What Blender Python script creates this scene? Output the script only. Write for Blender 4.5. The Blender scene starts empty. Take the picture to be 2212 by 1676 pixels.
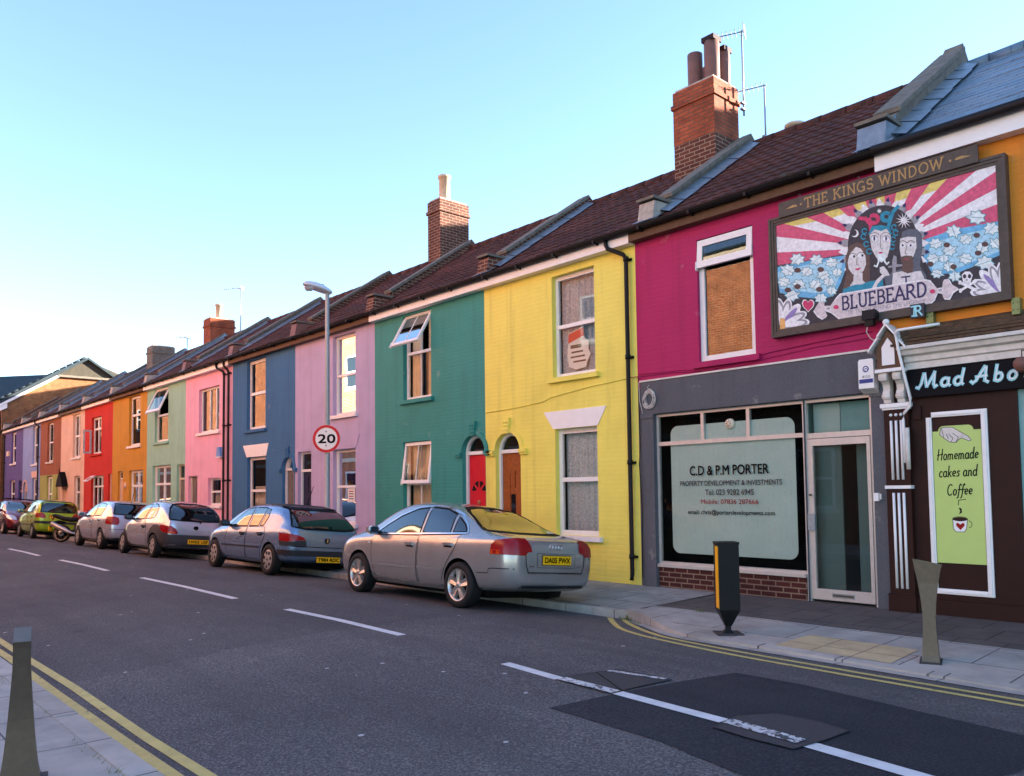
import bpy, bmesh, math, random
from mathutils import Vector, Matrix
from mathutils.bvhtree import BVHTree
random.seed(7)
SC = bpy.context.scene
COL = SC.collection
rad = math.radians

# ------------------------------------------------------------------ camera, sky, sun, exposure
CAM_LOC = Vector((0.0, -10.13, 1.5))
YAW, PIT, ROL = rad(48.035), rad(3.179), rad(-0.708)
FPX, SHY = 1746.0, 125.47            # focal length and vertical shift in units of a 2211 px wide picture
cam_d = bpy.data.cameras.new("camera")
cam = bpy.data.objects.new("camera", cam_d)
COL.objects.link(cam)
_F = Vector((-math.sin(YAW) * math.cos(PIT), math.cos(YAW) * math.cos(PIT), math.sin(PIT)))
_r = Vector((math.cos(YAW), math.sin(YAW), 0))
_u = _r.cross(_F)
_R = _r * math.cos(ROL) + _u * math.sin(ROL)
_U = -_r * math.sin(ROL) + _u * math.cos(ROL)
cam.matrix_world = Matrix(((_R.x, _U.x, -_F.x, CAM_LOC.x), (_R.y, _U.y, -_F.y, CAM_LOC.y),
                           (_R.z, _U.z, -_F.z, CAM_LOC.z), (0, 0, 0, 1)))
cam_d.sensor_width = 36
cam_d.lens = FPX / 2211 * 36
cam_d.shift_y = SHY / 2211
cam_d.clip_end = 2000
SC.camera = cam

SUN_AZ, SUN_EL = rad(64), rad(12.2)    # sun low behind the terrace, to the right
w = bpy.data.worlds.new("World")
SC.world = w
w.use_nodes = True
wn = w.node_tree.nodes
sky = wn.new("ShaderNodeTexSky")
sky.sky_type = 'NISHITA'
sky.sun_disc = False
sky.sun_elevation = SUN_EL
sky.sun_rotation = rad(90) - SUN_AZ
sky.air_density = 1.0
sky.dust_density = 0.0
sky.ozone_density = 1.6
tint = wn.new("ShaderNodeMix")
tint.data_type = 'RGBA'
tint.blend_type = 'MULTIPLY'
tint.inputs[0].default_value = 1
tint.inputs[7].default_value = (.88, .915, 1.04, 1)      # clear, slightly cyan evening air
w.node_tree.links.new(sky.outputs[0], tint.inputs[6])
w.node_tree.links.new(tint.outputs[2], wn["Background"].inputs[0])
wn["Background"].inputs[1].default_value = 0.08
sl = bpy.data.lights.new("sun", 'SUN')
sl.energy = 5.0
sl.angle = rad(0.5)
sl.color = (1.0, 0.90, 0.77)
so = bpy.data.objects.new("sun", sl)
COL.objects.link(so)
so.rotation_euler = Vector((math.cos(SUN_AZ) * math.cos(SUN_EL), math.sin(SUN_AZ) * math.cos(SUN_EL),
                            math.sin(SUN_EL))).to_track_quat('Z', 'Y').to_euler()
SC.view_settings.view_transform = 'Standard'
SC.view_settings.look = 'None'
SC.view_settings.exposure = 2.9
SC.view_settings.gamma = 1.0

# ------------------------------------------------------------------ small maths
def ray_dir(px, py):
    return _F + _R * ((px - 1105.5) / FPX) - _U * ((py - 838 - SHY) / FPX)
VIEWS = {5: (.394, 1770.9, 660.2), 6: (.2954, 1595.4, 275.1), 13: (.19897, 1650.4, 396.1)}
def wallpt(c, x, y, Y=0.0):
    """measured point of the photograph -> (x, z) on the wall plane y = Y"""
    s, a, b = VIEWS[c]
    d = ray_dir(a + s * x, b + s * y)
    t = (Y - CAM_LOC.y) / d.y
    q = CAM_LOC + d * t
    return (q.x, q.z)
def zroad(y):
    return -.04 - .18 * ((y + 5.1) / 3.4) ** 2
def lerp(a, b, t):
    return a + (b - a) * t
def srgb(r, g, b):
    f = lambda c: (c / 255 / 12.92) if c / 255 <= .04045 else ((c / 255 + .055) / 1.055) ** 2.4
    return (f(r), f(g), f(b), 1)

# ------------------------------------------------------------------ materials
MATS = {}
class NT:
    def __init__(s, name):
        s.m = bpy.data.materials.new(name)
        s.m.use_nodes = True
        s.t = s.m.node_tree
        s.b = s.t.nodes["Principled BSDF"]
        MATS[name] = s.m
    def n(s, typ, **kw):
        o = s.t.nodes.new(typ)
        for k, v in kw.items():
            if k.startswith('i_'):
                k2 = k[2:]
                o.inputs[int(k2) if k2.isdigit() else k2.replace('_', ' ')].default_value = v
            else:
                setattr(o, k, v)
        return o
    def l(s, a, b):
        s.t.links.new(a, b)
    def coord(s, kind='Object', scale=(1, 1, 1), rot=(0, 0, 0)):
        tc = s.n("ShaderNodeTexCoord")
        mp = s.n("ShaderNodeMapping")
        mp.inputs['Scale'].default_value = scale
        mp.inputs['Rotation'].default_value = rot
        s.l(tc.outputs[kind], mp.inputs[0])
        return mp.outputs[0]
    def noise(s, vec, scale, detail=4, rough=.6):
        o = s.n("ShaderNodeTexNoise")
        o.inputs['Scale'].default_value = scale
        o.inputs['Detail'].default_value = detail
        o.inputs['Roughness'].default_value = rough
        s.l(vec, o.inputs['Vector'])
        return o.outputs['Fac']
    def ramp(s, fac, stops):
        o = s.n("ShaderNodeValToRGB")
        e = o.color_ramp.elements
        e[0].position, e[0].color = stops[0][0], stops[0][1]
        e[1].position, e[1].color = stops[-1][0], stops[-1][1]
        for p, c in stops[1:-1]:
            k = e.new(p)
            k.color = c
        s.l(fac, o.inputs[0])
        return o.outputs[0]
    def mix(s, fac, a, b, blend='MIX'):
        o = s.n("ShaderNodeMix", data_type='RGBA', blend_type=blend)
        for sock, v in ((o.inputs[0], fac), (o.inputs[6], a), (o.inputs[7], b)):
            if isinstance(v, (int, float, tuple)):
                sock.default_value = v
            else:
                s.l(v, sock)
        return o.outputs[2]
    def math(s, op, a, b=0.0):
        o = s.n("ShaderNodeMath", operation=op)
        for sock, v in ((o.inputs[0], a), (o.inputs[1], b)):
            if isinstance(v, (int, float)):
                sock.default_value = v
            else:
                s.l(v, sock)
        return o.outputs[0]
    def bump(s, h, strength=.5, dist=.01):
        o = s.n("ShaderNodeBump")
        o.inputs['Strength'].default_value = strength
        o.inputs['Distance'].default_value = dist
        s.l(h, o.inputs['Height'])
        s.l(o.outputs[0], s.b.inputs['Normal'])
    def base(s, c):
        if isinstance(c, tuple):
            s.b.inputs['Base Color'].default_value = c
        else:
            s.l(c, s.b.inputs['Base Color'])
    def set(s, rough=None, metal=None, spec=None, coat=None):
        if rough is not None: s.b.inputs['Roughness'].default_value = rough
        if metal is not None: s.b.inputs['Metallic'].default_value = metal
        if spec is not None: s.b.inputs['Specular IOR Level'].default_value = spec
        if coat is not None:
            s.b.inputs['Coat Weight'].default_value = coat
            s.b.inputs['Coat Roughness'].default_value = .03
        return s

def sc(c, k):
    return (min(1, c[0] * k), min(1, c[1] * k), min(1, c[2] * k), 1)

def brick_vec(N, flip=False):
    """object x,z (or y,z) as brick texture x,y"""
    tc = N.n("ShaderNodeTexCoord")
    sp = N.n("ShaderNodeSeparateXYZ")
    N.l(tc.outputs['Object'], sp.inputs[0])
    cb = N.n("ShaderNodeCombineXYZ")
    if flip == 'both':
        N.l(N.math('ADD', sp.outputs[0], sp.outputs[1]), cb.inputs[0])
    else:
        N.l(sp.outputs[1 if flip else 0], cb.inputs[0])
    N.l(sp.outputs[2], cb.inputs[1])
    return cb.outputs[0], tc.outputs['Object']
def brick_node(N, vec, c1, c2, mortar, bw=.225, rh=.075, ms=.01, off=.5):
    br = N.n("ShaderNodeTexBrick")
    br.offset = off
    for k, v in (('Color1', c1), ('Color2', c2), ('Mortar', mortar)):
        br.inputs[k].default_value = v
    br.inputs['Scale'].default_value = 1
    br.inputs['Brick Width'].default_value = bw
    br.inputs['Row Height'].default_value = rh
    br.inputs['Mortar Size'].default_value = ms
    br.inputs['Mortar Smooth'].default_value = .3
    br.inputs['Bias'].default_value = 0
    N.l(vec, br.inputs['Vector'])
    return br

def weather(N, c, col):
    """rain streaks and a few scuffed, chalky or grubby patches"""
    st = N.noise(N.coord(scale=(5, 5, .35)), 1.0, 5, .65)
    c = N.mix(N.ramp(st, [(.52, (0, 0, 0, 1)), (.75, (.45, .45, .45, 1))]), c, sc(col, .62))
    pt = N.noise(N.coord(), 3.2, 7, .7)
    c = N.mix(N.ramp(pt, [(.62, (0, 0, 0, 1)), (.72, (.3, .3, .3, 1))]), c, srgb(196, 188, 178))
    return N.mix(N.ramp(N.noise(N.coord(scale=(1, 1, 1.6)), 7, 6, .75), [(.66, (0, 0, 0, 1)), (.74, (.5, .5, .5, 1))]), c, sc(col, .5))
def painted_brick(name, col):
    N = NT(name)
    v, o = brick_vec(N)
    br = brick_node(N, v, (1, 1, 1, 1), (.8, .8, .8, 1), (0, 0, 0, 1), ms=.012)
    nz = N.noise(o, 1.3, 5)
    big = N.noise(o, .45, 3)
    fine = N.noise(o, 60, 3)
    f = N.math('ADD', N.math('MULTIPLY', nz, .6), N.math('MULTIPLY', big, .4))
    c = N.ramp(f, [(.3, sc(col, .84)), (.5, col), (.7, sc(col, 1.1))])
    N.base(weather(N, c, col))
    h = N.math('ADD', N.math('MULTIPLY', br.outputs['Color'], N.math('ADD', N.math('MULTIPLY', nz, 1.5), -.1)),
               N.math('MULTIPLY', fine, .35))
    N.bump(h, .6, .005)
    N.set(.62, spec=.3)
def render_wall(name, col, grain=90, amt=.6):
    N = NT(name)
    o = N.coord()
    nz = N.noise(o, 1.1, 5)
    fine = N.noise(o, grain, 3)
    c = N.ramp(nz, [(.3, sc(col, .85)), (.5, col), (.72, sc(col, 1.1))])
    N.base(weather(N, N.mix(.22, c, N.ramp(fine, [(.3, sc(col, .5)), (.7, sc(col, 1.35))])), col))
    N.bump(fine, amt, .012)
    N.set(.85, spec=.2)
def brick(name, c1, c2, mortar, flip=False, dark=.6):
    N = NT(name)
    v, o = brick_vec(N, flip)
    br = brick_node(N, v, c1, c2, mortar)
    nz = N.noise(o, 2.5, 5)
    n2 = N.noise(o, 14, 3)
    c = N.mix(N.math('MULTIPLY', n2, .5), br.outputs['Color'], sc(c1, dark))
    N.base(N.mix(1.0, c, N.ramp(nz, [(.3, (.6, .6, .6, 1)), (.7, (1.15, 1.1, 1.05, 1))]), 'MULTIPLY'))
    N.bump(N.math('SUBTRACT', N.math('MULTIPLY', n2, .6), br.outputs['Fac']), .7, .008)
    N.set(.85, spec=.2)
def plain(name, col, rough=.5, metal=0, spec=.4, var=.12, scale=6, coat=None, bump=0, bscale=80):
    N = NT(name)
    o = N.coord()
    nz = N.noise(o, scale, 5)
    N.base(N.ramp(nz, [(.3, sc(col, 1 - var)), (.7, sc(col, 1 + var))]))
    N.set(rough, metal, spec, coat)
    if bump:
        N.bump(N.noise(o, bscale, 3), bump, .005)
    return N

def glass(name, tint, ior=1.6, rough=0.0, boost=1.0):
    N = NT(name)
    t = N.t
    t.nodes.remove(N.b)
    out = t.nodes["Material Output"]
    fr = N.n("ShaderNodeFresnel")
    fr.inputs[0].default_value = ior
    tr = N.n("ShaderNodeBsdfTransparent")
    tr.inputs[0].default_value = tint
    gl = N.n("ShaderNodeBsdfGlossy")
    gl.inputs['Roughness'].default_value = rough
    wv = N.noise(N.coord(), 1.6, 2)
    bp = N.n("ShaderNodeBump")
    bp.inputs['Strength'].default_value = .05
    bp.inputs['Distance'].default_value = .01
    N.l(wv, bp.inputs['Height'])
    N.l(bp.outputs[0], gl.inputs['Normal'])
    mx = N.n("ShaderNodeMixShader")
    N.l(N.math('MULTIPLY', fr.outputs[0], boost), mx.inputs[0])
    N.l(tr.outputs[0], mx.inputs[1])
    N.l(gl.outputs[0], mx.inputs[2])
    N.l(mx.outputs[0], out.inputs[0])
def car_paint(name, col, metal=.65, rough=.27):
    N = NT(name)
    o = N.coord()
    N.base(N.ramp(N.noise(o, 3, 4), [(.3, sc(col, .93)), (.7, sc(col, 1.05))]))
    N.set(rough, metal, .5, .8)
    N.bump(N.noise(o, 900, 1), .03, .001)

# walls
painted_brick('paint_yellow', srgb(238, 222, 102))
painted_brick('paint_green', srgb(50, 138, 128))
painted_brick('paint_magenta', srgb(172, 28, 88))
painted_brick('paint_orange', srgb(220, 132, 36))
render_wall('render_lilac', srgb(188, 172, 202))
render_wall('render_blue', srgb(66, 112, 152), 40, .3)
render_wall('render_pink', srgb(238, 176, 196))
render_wall('render_mint', srgb(154, 198, 174))
render_wall('render_mustard', srgb(200, 144, 54))
render_wall('render_red', srgb(198, 52, 42))
render_wall('render_peach', srgb(228, 190, 166))
render_wall('render_brown', srgb(150, 92, 66), 50)
render_wall('render_sage', srgb(160, 166, 92), 50)
render_wall('render_sky', srgb(140, 160, 208))
render_wall('render_purple', srgb(98, 90, 146))
render_wall('render_grey', srgb(92, 92, 96), 30, .25)
brick('brick_orange', srgb(196, 102, 56), srgb(222, 132, 74), srgb(190, 160, 130))
brick('brick_opposite', srgb(190, 104, 62), srgb(212, 128, 80), srgb(216, 194, 168))
brick('brick_chimney', srgb(160, 80, 54), srgb(188, 100, 66), srgb(108, 90, 74), 'both')
brick('brick_chimney_dark', srgb(96, 56, 46), srgb(118, 70, 54), srgb(170, 148, 128), 'both')
brick('brick_riser', srgb(72, 38, 36), srgb(90, 46, 42), srgb(150, 126, 108))
brick('brick_buff', srgb(146, 98, 64), srgb(164, 114, 74), srgb(150, 126, 100), True)
plain('white', srgb(236, 232, 228), .4, var=.04)
plain('white_old', srgb(214, 206, 196), .6, var=.14, scale=9)
plain('cream', srgb(222, 206, 178), .5, var=.08)
plain('brown_wood', srgb(92, 66, 46), .7, var=.25, scale=12, bump=.3)
plain('dark_brown', srgb(50, 27, 22), .5, spec=.15, var=.1)
plain('dark_frame', srgb(78, 68, 60), .6, var=.2, scale=15)
plain('black_plastic', srgb(17, 17, 18), .55, spec=.25, var=.1)
plain('rubber', srgb(20, 20, 21), .75, var=.15)
plain('black', srgb(9, 9, 10), .7, spec=.15, var=.05)
plain('interior', srgb(44, 40, 38), .9, var=.2)
plain('lead', srgb(128, 138, 148), .38, .3, var=.2, scale=8)
plain('mortar', srgb(172, 160, 146), .9, var=.25, scale=10, bump=.5)
plain('stone_cope', srgb(112, 104, 92), .9, var=.3, scale=7, bump=.5)
plain('terracotta', srgb(120, 80, 68), .6, var=.15, scale=8)
plain('buff_pot', srgb(206, 182, 152), .7, var=.15, scale=8)
plain('steel', srgb(98, 84, 70), .42, .5, var=.12, scale=20)
plain('galv', srgb(150, 158, 162), .5, .5, var=.12, scale=25)
plain('aluminium', srgb(206, 196, 186), .4, .35, var=.06, scale=15)
plain('lantern', srgb(206, 208, 212), .35, .2, var=.05)
plain('red_door', srgb(206, 26, 44), .3, var=.06)
plain('wood_door', srgb(150, 78, 34), .35, var=.25, scale=14)
plain('navy_door', srgb(28, 28, 58), .3, var=.1)
plain('grey_door', srgb(112, 104, 98), .4, var=.1)
plain('teal_door', srgb(64, 112, 132), .4, var=.1)
plain('pale_door', srgb(226, 186, 168), .4, var=.06)
plain('sky_blue_film', srgb(110, 150, 210), .5, var=.1)
plain('pane_dark', srgb(18, 20, 24), .05, spec=.8, var=.1)
plain('net', srgb(206, 204, 202), .9, var=.35, scale=34)
plain('curtain_cream', srgb(214, 198, 168), .9, var=.1, scale=5)
plain('curtain_grey', srgb(178, 180, 186), .9, var=.4, scale=30)
plain('frost', srgb(172, 192, 182), .5, var=.05, scale=2)
plain('paper', srgb(232, 230, 226), .8, var=.04)
plain('sign_green', srgb(186, 208, 116), .5, var=.03)
plain('sign_black', srgb(12, 12, 17), .6, spec=.12, var=.1)
plain('gold', srgb(170, 132, 76), .5, var=.2, scale=20)
plain('cyan_letters', srgb(150, 214, 222), .5, var=.1, scale=30)
plain('red_paint', srgb(200, 22, 30), .4, var=.05)
plain('plate_yellow', srgb(244, 186, 10), .4, var=.03)
plain('stripe_yellow', srgb(255, 178, 0), .35, var=.03)
plain('light_red', srgb(150, 8, 16), .25, spec=.35, var=.15, coat=.25)
plain('light_amber', srgb(196, 62, 14), .25, spec=.35, var=.1, coat=.25)
plain('light_clear', srgb(206, 212, 218), .1, .4, spec=.8, var=.1, coat=1)
plain('chrome', srgb(214, 216, 220), .18, .95, var=.03)
plain('alloy', srgb(196, 190, 184), .3, .75, var=.06)
plain('hubcap', srgb(186, 182, 178), .38, .5, var=.08)
plain('car_glass', srgb(14, 18, 22), .015, spec=.75, var=.05, coat=1)
plain('dark_trim', srgb(40, 42, 46), .6, var=.08)
plain('ka_plastic', srgb(58, 58, 62), .55, var=.06)
plain('green_moss', srgb(96, 110, 40), .9, var=.3, scale=30)
plain('blue_logo', srgb(40, 56, 130), .5, var=.05)
plain('teal_paint', srgb(120, 160, 156), .5, var=.08)
plain('plaque', srgb(34, 42, 54), .5, var=.1)
plain('zinc_plate', srgb(124, 134, 84), .5, .4, var=.12, scale=20)
plain('weathered', srgb(84, 64, 46), .85, var=.45, scale=14, bump=.6)
glass('glass', (.93, .95, .94, 1), 1.42, 0, 1.0)
glass('glass_mirror', (.6, .62, .62, 1), 1.9, 0, 1.0)
glass('shop_glass', (.97, .98, .97, 1), 1.25, 0, 1.0)
glass('glass_dark', (.6, .63, .63, 1), 1.7, 0, 1.1)
car_paint('car_grey', srgb(172, 171, 170))
car_paint('car_blue', srgb(122, 150, 184))
car_paint('car_silver', srgb(196, 200, 208))
car_paint('car_polo', srgb(204, 204, 212))
car_paint('car_lime', srgb(164, 190, 40), .35)
car_paint('car_red', srgb(120, 26, 34), .3)

def mk_tiles(name, c, c2, rows=.3):
    N = NT(name)
    o = N.coord()
    big = N.noise(o, .8, 5)
    fine = N.noise(o, 9, 4)
    sp = N.n("ShaderNodeTexVoronoi", feature='F1')
    N.l(o, sp.inputs['Vector'])
    sp.inputs['Scale'].default_value = 5
    c1 = N.ramp(N.math('ADD', N.math('MULTIPLY', big, .5), N.math('MULTIPLY', fine, .5)),
                [(.32, sc(c, .55)), (.5, c), (.68, c2)])
    spx = N.n("ShaderNodeSeparateXYZ")
    N.l(o, spx.inputs[0])
    cbx = N.n("ShaderNodeCombineXYZ")
    N.l(spx.outputs[0], cbx.inputs[0])
    N.l(spx.outputs[1], cbx.inputs[1])
    tb = brick_node(N, cbx.outputs[0], (.7, .7, .7, 1), (1.3, 1.25, 1.2, 1), (.6, .6, .6, 1), .2, .2214, .004, 0)
    c1 = N.mix(1.0, c1, tb.outputs['Color'], 'MULTIPLY')
    moss = N.noise(o, 2.2, 6, .7)
    c1 = N.mix(N.ramp(moss, [(.56, (0, 0, 0, 1)), (.7, (.6, .6, .6, 1))]), c1, srgb(74, 70, 46))
    lich = N.math('GREATER_THAN', N.noise(o, 26, 3), .70)
    N.base(N.mix(N.math('MULTIPLY', lich, .55), c1, srgb(150, 140, 128)))
    N.bump(N.noise(o, 70, 3), .4, .004)
    N.set(.8, spec=.25)
mk_tiles('roof_tile', srgb(80, 47, 40), srgb(98, 60, 50))
N = NT('slate')
v = N.coord(scale=(1, 1, 1))
sp = N.n("ShaderNodeSeparateXYZ")
N.l(v, sp.inputs[0])
cb = N.n("ShaderNodeCombineXYZ")
N.l(sp.outputs[0], cb.inputs[0])
N.l(sp.outputs[1], cb.inputs[1])
br = brick_node(N, cb.outputs[0], srgb(92, 112, 128), srgb(112, 130, 146), srgb(50, 60, 70), .3, .172, .006)
N.base(N.mix(N.math('MULTIPLY', N.noise(v, 4, 4), .4), br.outputs['Color'], srgb(80, 96, 112)))
N.set(.42, spec=.5)
plain('dark_roof', srgb(38, 52, 58), .7, var=.25, scale=3)
plain('hung_tile', srgb(66, 60, 48), .8, var=.25, scale=5, bump=.4)

def asphalt(name, col, chip, worn=0.0, chips=.66):
    N = NT(name)
    o = N.coord()
    f1 = N.noise(o, 55, 4, .7)
    f2 = N.noise(o, 160, 2, .6)
    big = N.noise(o, .35, 4)
    mid = N.noise(o, 2.2, 4)
    c = N.ramp(N.math('ADD', N.math('MULTIPLY', f1, .65), N.math('MULTIPLY', f2, .35)),
               [(.36, sc(col, .42)), (.5, col), (chips, chip)])
    k = N.math('ADD', N.math('MULTIPLY', big, .7), N.math('MULTIPLY', mid, .3))
    c = N.mix(1.0, c, N.ramp(k, [(.36, (.74, .74, .76, 1)), (.64, (1.18, 1.15, 1.14, 1))]), 'MULTIPLY')
    tr = N.noise(N.coord(scale=(.12, 1.6, 1)), 1.0, 4)
    c = N.mix(N.ramp(tr, [(.48, (0, 0, 0, 1)), (.66, (.4, .4, .4, 1))]), c, sc(col, .62))
    oil = N.noise(o, 1.7, 5, .7)
    c = N.mix(N.ramp(oil, [(.63, (0, 0, 0, 1)), (.72, (.55, .55, .55, 1))]), c, sc(col, .4))
    if worn:
        # older surfacing beyond a crosswise seam, and a few pale flecks trodden into the road
        sp = N.n("ShaderNodeSeparateXYZ")
        N.l(o, sp.inputs[0])
        xx = N.math('ADD', sp.outputs[0], N.math('MULTIPLY', N.noise(o, 1.5, 3), .5))
        seam = N.math('LESS_THAN', xx, -7.9)
        c = N.mix(N.math('MULTIPLY', seam, .3), c, sc(col, .55))
        vo = N.n("ShaderNodeTexVoronoi", feature='F1')
        vo.inputs['Scale'].default_value = 2.3
        N.l(o, vo.inputs['Vector'])
        fl = N.math('LESS_THAN', vo.outputs['Distance'], .05)
        c = N.mix(N.math('MULTIPLY', fl, .8), c, srgb(200, 198, 196))
    N.base(c)
    N.bump(N.math('ADD', f1, N.math('MULTIPLY', f2, .6)), .8, .012)
    N.set(.8, spec=.3)
asphalt('asphalt', srgb(90, 86, 86), srgb(170, 165, 162), 1, .72)
asphalt('asphalt_patch', srgb(44, 44, 50), srgb(92, 92, 98), 0, .8)
def slabs(name, c, bw, rh, joint, var=.12):
    N = NT(name)
    o = N.coord()
    br = brick_node(N, o, c, sc(c, .86), joint, bw, rh, .008)
    nz = N.noise(o, 3, 5)
    st = N.noise(o, .9, 4)
    k = N.math('ADD', N.math('MULTIPLY', nz, .5), N.math('MULTIPLY', st, .5))
    N.base(N.mix(1.0, br.outputs['Color'], N.ramp(k, [(.33, (.66, .66, .66, 1)), (.66, (1.15, 1.14, 1.12, 1))]), 'MULTIPLY'))
    gm = N.n("ShaderNodeTexVoronoi", feature='F1')
    gm.inputs['Scale'].default_value = 3.2
    N.l(o, gm.inputs['Vector'])
    old = N.b.inputs['Base Color'].links[0].from_socket
    dirt = N.noise(o, 1.4, 6, .7)
    cc = N.mix(N.ramp(dirt, [(.5, (0, 0, 0, 1)), (.68, (.55, .55, .55, 1))]), old, sc(c, .5))
    N.base(N.mix(N.math('MULTIPLY', N.math('LESS_THAN', gm.outputs['Distance'], .075), .6), cc, sc(c, .45)))
    N.bump(N.math('SUBTRACT', N.math('MULTIPLY', N.noise(o, 60, 3), .5), br.outputs['Fac']), .5, .006)
    N.set(.8, spec=.3)
slabs('paving', srgb(166, 160, 153), .62, .62, srgb(74, 70, 68))
slabs('paving_dark', srgb(100, 91, 87), .45, .6, srgb(52, 48, 48))
slabs('paving_pale', srgb(180, 173, 165), .9, .75, srgb(90, 88, 86))
slabs('kerb_stone', srgb(188, 180, 170), .9, 5, srgb(80, 76, 74))
N = NT('tactile')
o = N.coord()
vo = N.n("ShaderNodeTexVoronoi", feature='F1')
vo.inputs['Scale'].default_value = 15
vo.inputs['Randomness'].default_value = 0
N.l(o, vo.inputs['Vector'])
br = brick_node(N, o, srgb(204, 182, 140), srgb(192, 170, 132), srgb(128, 112, 90), .4, .4, .008, 0)
N.base(N.mix(1.0, br.outputs['Color'], N.ramp(N.noise(o, 5, 4), [(.3, (.8, .8, .8, 1)), (.7, (1.1, 1.1, 1.1, 1))]), 'MULTIPLY'))
N.bump(N.math('LESS_THAN', vo.outputs['Distance'], .3), .8, .006)
N.set(.8)
def road_paint(name, col, thr):
    N = NT(name)
    o = N.coord()
    k = N.math('GREATER_THAN', N.math('ADD', N.math('MULTIPLY', N.noise(o, 22, 5, .75), .7),
                                      N.math('MULTIPLY', N.noise(o, 3, 3), .3)), thr)
    c = N.ramp(N.noise(o, 7, 4), [(.3, sc(col, .82)), (.7, sc(col, 1.06))])
    N.base(N.mix(k, srgb(66, 62, 63), c))
    N.bump(N.noise(o, 80, 2), .4, .004)
    N.set(.7)
road_paint('line_white', srgb(216, 216, 214), .36)
road_paint('line_worn', srgb(206, 204, 202), .47)
road_paint('line_yellow', srgb(206, 186, 108), .38)
plain('ground_soil', srgb(90, 84, 78), .9, var=.2)
plain('iron', srgb(64, 60, 61), .75, .1, var=.2, scale=30, bump=.6, bscale=60)

# ------------------------------------------------------------------ mesh building
class MB:
    def __init__(s):
        s.v, s.f, s.m, s.mats, s.sm = [], [], [], [], []
    def mi(s, m):
        if m not in s.mats:
            s.mats.append(m)
        return s.mats.index(m)
    def face(s, pts, m, smooth=False):
        i = len(s.v)
        s.v += [tuple(p) for p in pts]
        s.f.append(tuple(range(i, i + len(pts))))
        s.m.append(s.mi(m))
        s.sm.append(smooth)
    def add(s, verts, faces, m, smooth=False):
        i = len(s.v)
        s.v += [tuple(p) for p in verts]
        k = s.mi(m)
        for f in faces:
            s.f.append(tuple(i + j for j in f))
            s.m.append(k)
            s.sm.append(smooth)
    def box(s, x0, x1, y0, y1, z0, z1, m, skip=''):
        P = [(x0, y0, z0), (x1, y0, z0), (x1, y1, z0), (x0, y1, z0), (x0, y0, z1), (x1, y0, z1), (x1, y1, z1), (x0, y1, z1)]
        F = {'b': (0, 3, 2, 1), 't': (4, 5, 6, 7), 'f': (0, 1, 5, 4), 'k': (2, 3, 7, 6), 'l': (0, 4, 7, 3), 'r': (1, 2, 6, 5)}
        s.add(P, [F[k] for k in F if k not in skip], m)
    def prism(s, poly, a0, a1, axis, m, smooth=False):
        """poly: 2D points; axis 'y': poly is (x,z); 'x': poly is (y,z); 'z': poly is (x,y)"""
        f = {'y': lambda p, a: (p[0], a, p[1]), 'x': lambda p, a: (a, p[0], p[1]), 'z': lambda p, a: (p[0], p[1], a)}[axis]
        n = len(poly)
        s.add([f(p, a0) for p in poly] + [f(p, a1) for p in poly],
              [tuple(range(n)), tuple(range(2 * n - 1, n - 1, -1))], m)
        s.add([f(p, a0) for p in poly] + [f(p, a1) for p in poly],
              [(i, (i + 1) % n, n + (i + 1) % n, n + i) for i in range(n)], m, smooth)
    def tube(s, path, r, m, n=8, caps=True):
        path = [Vector(p) for p in path]
        rr = r if isinstance(r, (list, tuple)) else [r] * len(path)
        rings = []
        up = Vector((0.013, .021, 1))
        for i, p in enumerate(path):
            d = (path[min(i + 1, len(path) - 1)] - path[max(i - 1, 0)]).normalized()
            a = d.cross(up)
            if a.length < .05:
                a = d.cross(Vector((1, 0.01, 0)))
            a.normalize()
            b = a.cross(d).normalized()
            rings.append([p + (a * math.cos(t) + b * math.sin(t)) * rr[i] for t in (2 * math.pi * k / n for k in range(n))])
        V = [q for r_ in rings for q in r_]
        F = [(i * n + k, i * n + (k + 1) % n, (i + 1) * n + (k + 1) % n, (i + 1) * n + k) for i in range(len(path) - 1) for k in range(n)]
        s.add(V, F, m, True)
        if caps:
            s.add(rings[0], [tuple(range(n))], m)
            s.add(rings[-1], [tuple(reversed(range(n)))], m)
    def lathe(s, prof, c, m, n=24, axis='z', smooth=True):
        """prof: (radius, height) list about axis through c"""
        V, F = [], []
        for r, h in prof:
            for k in range(n):
                t = 2 * math.pi * k / n
                a, b = r * math.cos(t), r * math.sin(t)
                V.append({'z': (c[0] + a, c[1] + b, c[2] + h), 'y': (c[0] + a, c[1] + h, c[2] + b), 'x': (c[0] + h, c[1] + a, c[2] + b)}[axis])
        for i in range(len(prof) - 1):
            for k in range(n):
                F.append((i * n + k, i * n + (k + 1) % n, (i + 1) * n + (k + 1) % n, (i + 1) * n + k))
        s.add(V, F, m, smooth)
    def build(s, name, parent=None, local=False):
        me = bpy.data.meshes.new(name)
        off = Vector((0, 0, 0)) if (parent is None or local) else (
            parent.location + (parent.parent.location if parent.parent else Vector((0, 0, 0))))
        if parent is not None and not local:
            off = wloc(parent)
        me.from_pydata([(a - off.x, b - off.y, c - off.z) for a, b, c in s.v], [], s.f)
        for k in s.mats:
            me.materials.append(MATS[k])
        me.polygons.foreach_set('material_index', s.m)
        me.polygons.foreach_set('use_smooth', s.sm)
        bm = bmesh.new()
        bm.from_mesh(me)
        bmesh.ops.remove_doubles(bm, verts=bm.verts, dist=1e-5)
        bmesh.ops.recalc_face_normals(bm, faces=bm.faces)
        bm.to_mesh(me)
        bm.free()
        o = bpy.data.objects.new(name, me)
        COL.objects.link(o)
        if parent is not None:
            o.parent = parent
        return o
def wloc(o):
    v = Vector(o.location)
    while o.parent:
        o = o.parent
        v += o.location
    return v
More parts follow.
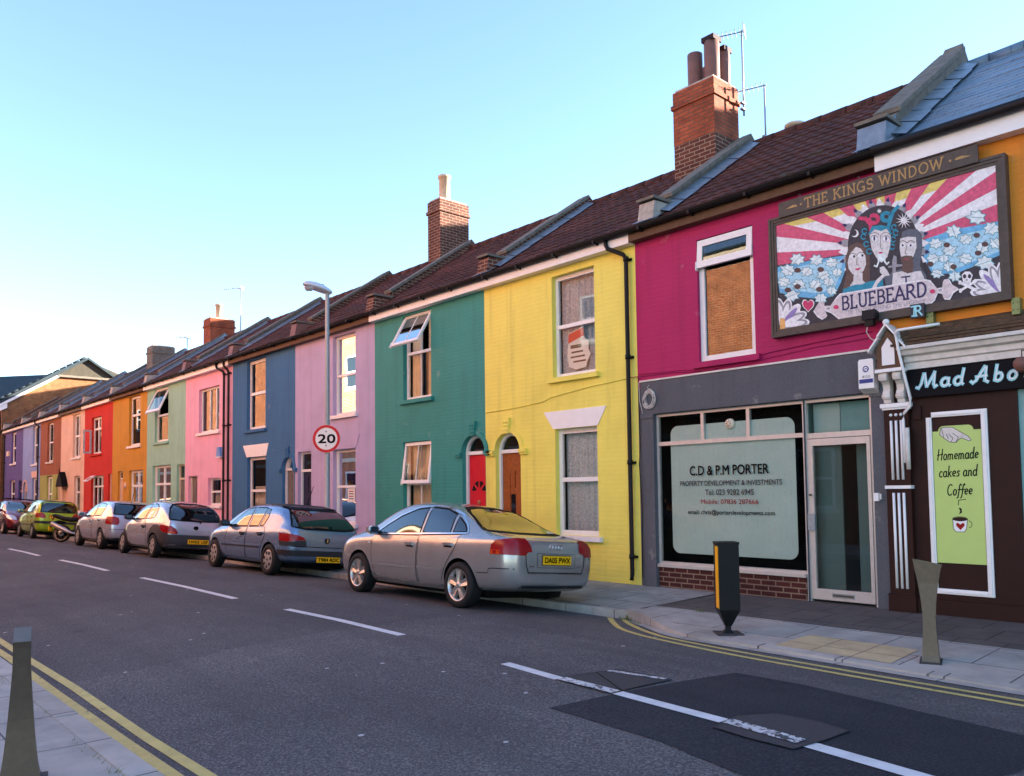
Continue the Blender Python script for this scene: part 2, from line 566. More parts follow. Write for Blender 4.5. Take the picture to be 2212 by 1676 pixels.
def tag(o, label, cat, group=None):
    o['label'] = label
    o['category'] = cat
    if group:
        o['group'] = group
    return o
def thing(name, label, cat, loc=(0, 0, 0), rot=(0, 0, 0), group=None):
    o = bpy.data.objects.new(name, None)
    o.empty_display_size = .2
    COL.objects.link(o)
    o.location = loc
    o.rotation_euler = rot
    return tag(o, label, cat, group)
def struct(mb, name):
    o = mb.build(name)
    o['kind'] = 'structure'
    return o

# ------------------------------------------------------------------ lettering
def font_mesh(txt, size):
    cu = bpy.data.curves.new('lettering', 'FONT')
    cu.body = txt
    cu.size = size
    cu.resolution_u = 3
    o = bpy.data.objects.new('lettering', cu)
    me = o.to_mesh()
    V = [(v.co.x, v.co.y) for v in me.vertices]
    F = [tuple(p.vertices) for p in me.polygons]
    o.to_mesh_clear()
    bpy.data.objects.remove(o)
    bpy.data.curves.remove(cu)
    return V, F
def put_text(mb, txt, h, x0, x1, y, z, m, place=None, bold=0):
    """sans lettering, cap height h, fitted between x0 and x1, base line z, facing -y"""
    V, F = font_mesh(txt, 1)
    if not V:
        return
    a, b = min(v[0] for v in V), max(v[0] for v in V)
    cap = .73
    place = place or (lambda u, w_: (u, y, w_))
    offs = [(0, 0)] if not bold else [(0, 0), (bold, 0), (0, bold), (bold, bold)]
    for i, (du, dv) in enumerate(offs):
        pts = []
        for u, v_ in V:
            q = place(x0 + (u - a) / (b - a) * (x1 - x0) + du, z + v_ / cap * h + dv)
            pts.append((q[0], q[1] - .0003 * i, q[2]))
        mb.add(pts, F, m)
def arc(cx, cy, rx, ry, a0, a1, n=10):
    return [(cx + rx * math.cos(rad(lerp(a0, a1, i / n))), cy + ry * math.sin(rad(lerp(a0, a1, i / n)))) for i in range(n + 1)]
CAPS = {
 'A': (.8, [[(0, 0), (.4, 1)], [(.4, 1), (.8, 0)], [(.16, .36), (.64, .36)]], [(0, 0), (.8, 0)]),
 'B': (.68, [[(.1, 0), (.1, 1)], [(.1, 1)] + arc(.34, .76, .24, .24, 90, -90, 8) + [(.1, .52)], [(.1, .52)] + arc(.36, .26, .28, .26, 90, -90, 8) + [(.1, 0)]], []),
 'D': (.8, [[(.1, 0), (.1, 1)], [(.1, 1)] + arc(.3, .5, .42, .5, 90, -90, 10) + [(.1, 0)]], []),
 'E': (.62, [[(.1, 0), (.1, 1)], [(.0, 1), (.56, 1), (.56, .86)], [(.1, .53), (.44, .53)], [(0, 0), (.58, 0), (.58, .16)]], []),
 'G': (.84, [arc(.44, .5, .4, .5, 50, 320, 14) + [(.76, .42), (.56, .42)], [(.76, .42), (.76, .05)]], []),
 'H': (.84, [[(.12, 0), (.12, 1)], [(.72, 0), (.72, 1)], [(.12, .5), (.72, .5)]], [(.12, 0), (.12, 1), (.72, 0), (.72, 1)]),
 'I': (.34, [[(.17, 0), (.17, 1)]], [(.17, 0), (.17, 1)]),
 'K': (.8, [[(.12, 0), (.12, 1)], [(.7, 1), (.14, .45)], [(.32, .6), (.76, 0)]], [(.12, 0), (.12, 1), (.7, 1), (.74, 0)]),
 'L': (.6, [[(.12, 0), (.12, 1)], [(0, 0), (.56, 0), (.56, .16)]], [(.12, 1)]),
 'N': (.86, [[(.12, 0), (.12, 1)], [(.12, 1), (.74, 0)], [(.74, 0), (.74, 1)]], [(.12, 0), (.12, 1), (.74, 1)]),
 'O': (.9, [arc(.45, .5, .4, .5, 0, 360, 20)], []),
 'R': (.76, [[(.1, 0), (.1, 1)], [(.1, 1)] + arc(.36, .75, .26, .25, 90, -90, 8) + [(.1, .5)], [(.34, .5), (.74, 0)]], [(.1, 0)]),
 'S': (.64, [arc(.32, .74, .26, .25, 30, 270, 10) + arc(.32, .25, .28, .25, 90, -150, 10)], []),
 'T': (.76, [[(.02, .86), (.02, 1), (.74, 1), (.74, .86)], [(.38, 1), (.38, 0)]], [(.38, 0)]),
 'U': (.8, [[(.12, 1), (.12, .3)] + arc(.4, .3, .28, .3, 180, 360, 8) + [(.68, 1)]], [(.12, 1), (.68, 1)]),
 'W': (1.1, [[(0, 1), (.28, 0)], [(.28, 0), (.55, .9)], [(.55, .9), (.82, 0)], [(.82, 0), (1.1, 1)]], [(0, 1), (1.1, 1)]),
}
HAND = {
 'H': (.72, [[(.1, 0), (.14, 1)], [(.58, 0), (.62, 1)], [(.02, .45), (.7, .55)]]),
 'C': (.66, [arc(.36, .5, .32, .5, 55, 310, 12)]),
 'M': (1.05, [[(-.1, .06), (.02, 0), (.14, .3), (.2, .95), (.26, .95), (.46, .1), (.5, .1), (.82, 1), (.86, .2), (.94, 0), (1.04, .08)]]),
 'A': (.86, [[(-.1, .1), (0, 0), (.16, .15), (.5, 1), (.58, .96), (.62, .1), (.78, .0)], [(.14, .38), (.66, .42)]]),
 'a': (.5, [arc(.22, .26, .2, .26, 40, 320, 10), [(.4, .5), (.4, .1), (.5, .02)]]),
 'b': (.48, [[(.06, 1), (.06, .05)], arc(.22, .25, .18, .25, 150, -150, 10)]),
 'c': (.42, [arc(.23, .26, .19, .26, 50, 310, 10)]),
 'd': (.52, [arc(.22, .26, .2, .26, 40, 320, 10), [(.44, 1), (.41, .5), (.41, .1), (.5, .02)]]),
 'e': (.44, [[(.05, .24), (.38, .32)] + arc(.22, .28, .18, .24, 10, 310, 10)]),
 'f': (.36, [[(.42, .88), (.34, 1), (.22, .9), (.18, .3), (.12, -.2), (.0, -.28)], [(.04, .48), (.38, .5)]]),
 'k': (.46, [[(.06, 1), (.06, 0)], [(.38, .5), (.08, .24)], [(.14, .3), (.42, 0)]]),
 'm': (.76, [[(.06, .5), (.06, 0)], [(.06, .35)] + arc(.2, .34, .13, .16, 160, 0, 6) + [(.33, 0)], [(.33, .35)] + arc(.48, .34, .14, .16, 160, 0, 6) + [(.62, .08), (.72, .02)]]),
 'n': (.5, [[(.06, .5), (.06, 0)], [(.06, .35)] + arc(.22, .34, .15, .16, 160, 0, 6) + [(.37, .08), (.48, .02)]]),
 'o': (.46, [arc(.23, .26, .19, .26, 0, 360, 12)]),
 's': (.38, [[(.34, .46), (.2, .52), (.08, .4), (.3, .2), (.26, .04), (.04, .03)]]),
 't': (.36, [[(.16, .8), (.14, .12), (.24, 0), (.36, .06)], [(0, .52), (.34, .54)]]),
 'u': (.52, [[(.06, .5), (.08, .1), (.2, 0), (.36, .12), (.4, .5)], [(.4, .5), (.41, .08), (.52, .02)]]),
}
def strokes(mb, lines, wd, place, m):
    """flat ribbons of width wd along 2D polylines; place maps (u,v) to 3D"""
    k = 0
    for L in lines:
        L = [Vector(p) for p in L]
        for i in range(len(L) - 1):
            d = L[i + 1] - L[i]
            if d.length < 1e-6:
                continue
            d.normalize()
            n = Vector((-d.y, d.x)) * wd / 2
            e = d * wd * .42
            q = [L[i] - e + n, L[i] - e - n, L[i + 1] + e - n, L[i + 1] + e + n]
            k += 1
            pts = [place(p.x, p.y) for p in q]
            mb.face([(p[0], p[1] - .00004 * k, p[2]) for p in pts], m)
def glyphs(txt, table, h, gap=.16, shear=0.0, space=.45, serif=0.0):
    x, out = 0.0, []
    for ch in txt:
        if ch == ' ':
            x += space
            continue
        g = table[ch]
        for L in g[1]:
            out.append([((x + p[0] + shear * p[1]) * h, p[1] * h) for p in L])
        if serif and len(g) > 2:
            for p in g[2]:
                out.append([((x + p[0] - serif) * h, p[1] * h), ((x + p[0] + serif) * h, p[1] * h)])
        x += g[0] + gap
    return out, (x - gap) * h
def put_glyphs(mb, txt, table, x0, x1, z0, z1, y, h, wd, m, **kw):
    """hand lettering from base point (x0,z0) to (x1,z1)"""
    L, W = glyphs(txt, table, 1.0, **kw)
    k = (x1 - x0) / W
    L = [[(p[0] * k, p[1] * h) for p in q] for q in L]
    strokes(mb, L, wd, lambda u, v_: (x0 + u, y, z0 + (z1 - z0) * (u / (x1 - x0)) + v_), m)

# ------------------------------------------------------------------ the ground
def clip_poly(poly, axis, lo, hi):
    for sgn, lim in ((1, lo), (-1, hi)):
        out = []
        for i, a in enumerate(poly):
            b = poly[(i + 1) % len(poly)]
            da, db = sgn * (a[axis] - lim), sgn * (b[axis] - lim)
            if da >= 0:
                out.append(a)
            if da * db < 0:
                t = da / (da - db)
                out.append((lerp(a[0], b[0], t), lerp(a[1], b[1], t)))
        poly = out
        if len(poly) < 3:
            return []
    return poly
def drape(mb, poly, m, dz, zf=zroad):
    y0, y1 = min(p[1] for p in poly), max(p[1] for p in poly)
    k = math.floor(y0 / .17)
    while k * .17 < y1:
        q = clip_poly(poly, 1, k * .17, (k + 1) * .17)
        if q:
            mb.face([(a, b, zf(b) + dz) for a, b in q], m)
        k += 1
def band(mb, path, wd, m, dz, zf=zroad):
    P = [Vector(p) for p in path]
    ns = []
    for i in range(len(P)):
        d = (P[min(i + 1, len(P) - 1)] - P[max(i - 1, 0)]).normalized()
        ns.append(Vector((-d.y, d.x)) * wd / 2)
    for i in range(len(P) - 1):
        drape(mb, [tuple(P[i] + ns[i]), tuple(P[i] - ns[i]), tuple(P[i + 1] - ns[i + 1]), tuple(P[i + 1] + ns[i + 1])], m, dz, zf)
g = MB()
g.face([(-900, -900, -.6), (900, -900, -.6), (900, 900, -.6), (-900, 900, -.6)], 'ground_soil')
struct(g, 'ground')
g = MB()
ys = [-8.67 + .17 * i for i in range(42)]
for i in range(len(ys) - 1):
    for x0, x1 in ((-120, -60), (-60, -20), (-20, 0), (0, 40)):
        g.face([(x0, ys[i], zroad(ys[i])), (x1, ys[i], zroad(ys[i])), (x1, ys[i + 1], zroad(ys[i + 1])), (x0, ys[i + 1], zroad(ys[i + 1]))], 'asphalt')
struct(g, 'road')
# pavement below the houses, with its kerb
zp = lambda y: .054 * y
zb = lambda y: .034 * y
g = MB()
g.face([(-120, -1.72, zp(-1.72)), (-7.0, -1.72, zp(-1.72)), (-6.75, 0, 0), (-6.75, .3, 0), (-120, .3, 0)], 'paving')
struct(g, 'pavement')
g = MB()
for i in range(124):
    x0 = -120 + .914 * i
    x1 = min(x0 + .906, -6.98)
    if x1 - x0 < .1:
        break
    j = random.uniform(-.004, .004)
    g.box(x0, x1, -1.86, -1.715, -.4, zp(-1.8) + j, 'kerb_stone')
struct(g, 'kerb')
# widened pavement at the junction
g = MB()
out = [(-6.98, -1.86), (-6.55, -2.05), (-6.05, -2.4), (-5.7, -2.62), (-5.3, -2.76), (-4.5, -2.78), (-2, -2.92), (30, -3.6)]
inn = [(-6.80, -1.72), (-6.42, -1.92), (-5.94, -2.26), (-5.6, -2.48), (-5.25, -2.61), (-4.5, -2.63), (-2, -2.77), (30, -3.45)]
g.face([(a, b, zb(b)) for a, b in inn] + [(30, -1.45, zb(-1.45)), (-6.5, -1.45, zb(-1.45)), (-6.84, -1.45, zb(-1.45))], 'paving_pale')
g.face([(-6.84, -1.45, zb(-1.45)), (30, -1.45, zb(-1.45)), (30, .3, 0.002), (-6.7, .3, 0.002)], 'paving_dark')
g.face([(-7.0, -1.72, zp(-1.72) - .02), (-6.7, 0, -.02), (-6.7, 0, 0.001), (-6.84, -1.45, zb(-1.45)), (-6.80, -1.72, zb(-1.72))], 'paving_dark')
struct(g, 'junction_pavement')
g = MB()
for i in range(len(out) - 1):
    (a, b), (c, d), (e, f), (h, k) = out[i], out[i + 1], inn[i + 1], inn[i]
    n = max(1, round(math.hypot(c - a, d - b) / .8))
    for j in range(n):
        t0, t1 = j / n + .004, (j + 1) / n - .004
        P = [(lerp(a, c, t0), lerp(b, d, t0)), (lerp(a, c, t1), lerp(b, d, t1)), (lerp(h, e, t1), lerp(k, f, t1)), (lerp(h, e, t0), lerp(k, f, t0))]
        g.add([(x, y, -.35) for x, y in P] + [(x, y, zb(y) + .004) for x, y in P], [(0, 1, 5, 4), (1, 2, 6, 5), (2, 3, 7, 6), (3, 0, 4, 7), (4, 5, 6, 7)], 'kerb_stone')
struct(g, 'junction_kerb')
g = MB()
for i in range(3, len(out) - 1):
    (a, b), (c, d) = out[i], out[i + 1]
    drape(g, [(a, b - .17), (c, d - .17), (c, d), (a, b)], 'kerb_stone', .006)
drape(g, [(-6.9, -2.0), (-5.72, -2.78), (-5.66, -2.6), (-6.55, -2.05)], 'kerb_stone', .006)
struct(g, 'gutter_setts')
g = MB()
g.face([(a, b, zb(b) + .005) for a, b in ((-4.40, -2.64), (-3.22, -2.69), (-3.24, -2.02), (-4.36, -1.98))], 'tactile')
struct(g, 'tactile_paving')
# pavement on the camera's side
g = MB()
g.face([(-120, -11.2, -.05), (40, -11.2, -.05), (40, -8.62, -.105), (-120, -8.62, -.105)], 'paving_pale')
struct(g, 'near_pavement')
g = MB()
for i in range(170):
    x0 = -120 + .914 * i
    g.box(x0, x0 + .905, -8.63, -8.47, -.4, -.1 + random.uniform(-.004, .004), 'kerb_stone')
struct(g, 'near_kerb')
g = MB()
drape(g, [(-120, -8.47), (40, -8.47), (40, -8.40), (-120, -8.40)], 'asphalt_patch', .003)
struct(g, 'gutter_channel')
# painted markings, patches, covers
g = MB()
for a in ((-46, -42), (-40, -36), (-34, -30), (-28.1, -24.1), (-22.06, -18.08), (-16.03, -11.71), (-10.13, -7.37)):
    band(g, [(a[0], -5.1), (a[0] * .5 + a[1] * .5, -5.08), (a[1], -5.13)], .11, 'line_white', .004)
band(g, [(-5.51, -5.29), (-4.75, -5.37)], .105, 'line_white', .004)
band(g, [(-4.1, -5.40), (-3.12, -5.47)], .11, 'line_white', .010)
band(g, [(-2.52, -5.53), (-1.85, -5.61), (1, -5.95), (6, -6.5)], .12, 'line_white', .010)
struct(g, 'centre_line')
g = MB()
band(g, [(-4.72, -5.37), (-4.12, -5.40)], .10, 'line_worn', .0135)
band(g, [(-3.1, -5.47), (-2.54, -5.53)], .11, 'line_worn', .0175)
band(g, [(-4.64, -4.89), (-4.11, -4.80)], .055, 'line_worn', .0135)
struct(g, 'worn_line')
g = MB()
def smooth(path, n=5):
    out_ = []
    for i in range(len(path) - 1):
        p0, p1, p2, p3 = [Vector(path[max(0, min(len(path) - 1, i + k))]) for k in (-1, 0, 1, 2)]
        for j in range(n):
            t = j / n
            out_.append(tuple(.5 * ((2 * p1) + (-p0 + p2) * t + (2 * p0 - 5 * p1 + 4 * p2 - p3) * t * t + (-p0 + 3 * p1 - 3 * p2 + p3) * t ** 3)))
    return out_ + [tuple(path[-1])]
band(g, smooth([(-7.2, -1.95), (-6.75, -2.4), (-6.3, -2.8), (-5.9, -3.02), (-5.43, -3.17), (-4.44, -3.36), (-3.46, -3.43), (-1.98, -3.5), (8, -3.9)]), .075, 'line_yellow', .004)
band(g, smooth([(-6.98, -1.92), (-6.6, -2.28), (-6.15, -2.62), (-5.8, -2.83), (-5.4, -2.99), (-4.5, -3.14), (-3.5, -3.22), (-2.0, -3.3), (8, -3.7)]), .075, 'line_yellow', .004)
band(g, [(x, -8.19 + .012 * math.sin(x * 1.3)) for x in range(-80, 12, 2)], .075, 'line_yellow', .004)
band(g, [(x, -8.325 + .012 * math.sin(x * 1.1)) for x in range(-80, 12, 2)], .075, 'line_yellow', .004)
struct(g, 'yellow_lines')
g = MB()
drape(g, [(-4.2, -6.02), (-3.89, -4.13), (-3.3, -4.12), (-1.68, -4.4), (-1.35, -4.46), (-1.48, -5.1), (-1.78, -6.36), (-2.51, -6.22), (-3.2, -6.07)], 'asphalt_patch', .005)
struct(g, 'road_patch')
def cover(poly, label, split, dz):
    mb = MB()
    drape(mb, poly, 'iron', dz)
    c = (sum(p[0] for p in poly) / len(poly), sum(p[1] for p in poly) / len(poly))
    ring = poly + [poly[0]]
    band(mb, ring, .013, 'dark_trim', dz + .0018)
    if split:
        band(mb, split, .014, 'black', dz + .002)
    o = mb.build('manhole_cover')
    tag(o, label, 'manhole cover', 'covers set in the road')
cover([(-4.74, -5.32), (-4.64, -4.78), (-4.07, -4.76), (-4.13, -5.37)], 'square two-leaf iron cover crossed by the white line beside the dark tarmac patch', [(-4.68, -5.0), (-4.1, -5.34)], .0085)
cover([(-3.09, -5.64), (-3.12, -5.3), (-2.97, -5.07), (-2.7, -5.05), (-2.44, -5.11), (-2.46, -5.4), (-2.51, -5.68), (-2.8, -5.68)], 'rounded iron cover inside the dark tarmac patch with worn white paint across it', None, .0125)

# ------------------------------------------------------------------ houses
YR, ZR, YE, ZE = 2.9, 7.75, -.2, 5.62
zroof = lambda y: ZE + (y - YE) * (ZR - ZE) / (YR - YE)
def tile_roof(mb, x0, x1, m='roof_tile', rows=14, roll=.2, rh=.018, step=.026, flat=False):
    n = max(2, int((x1 - x0) / (roll / 4)))
    L = math.hypot(YR - YE, ZR - ZE)
    ty, tz = (YR - YE) / L, (ZR - ZE) / L
    ny, nz = -tz, ty
    prof = []
    for r in range(rows):
        prof += [(r / rows * L, step), ((r + 1) / rows * L - .004, .004)]
    V = []
    wob = [random.uniform(-.006, .006) for _ in range(rows)]
    for pi, (s_, h) in enumerate(prof):
        for i in range(n + 1):
            x = x0 + (x1 - x0) * i / n
            k = 0 if flat else rh * abs(math.sin(math.pi * x / roll)) ** 1.4
            k += wob[pi // 2] * math.sin(x * 2.3 + pi // 2)
            hh = h + k
            V.append((x, YE + ty * s_ + ny * hh, ZE + tz * s_ + nz * hh))
    F = [(a * (n + 1) + i, a * (n + 1) + i + 1, (a + 1) * (n + 1) + i + 1, (a + 1) * (n + 1) + i) for a in range(len(prof) - 1) for i in range(n)]
    mb.add(V, F, m)
    # ridge tiles, back slope, underside
    k = x0
    while k < x1 - .05:
        e = min(k + .45, x1)
        mb.tube([(k, YR, ZR - .015), (e - .012, YR, ZR - .015)], [.11, .118], m, 10)
        k = e
    mb.face([(x0, YR, ZR), (x1, YR, ZR), (x1, 6.1, 5.55), (x0, 6.1, 5.55)], m)
    mb.face([(x0, YE, ZE - .01), (x1, YE, ZE - .01), (x1, .02, 5.60), (x0, .02, 5.60)], 'brown_wood')
    mb.face([(x0, YE, ZE - .01), (x1, YE, ZE - .01), (x1, YE, ZE + .03), (x0, YE, ZE + .03)], m)

def wall_face(mb, x0, x1, z0, z1, holes, m, depth=.13, y=0.0, rm=None):
    """front wall sheet at y with openings; hole = (x0,x1,z0,z1[,arch]) arch holes end in a half circle above z1"""
    rects = []
    for h in holes:
        top = h[3] + ((h[1] - h[0]) / 2 if len(h) > 4 and h[4] else 0)
        rects.append((h[0], h[1], h[2], top))
    xs = sorted({x0, x1} | {r[0] for r in rects} | {r[1] for r in rects})
    zs = sorted({z0, z1} | {r[2] for r in rects} | {r[3] for r in rects})
    for i in range(len(xs) - 1):
        for j in range(len(zs) - 1):
            cx, cz = (xs[i] + xs[i + 1]) / 2, (zs[j] + zs[j + 1]) / 2
            if any(r[0] < cx < r[1] and r[2] < cz < r[3] for r in rects):
                continue
            mb.face([(xs[i], y, zs[j]), (xs[i + 1], y, zs[j]), (xs[i + 1], y, zs[j + 1]), (xs[i], y, zs[j + 1])], m)
    for h, r in zip(holes, rects):
        a, b, c, d = h[:4]
        yd = y + depth
        rv = rm or m
        mb.face([(a, y, c), (a, yd, c), (a, yd, d), (a, y, d)], rv)
        mb.face([(b, y, c), (b, y, d), (b, yd, d), (b, yd, c)], rv)
        mb.face([(a, y, c), (b, y, c), (b, yd, c), (a, yd, c)], rv)
        if r[3] > d + 1e-6:
            rr, cx, n = (b - a) / 2, (a + b) / 2, 14
            A = [(cx - rr * math.cos(math.pi * k / n), d + rr * math.sin(math.pi * k / n)) for k in range(n + 1)]
            for k in range(n):
                p, q = A[k], A[k + 1]
                mb.face([(p[0], y, p[1]), (q[0], y, q[1]), (q[0], y, r[3]), (p[0], y, r[3])], m)
                mb.face([(p[0], y, p[1]), (p[0], yd, p[1]), (q[0], yd, q[1]), (q[0], y, q[1])], rv)
        else:
            mb.face([(a, y, d), (a, yd, d), (b, yd, d), (b, y, d)], rv)

def curtain(x0, x1, z0, z1, kind, parent, y=.25, m=None):
    mb = MB()
    n = max(6, int((x1 - x0) / .022))
    def drapes(a, b, c, d, mat, amp=.034, per=.075):
        k = max(6, int((b - a) / .018))
        ph = random.uniform(0, 6)
        V = []
        for i in range(k + 1):
            x = lerp(a, b, i / k)
            off = amp * math.sin(x / per * 6.28 + ph) + amp * .5 * math.sin(x / per * 2.7 + 2 * ph)
            V += [(x, y + off * .6, d), (x + .01 * math.sin(x * 9), y + off, c)]
        mb.add(V, [(2 * i, 2 * i + 1, 2 * i + 3, 2 * i + 2) for i in range(k)], mat, True)
    if kind == 'net':
        drapes(x0, x1, z0, z1, m or 'net')
    elif kind == 'sides':
        w_ = (x1 - x0)
        drapes(x0, x0 + w_ * .3, z0, z1, m or 'curtain_cream')
        drapes(x1 - w_ * .34, x1, z0, z1, m or 'curtain_cream')
    elif kind == 'blind':
        mb.face([(x0, y, lerp(z0, z1, .35)), (x1, y, lerp(z0, z1, .35)), (x1, y, z1), (x0, y, z1)], m or 'curtain_cream')
    elif kind == 'half':
        drapes(x0, x1, z0, lerp(z0, z1, .55), m or 'net')
    if mb.f:
        mb.build('curtain', parent)

def frame_bars(mb, x0, x1, z0, z1, fw, y0, y1, m, rails=(), muls=(), bars=()):
    mb.box(x0, x0 + fw, y0, y1, z0, z1, m)
    mb.box(x1 - fw, x1, y0, y1, z0, z1, m)
    mb.box(x0 + fw, x1 - fw, y0, y1, z0, z0 + fw * 1.15, m)
    mb.box(x0 + fw, x1 - fw, y0, y1, z1 - fw * 1.1, z1, m)
    for r in rails:
        z = lerp(z0, z1, r)
        mb.box(x0 + fw, x1 - fw, y0 - .012, y1, z - fw * .5, z + fw * .5, m)
    for r in muls:
        x = lerp(x0, x1, r)
        mb.box(x - fw * .42, x + fw * .42, y0 - .004, y1, z0 + fw * 1.15, z1 - fw * 1.1, m)
    for r in bars:
        x = lerp(x0, x1, r)
        mb.box(x - .009, x + .009, y0 + .012, y1, z0 + fw * 1.15, z1 - fw * 1.1, m)
def win(t, x0, x1, z0, z1, rails=(.5,), muls=(), bars=(), cur='net', fw=.06, fm='white', sill=None, sm=None, y=.10, gl='glass', cm=None, sash=None, label=None):
    """a window in its recess; sash = (zlow, zhigh, angle): a top-hung leaf swung open"""
    mb = MB()
    frame_bars(mb, x0, x1, z0, z1, fw, y, y + .06, fm, rails, muls, bars)
    if sash is None or sash[1] < z1:
        mb.box(x0 + .12, x1 - .12, y - .008, y, z1 - fw * .75, z1 - fw * .45, 'aluminium')
    o = mb.build('window', t)
    if label:
        o['label'] = label
    gb = MB()
    gz = [z0 + fw * .5, z1 - fw * .5]
    if sash:
        gz[1] = sash[0]
    gb.face([(x0 + fw * .5, y + .03, gz[0]), (x1 - fw * .5, y + .03, gz[0]), (x1 - fw * .5, y + .03, gz[1]), (x0 + fw * .5, y + .03, gz[1])], gl)
    gb.build('glass', o)
    curtain(x0 + .03, x1 - .03, z0 + .02, z1 - .02, cur, o, m=cm)
    if sill:
        sb = MB()
        sb.box(x0 - .09, x1 + .09, -.075, y + .02, z0 - .085, z0 - .002, sill)
        sb.build('sill', o)
    if sash:
        zl, zh, ang = sash
        sb, gb2 = MB(), MB()
        frame_bars(sb, x0 + .01, x1 - .01, zl, zh, fw * 1.05, y - .05, y - .004, fm, (), (), bars)
        gb2.face([(x0 + fw, y - .03, zl + fw * .6), (x1 - fw, y - .03, zl + fw * .6), (x1 - fw, y - .03, zh - fw * .6), (x0 + fw, y - .03, zh - fw * .6)], gl)
        sb.box(x0 - .005, x0 + .01, y - .06, y - .004, zl - .03, zl + .1, fm)
        R_ = Matrix.Rotation(-ang, 4, 'X')
        for q in (sb, gb2):
            q.v = [tuple(R_ @ (Vector(p) - Vector((0, y, zh))) + Vector((0, y, zh))) for p in q.v]
        so_ = sb.build('open_sash', o)
        gb2.build('glass', o)
    return o
def door(t, x0, x1, z0, z1, m, light=0.4, fm='white', panels=True, arch=False, style=None, y=.09, label=None):
    fw = .055
    mb = MB()
    mb.box(x0, x0 + fw, y, y + .07, z0, z1, fm)
    mb.box(x1 - fw, x1, y, y + .07, z0, z1, fm)
    zd = z1 - (light if not arch else 0)
    mb.box(x0 + fw, x1 - fw, y, y + .07, zd - fw * .5, zd + fw * .7, fm)
    gb = MB()
    if arch:
        rr, cx, n = (x1 - x0) / 2, (x0 + x1) / 2, 14
        for k in range(n):
            a, b = math.pi * k / n, math.pi * (k + 1) / n
            P = [(cx - rr * math.cos(a), z1 + rr * math.sin(a)), (cx - rr * math.cos(b), z1 + rr * math.sin(b)),
                 (cx - (rr - fw) * math.cos(b), z1 + (rr - fw) * math.sin(b)), (cx - (rr - fw) * math.cos(a), z1 + (rr - fw) * math.sin(a))]
            mb.prism(P, y, y + .07, 'y', fm)
        gb.face([(cx - (rr - .02) * math.cos(math.pi * k / n), y + .05, z1 + (rr - .02) * math.sin(math.pi * k / n)) for k in range(n + 1)], 'glass_dark')
    elif light > .05:
        mb.box(x0 + fw, x1 - fw, y, y + .07, z1 - fw, z1, fm)
        gb.face([(x0 + fw, y + .04, zd), (x1 - fw, y + .04, zd), (x1 - fw, y + .04, z1 - fw), (x0 + fw, y + .04, z1 - fw)], 'glass_dark')
    o = mb.build('door', t)
    if label:
        o['label'] = label
    if gb.f:
        gb.build('fanlight', o)
    pb = MB()
    a, b, c, d = x0 + fw, x1 - fw, z0 + .03, zd - fw * .5
    pb.box(a, b, y + .045, y + .085, c, d, m)
    w_, h_ = b - a, d - c
    yy = y + .045
    def raised(u0, u1, v0, v1, k=.012, mm=m):
        pb.box(a + u0 * w_, a + u1 * w_, yy - k, yy, c + v0 * h_, c + v1 * h_, mm)
    if style == 'fan':
        for u0, u1, v0, v1 in ((.12, .46, .07, .2), (.54, .88, .07, .2), (.12, .46, .24, .5), (.54, .88, .24, .5)):
            raised(u0, u1, v0, v1)
        cx, cz, rr = (a + b) / 2, c + .66 * h_, .36 * w_
        for k in range(4):
            a0, a1 = rad(180 - k * 45 - 5), rad(180 - (k + 1) * 45 + 5)
            pb.face([(cx + .08 * math.cos((a0 + a1) / 2), yy - .004, cz + .08 * math.sin((a0 + a1) / 2))] +
                    [(cx + rr * math.cos(lerp(a0, a1, j / 5)), yy - .004, cz + rr * math.sin(lerp(a0, a1, j / 5))) for j in range(6)], 'pane_dark')
        pb.lathe([(.0, -.03), (.028, -.024), (.034, 0)], (cx, yy, c + .57 * h_), 'gold', 12, 'y')
        pb.tube([(cx + .03 * math.sin(k), yy - .025, c + .545 * h_ + .035 * math.cos(k)) for k in [i * .628 for i in range(11)]], .006, 'gold', 6)
    elif style == 'wood':
        for u0, u1, v0, v1 in ((.08, .36, .08, .38), (.64, .92, .08, .38), (.08, .36, .44, .82), (.64, .92, .44, .82)):
            raised(u0, u1, v0, v1, .016)
        raised(.40, .60, .70, .86, .02)
        pb.box(a + .4 * w_, a + .6 * w_, yy - .006, yy, c + .3 * h_, c + .64 * h_, 'pane_dark')
        pb.prism([(a + .08 * w_, c + .84 * h_), (a + .92 * w_, c + .84 * h_), (a + .8 * w_, c + .92 * h_), (a + .5 * w_, c + .95 * h_), (a + .2 * w_, c + .92 * h_)], yy - .012, yy, 'y', m)
    elif panels:
        for u0, u1, v0, v1 in ((.12, .46, .06, .34), (.54, .88, .06, .34), (.12, .46, .4, .66), (.54, .88, .4, .66), (.12, .46, .72, .94), (.54, .88, .72, .94)):
            raised(u0, u1, v0, v1)
    p = pb.build('door_panel', o)
    hb = MB()
    hb.lathe([(.0, -.06), (.024, -.05), (.028, -.03), (.012, -.015), (.012, 0)], (a + .06, yy, c + .46 * h_), 'gold', 10, 'y')
    hb.build('handle', o)
    return o

def pipe_down(t, x, zt, m='black_plastic', neck=.32, y=-.075):
    mb = MB()
    mb.tube([(x - neck, -.2, zt), (x - neck, -.2, zt - .1), (x - neck * .9, -.19, zt - .17), (x - .05, y - .01, zt - .3), (x, y, zt - .38), (x, y, zt - 1.2), (x, y, .15), (x, y - .02, .06)], .036, m, 10)
    for z in (zt - .42, 3.6, 1.9, .4):
        mb.tube([(x, y, z), (x, y, z + .07)], .047, m, 10)
        mb.box(x - .07, x + .07, -.03, 0, z + .01, z + .05, m)
    return mb.build('downpipe', t)

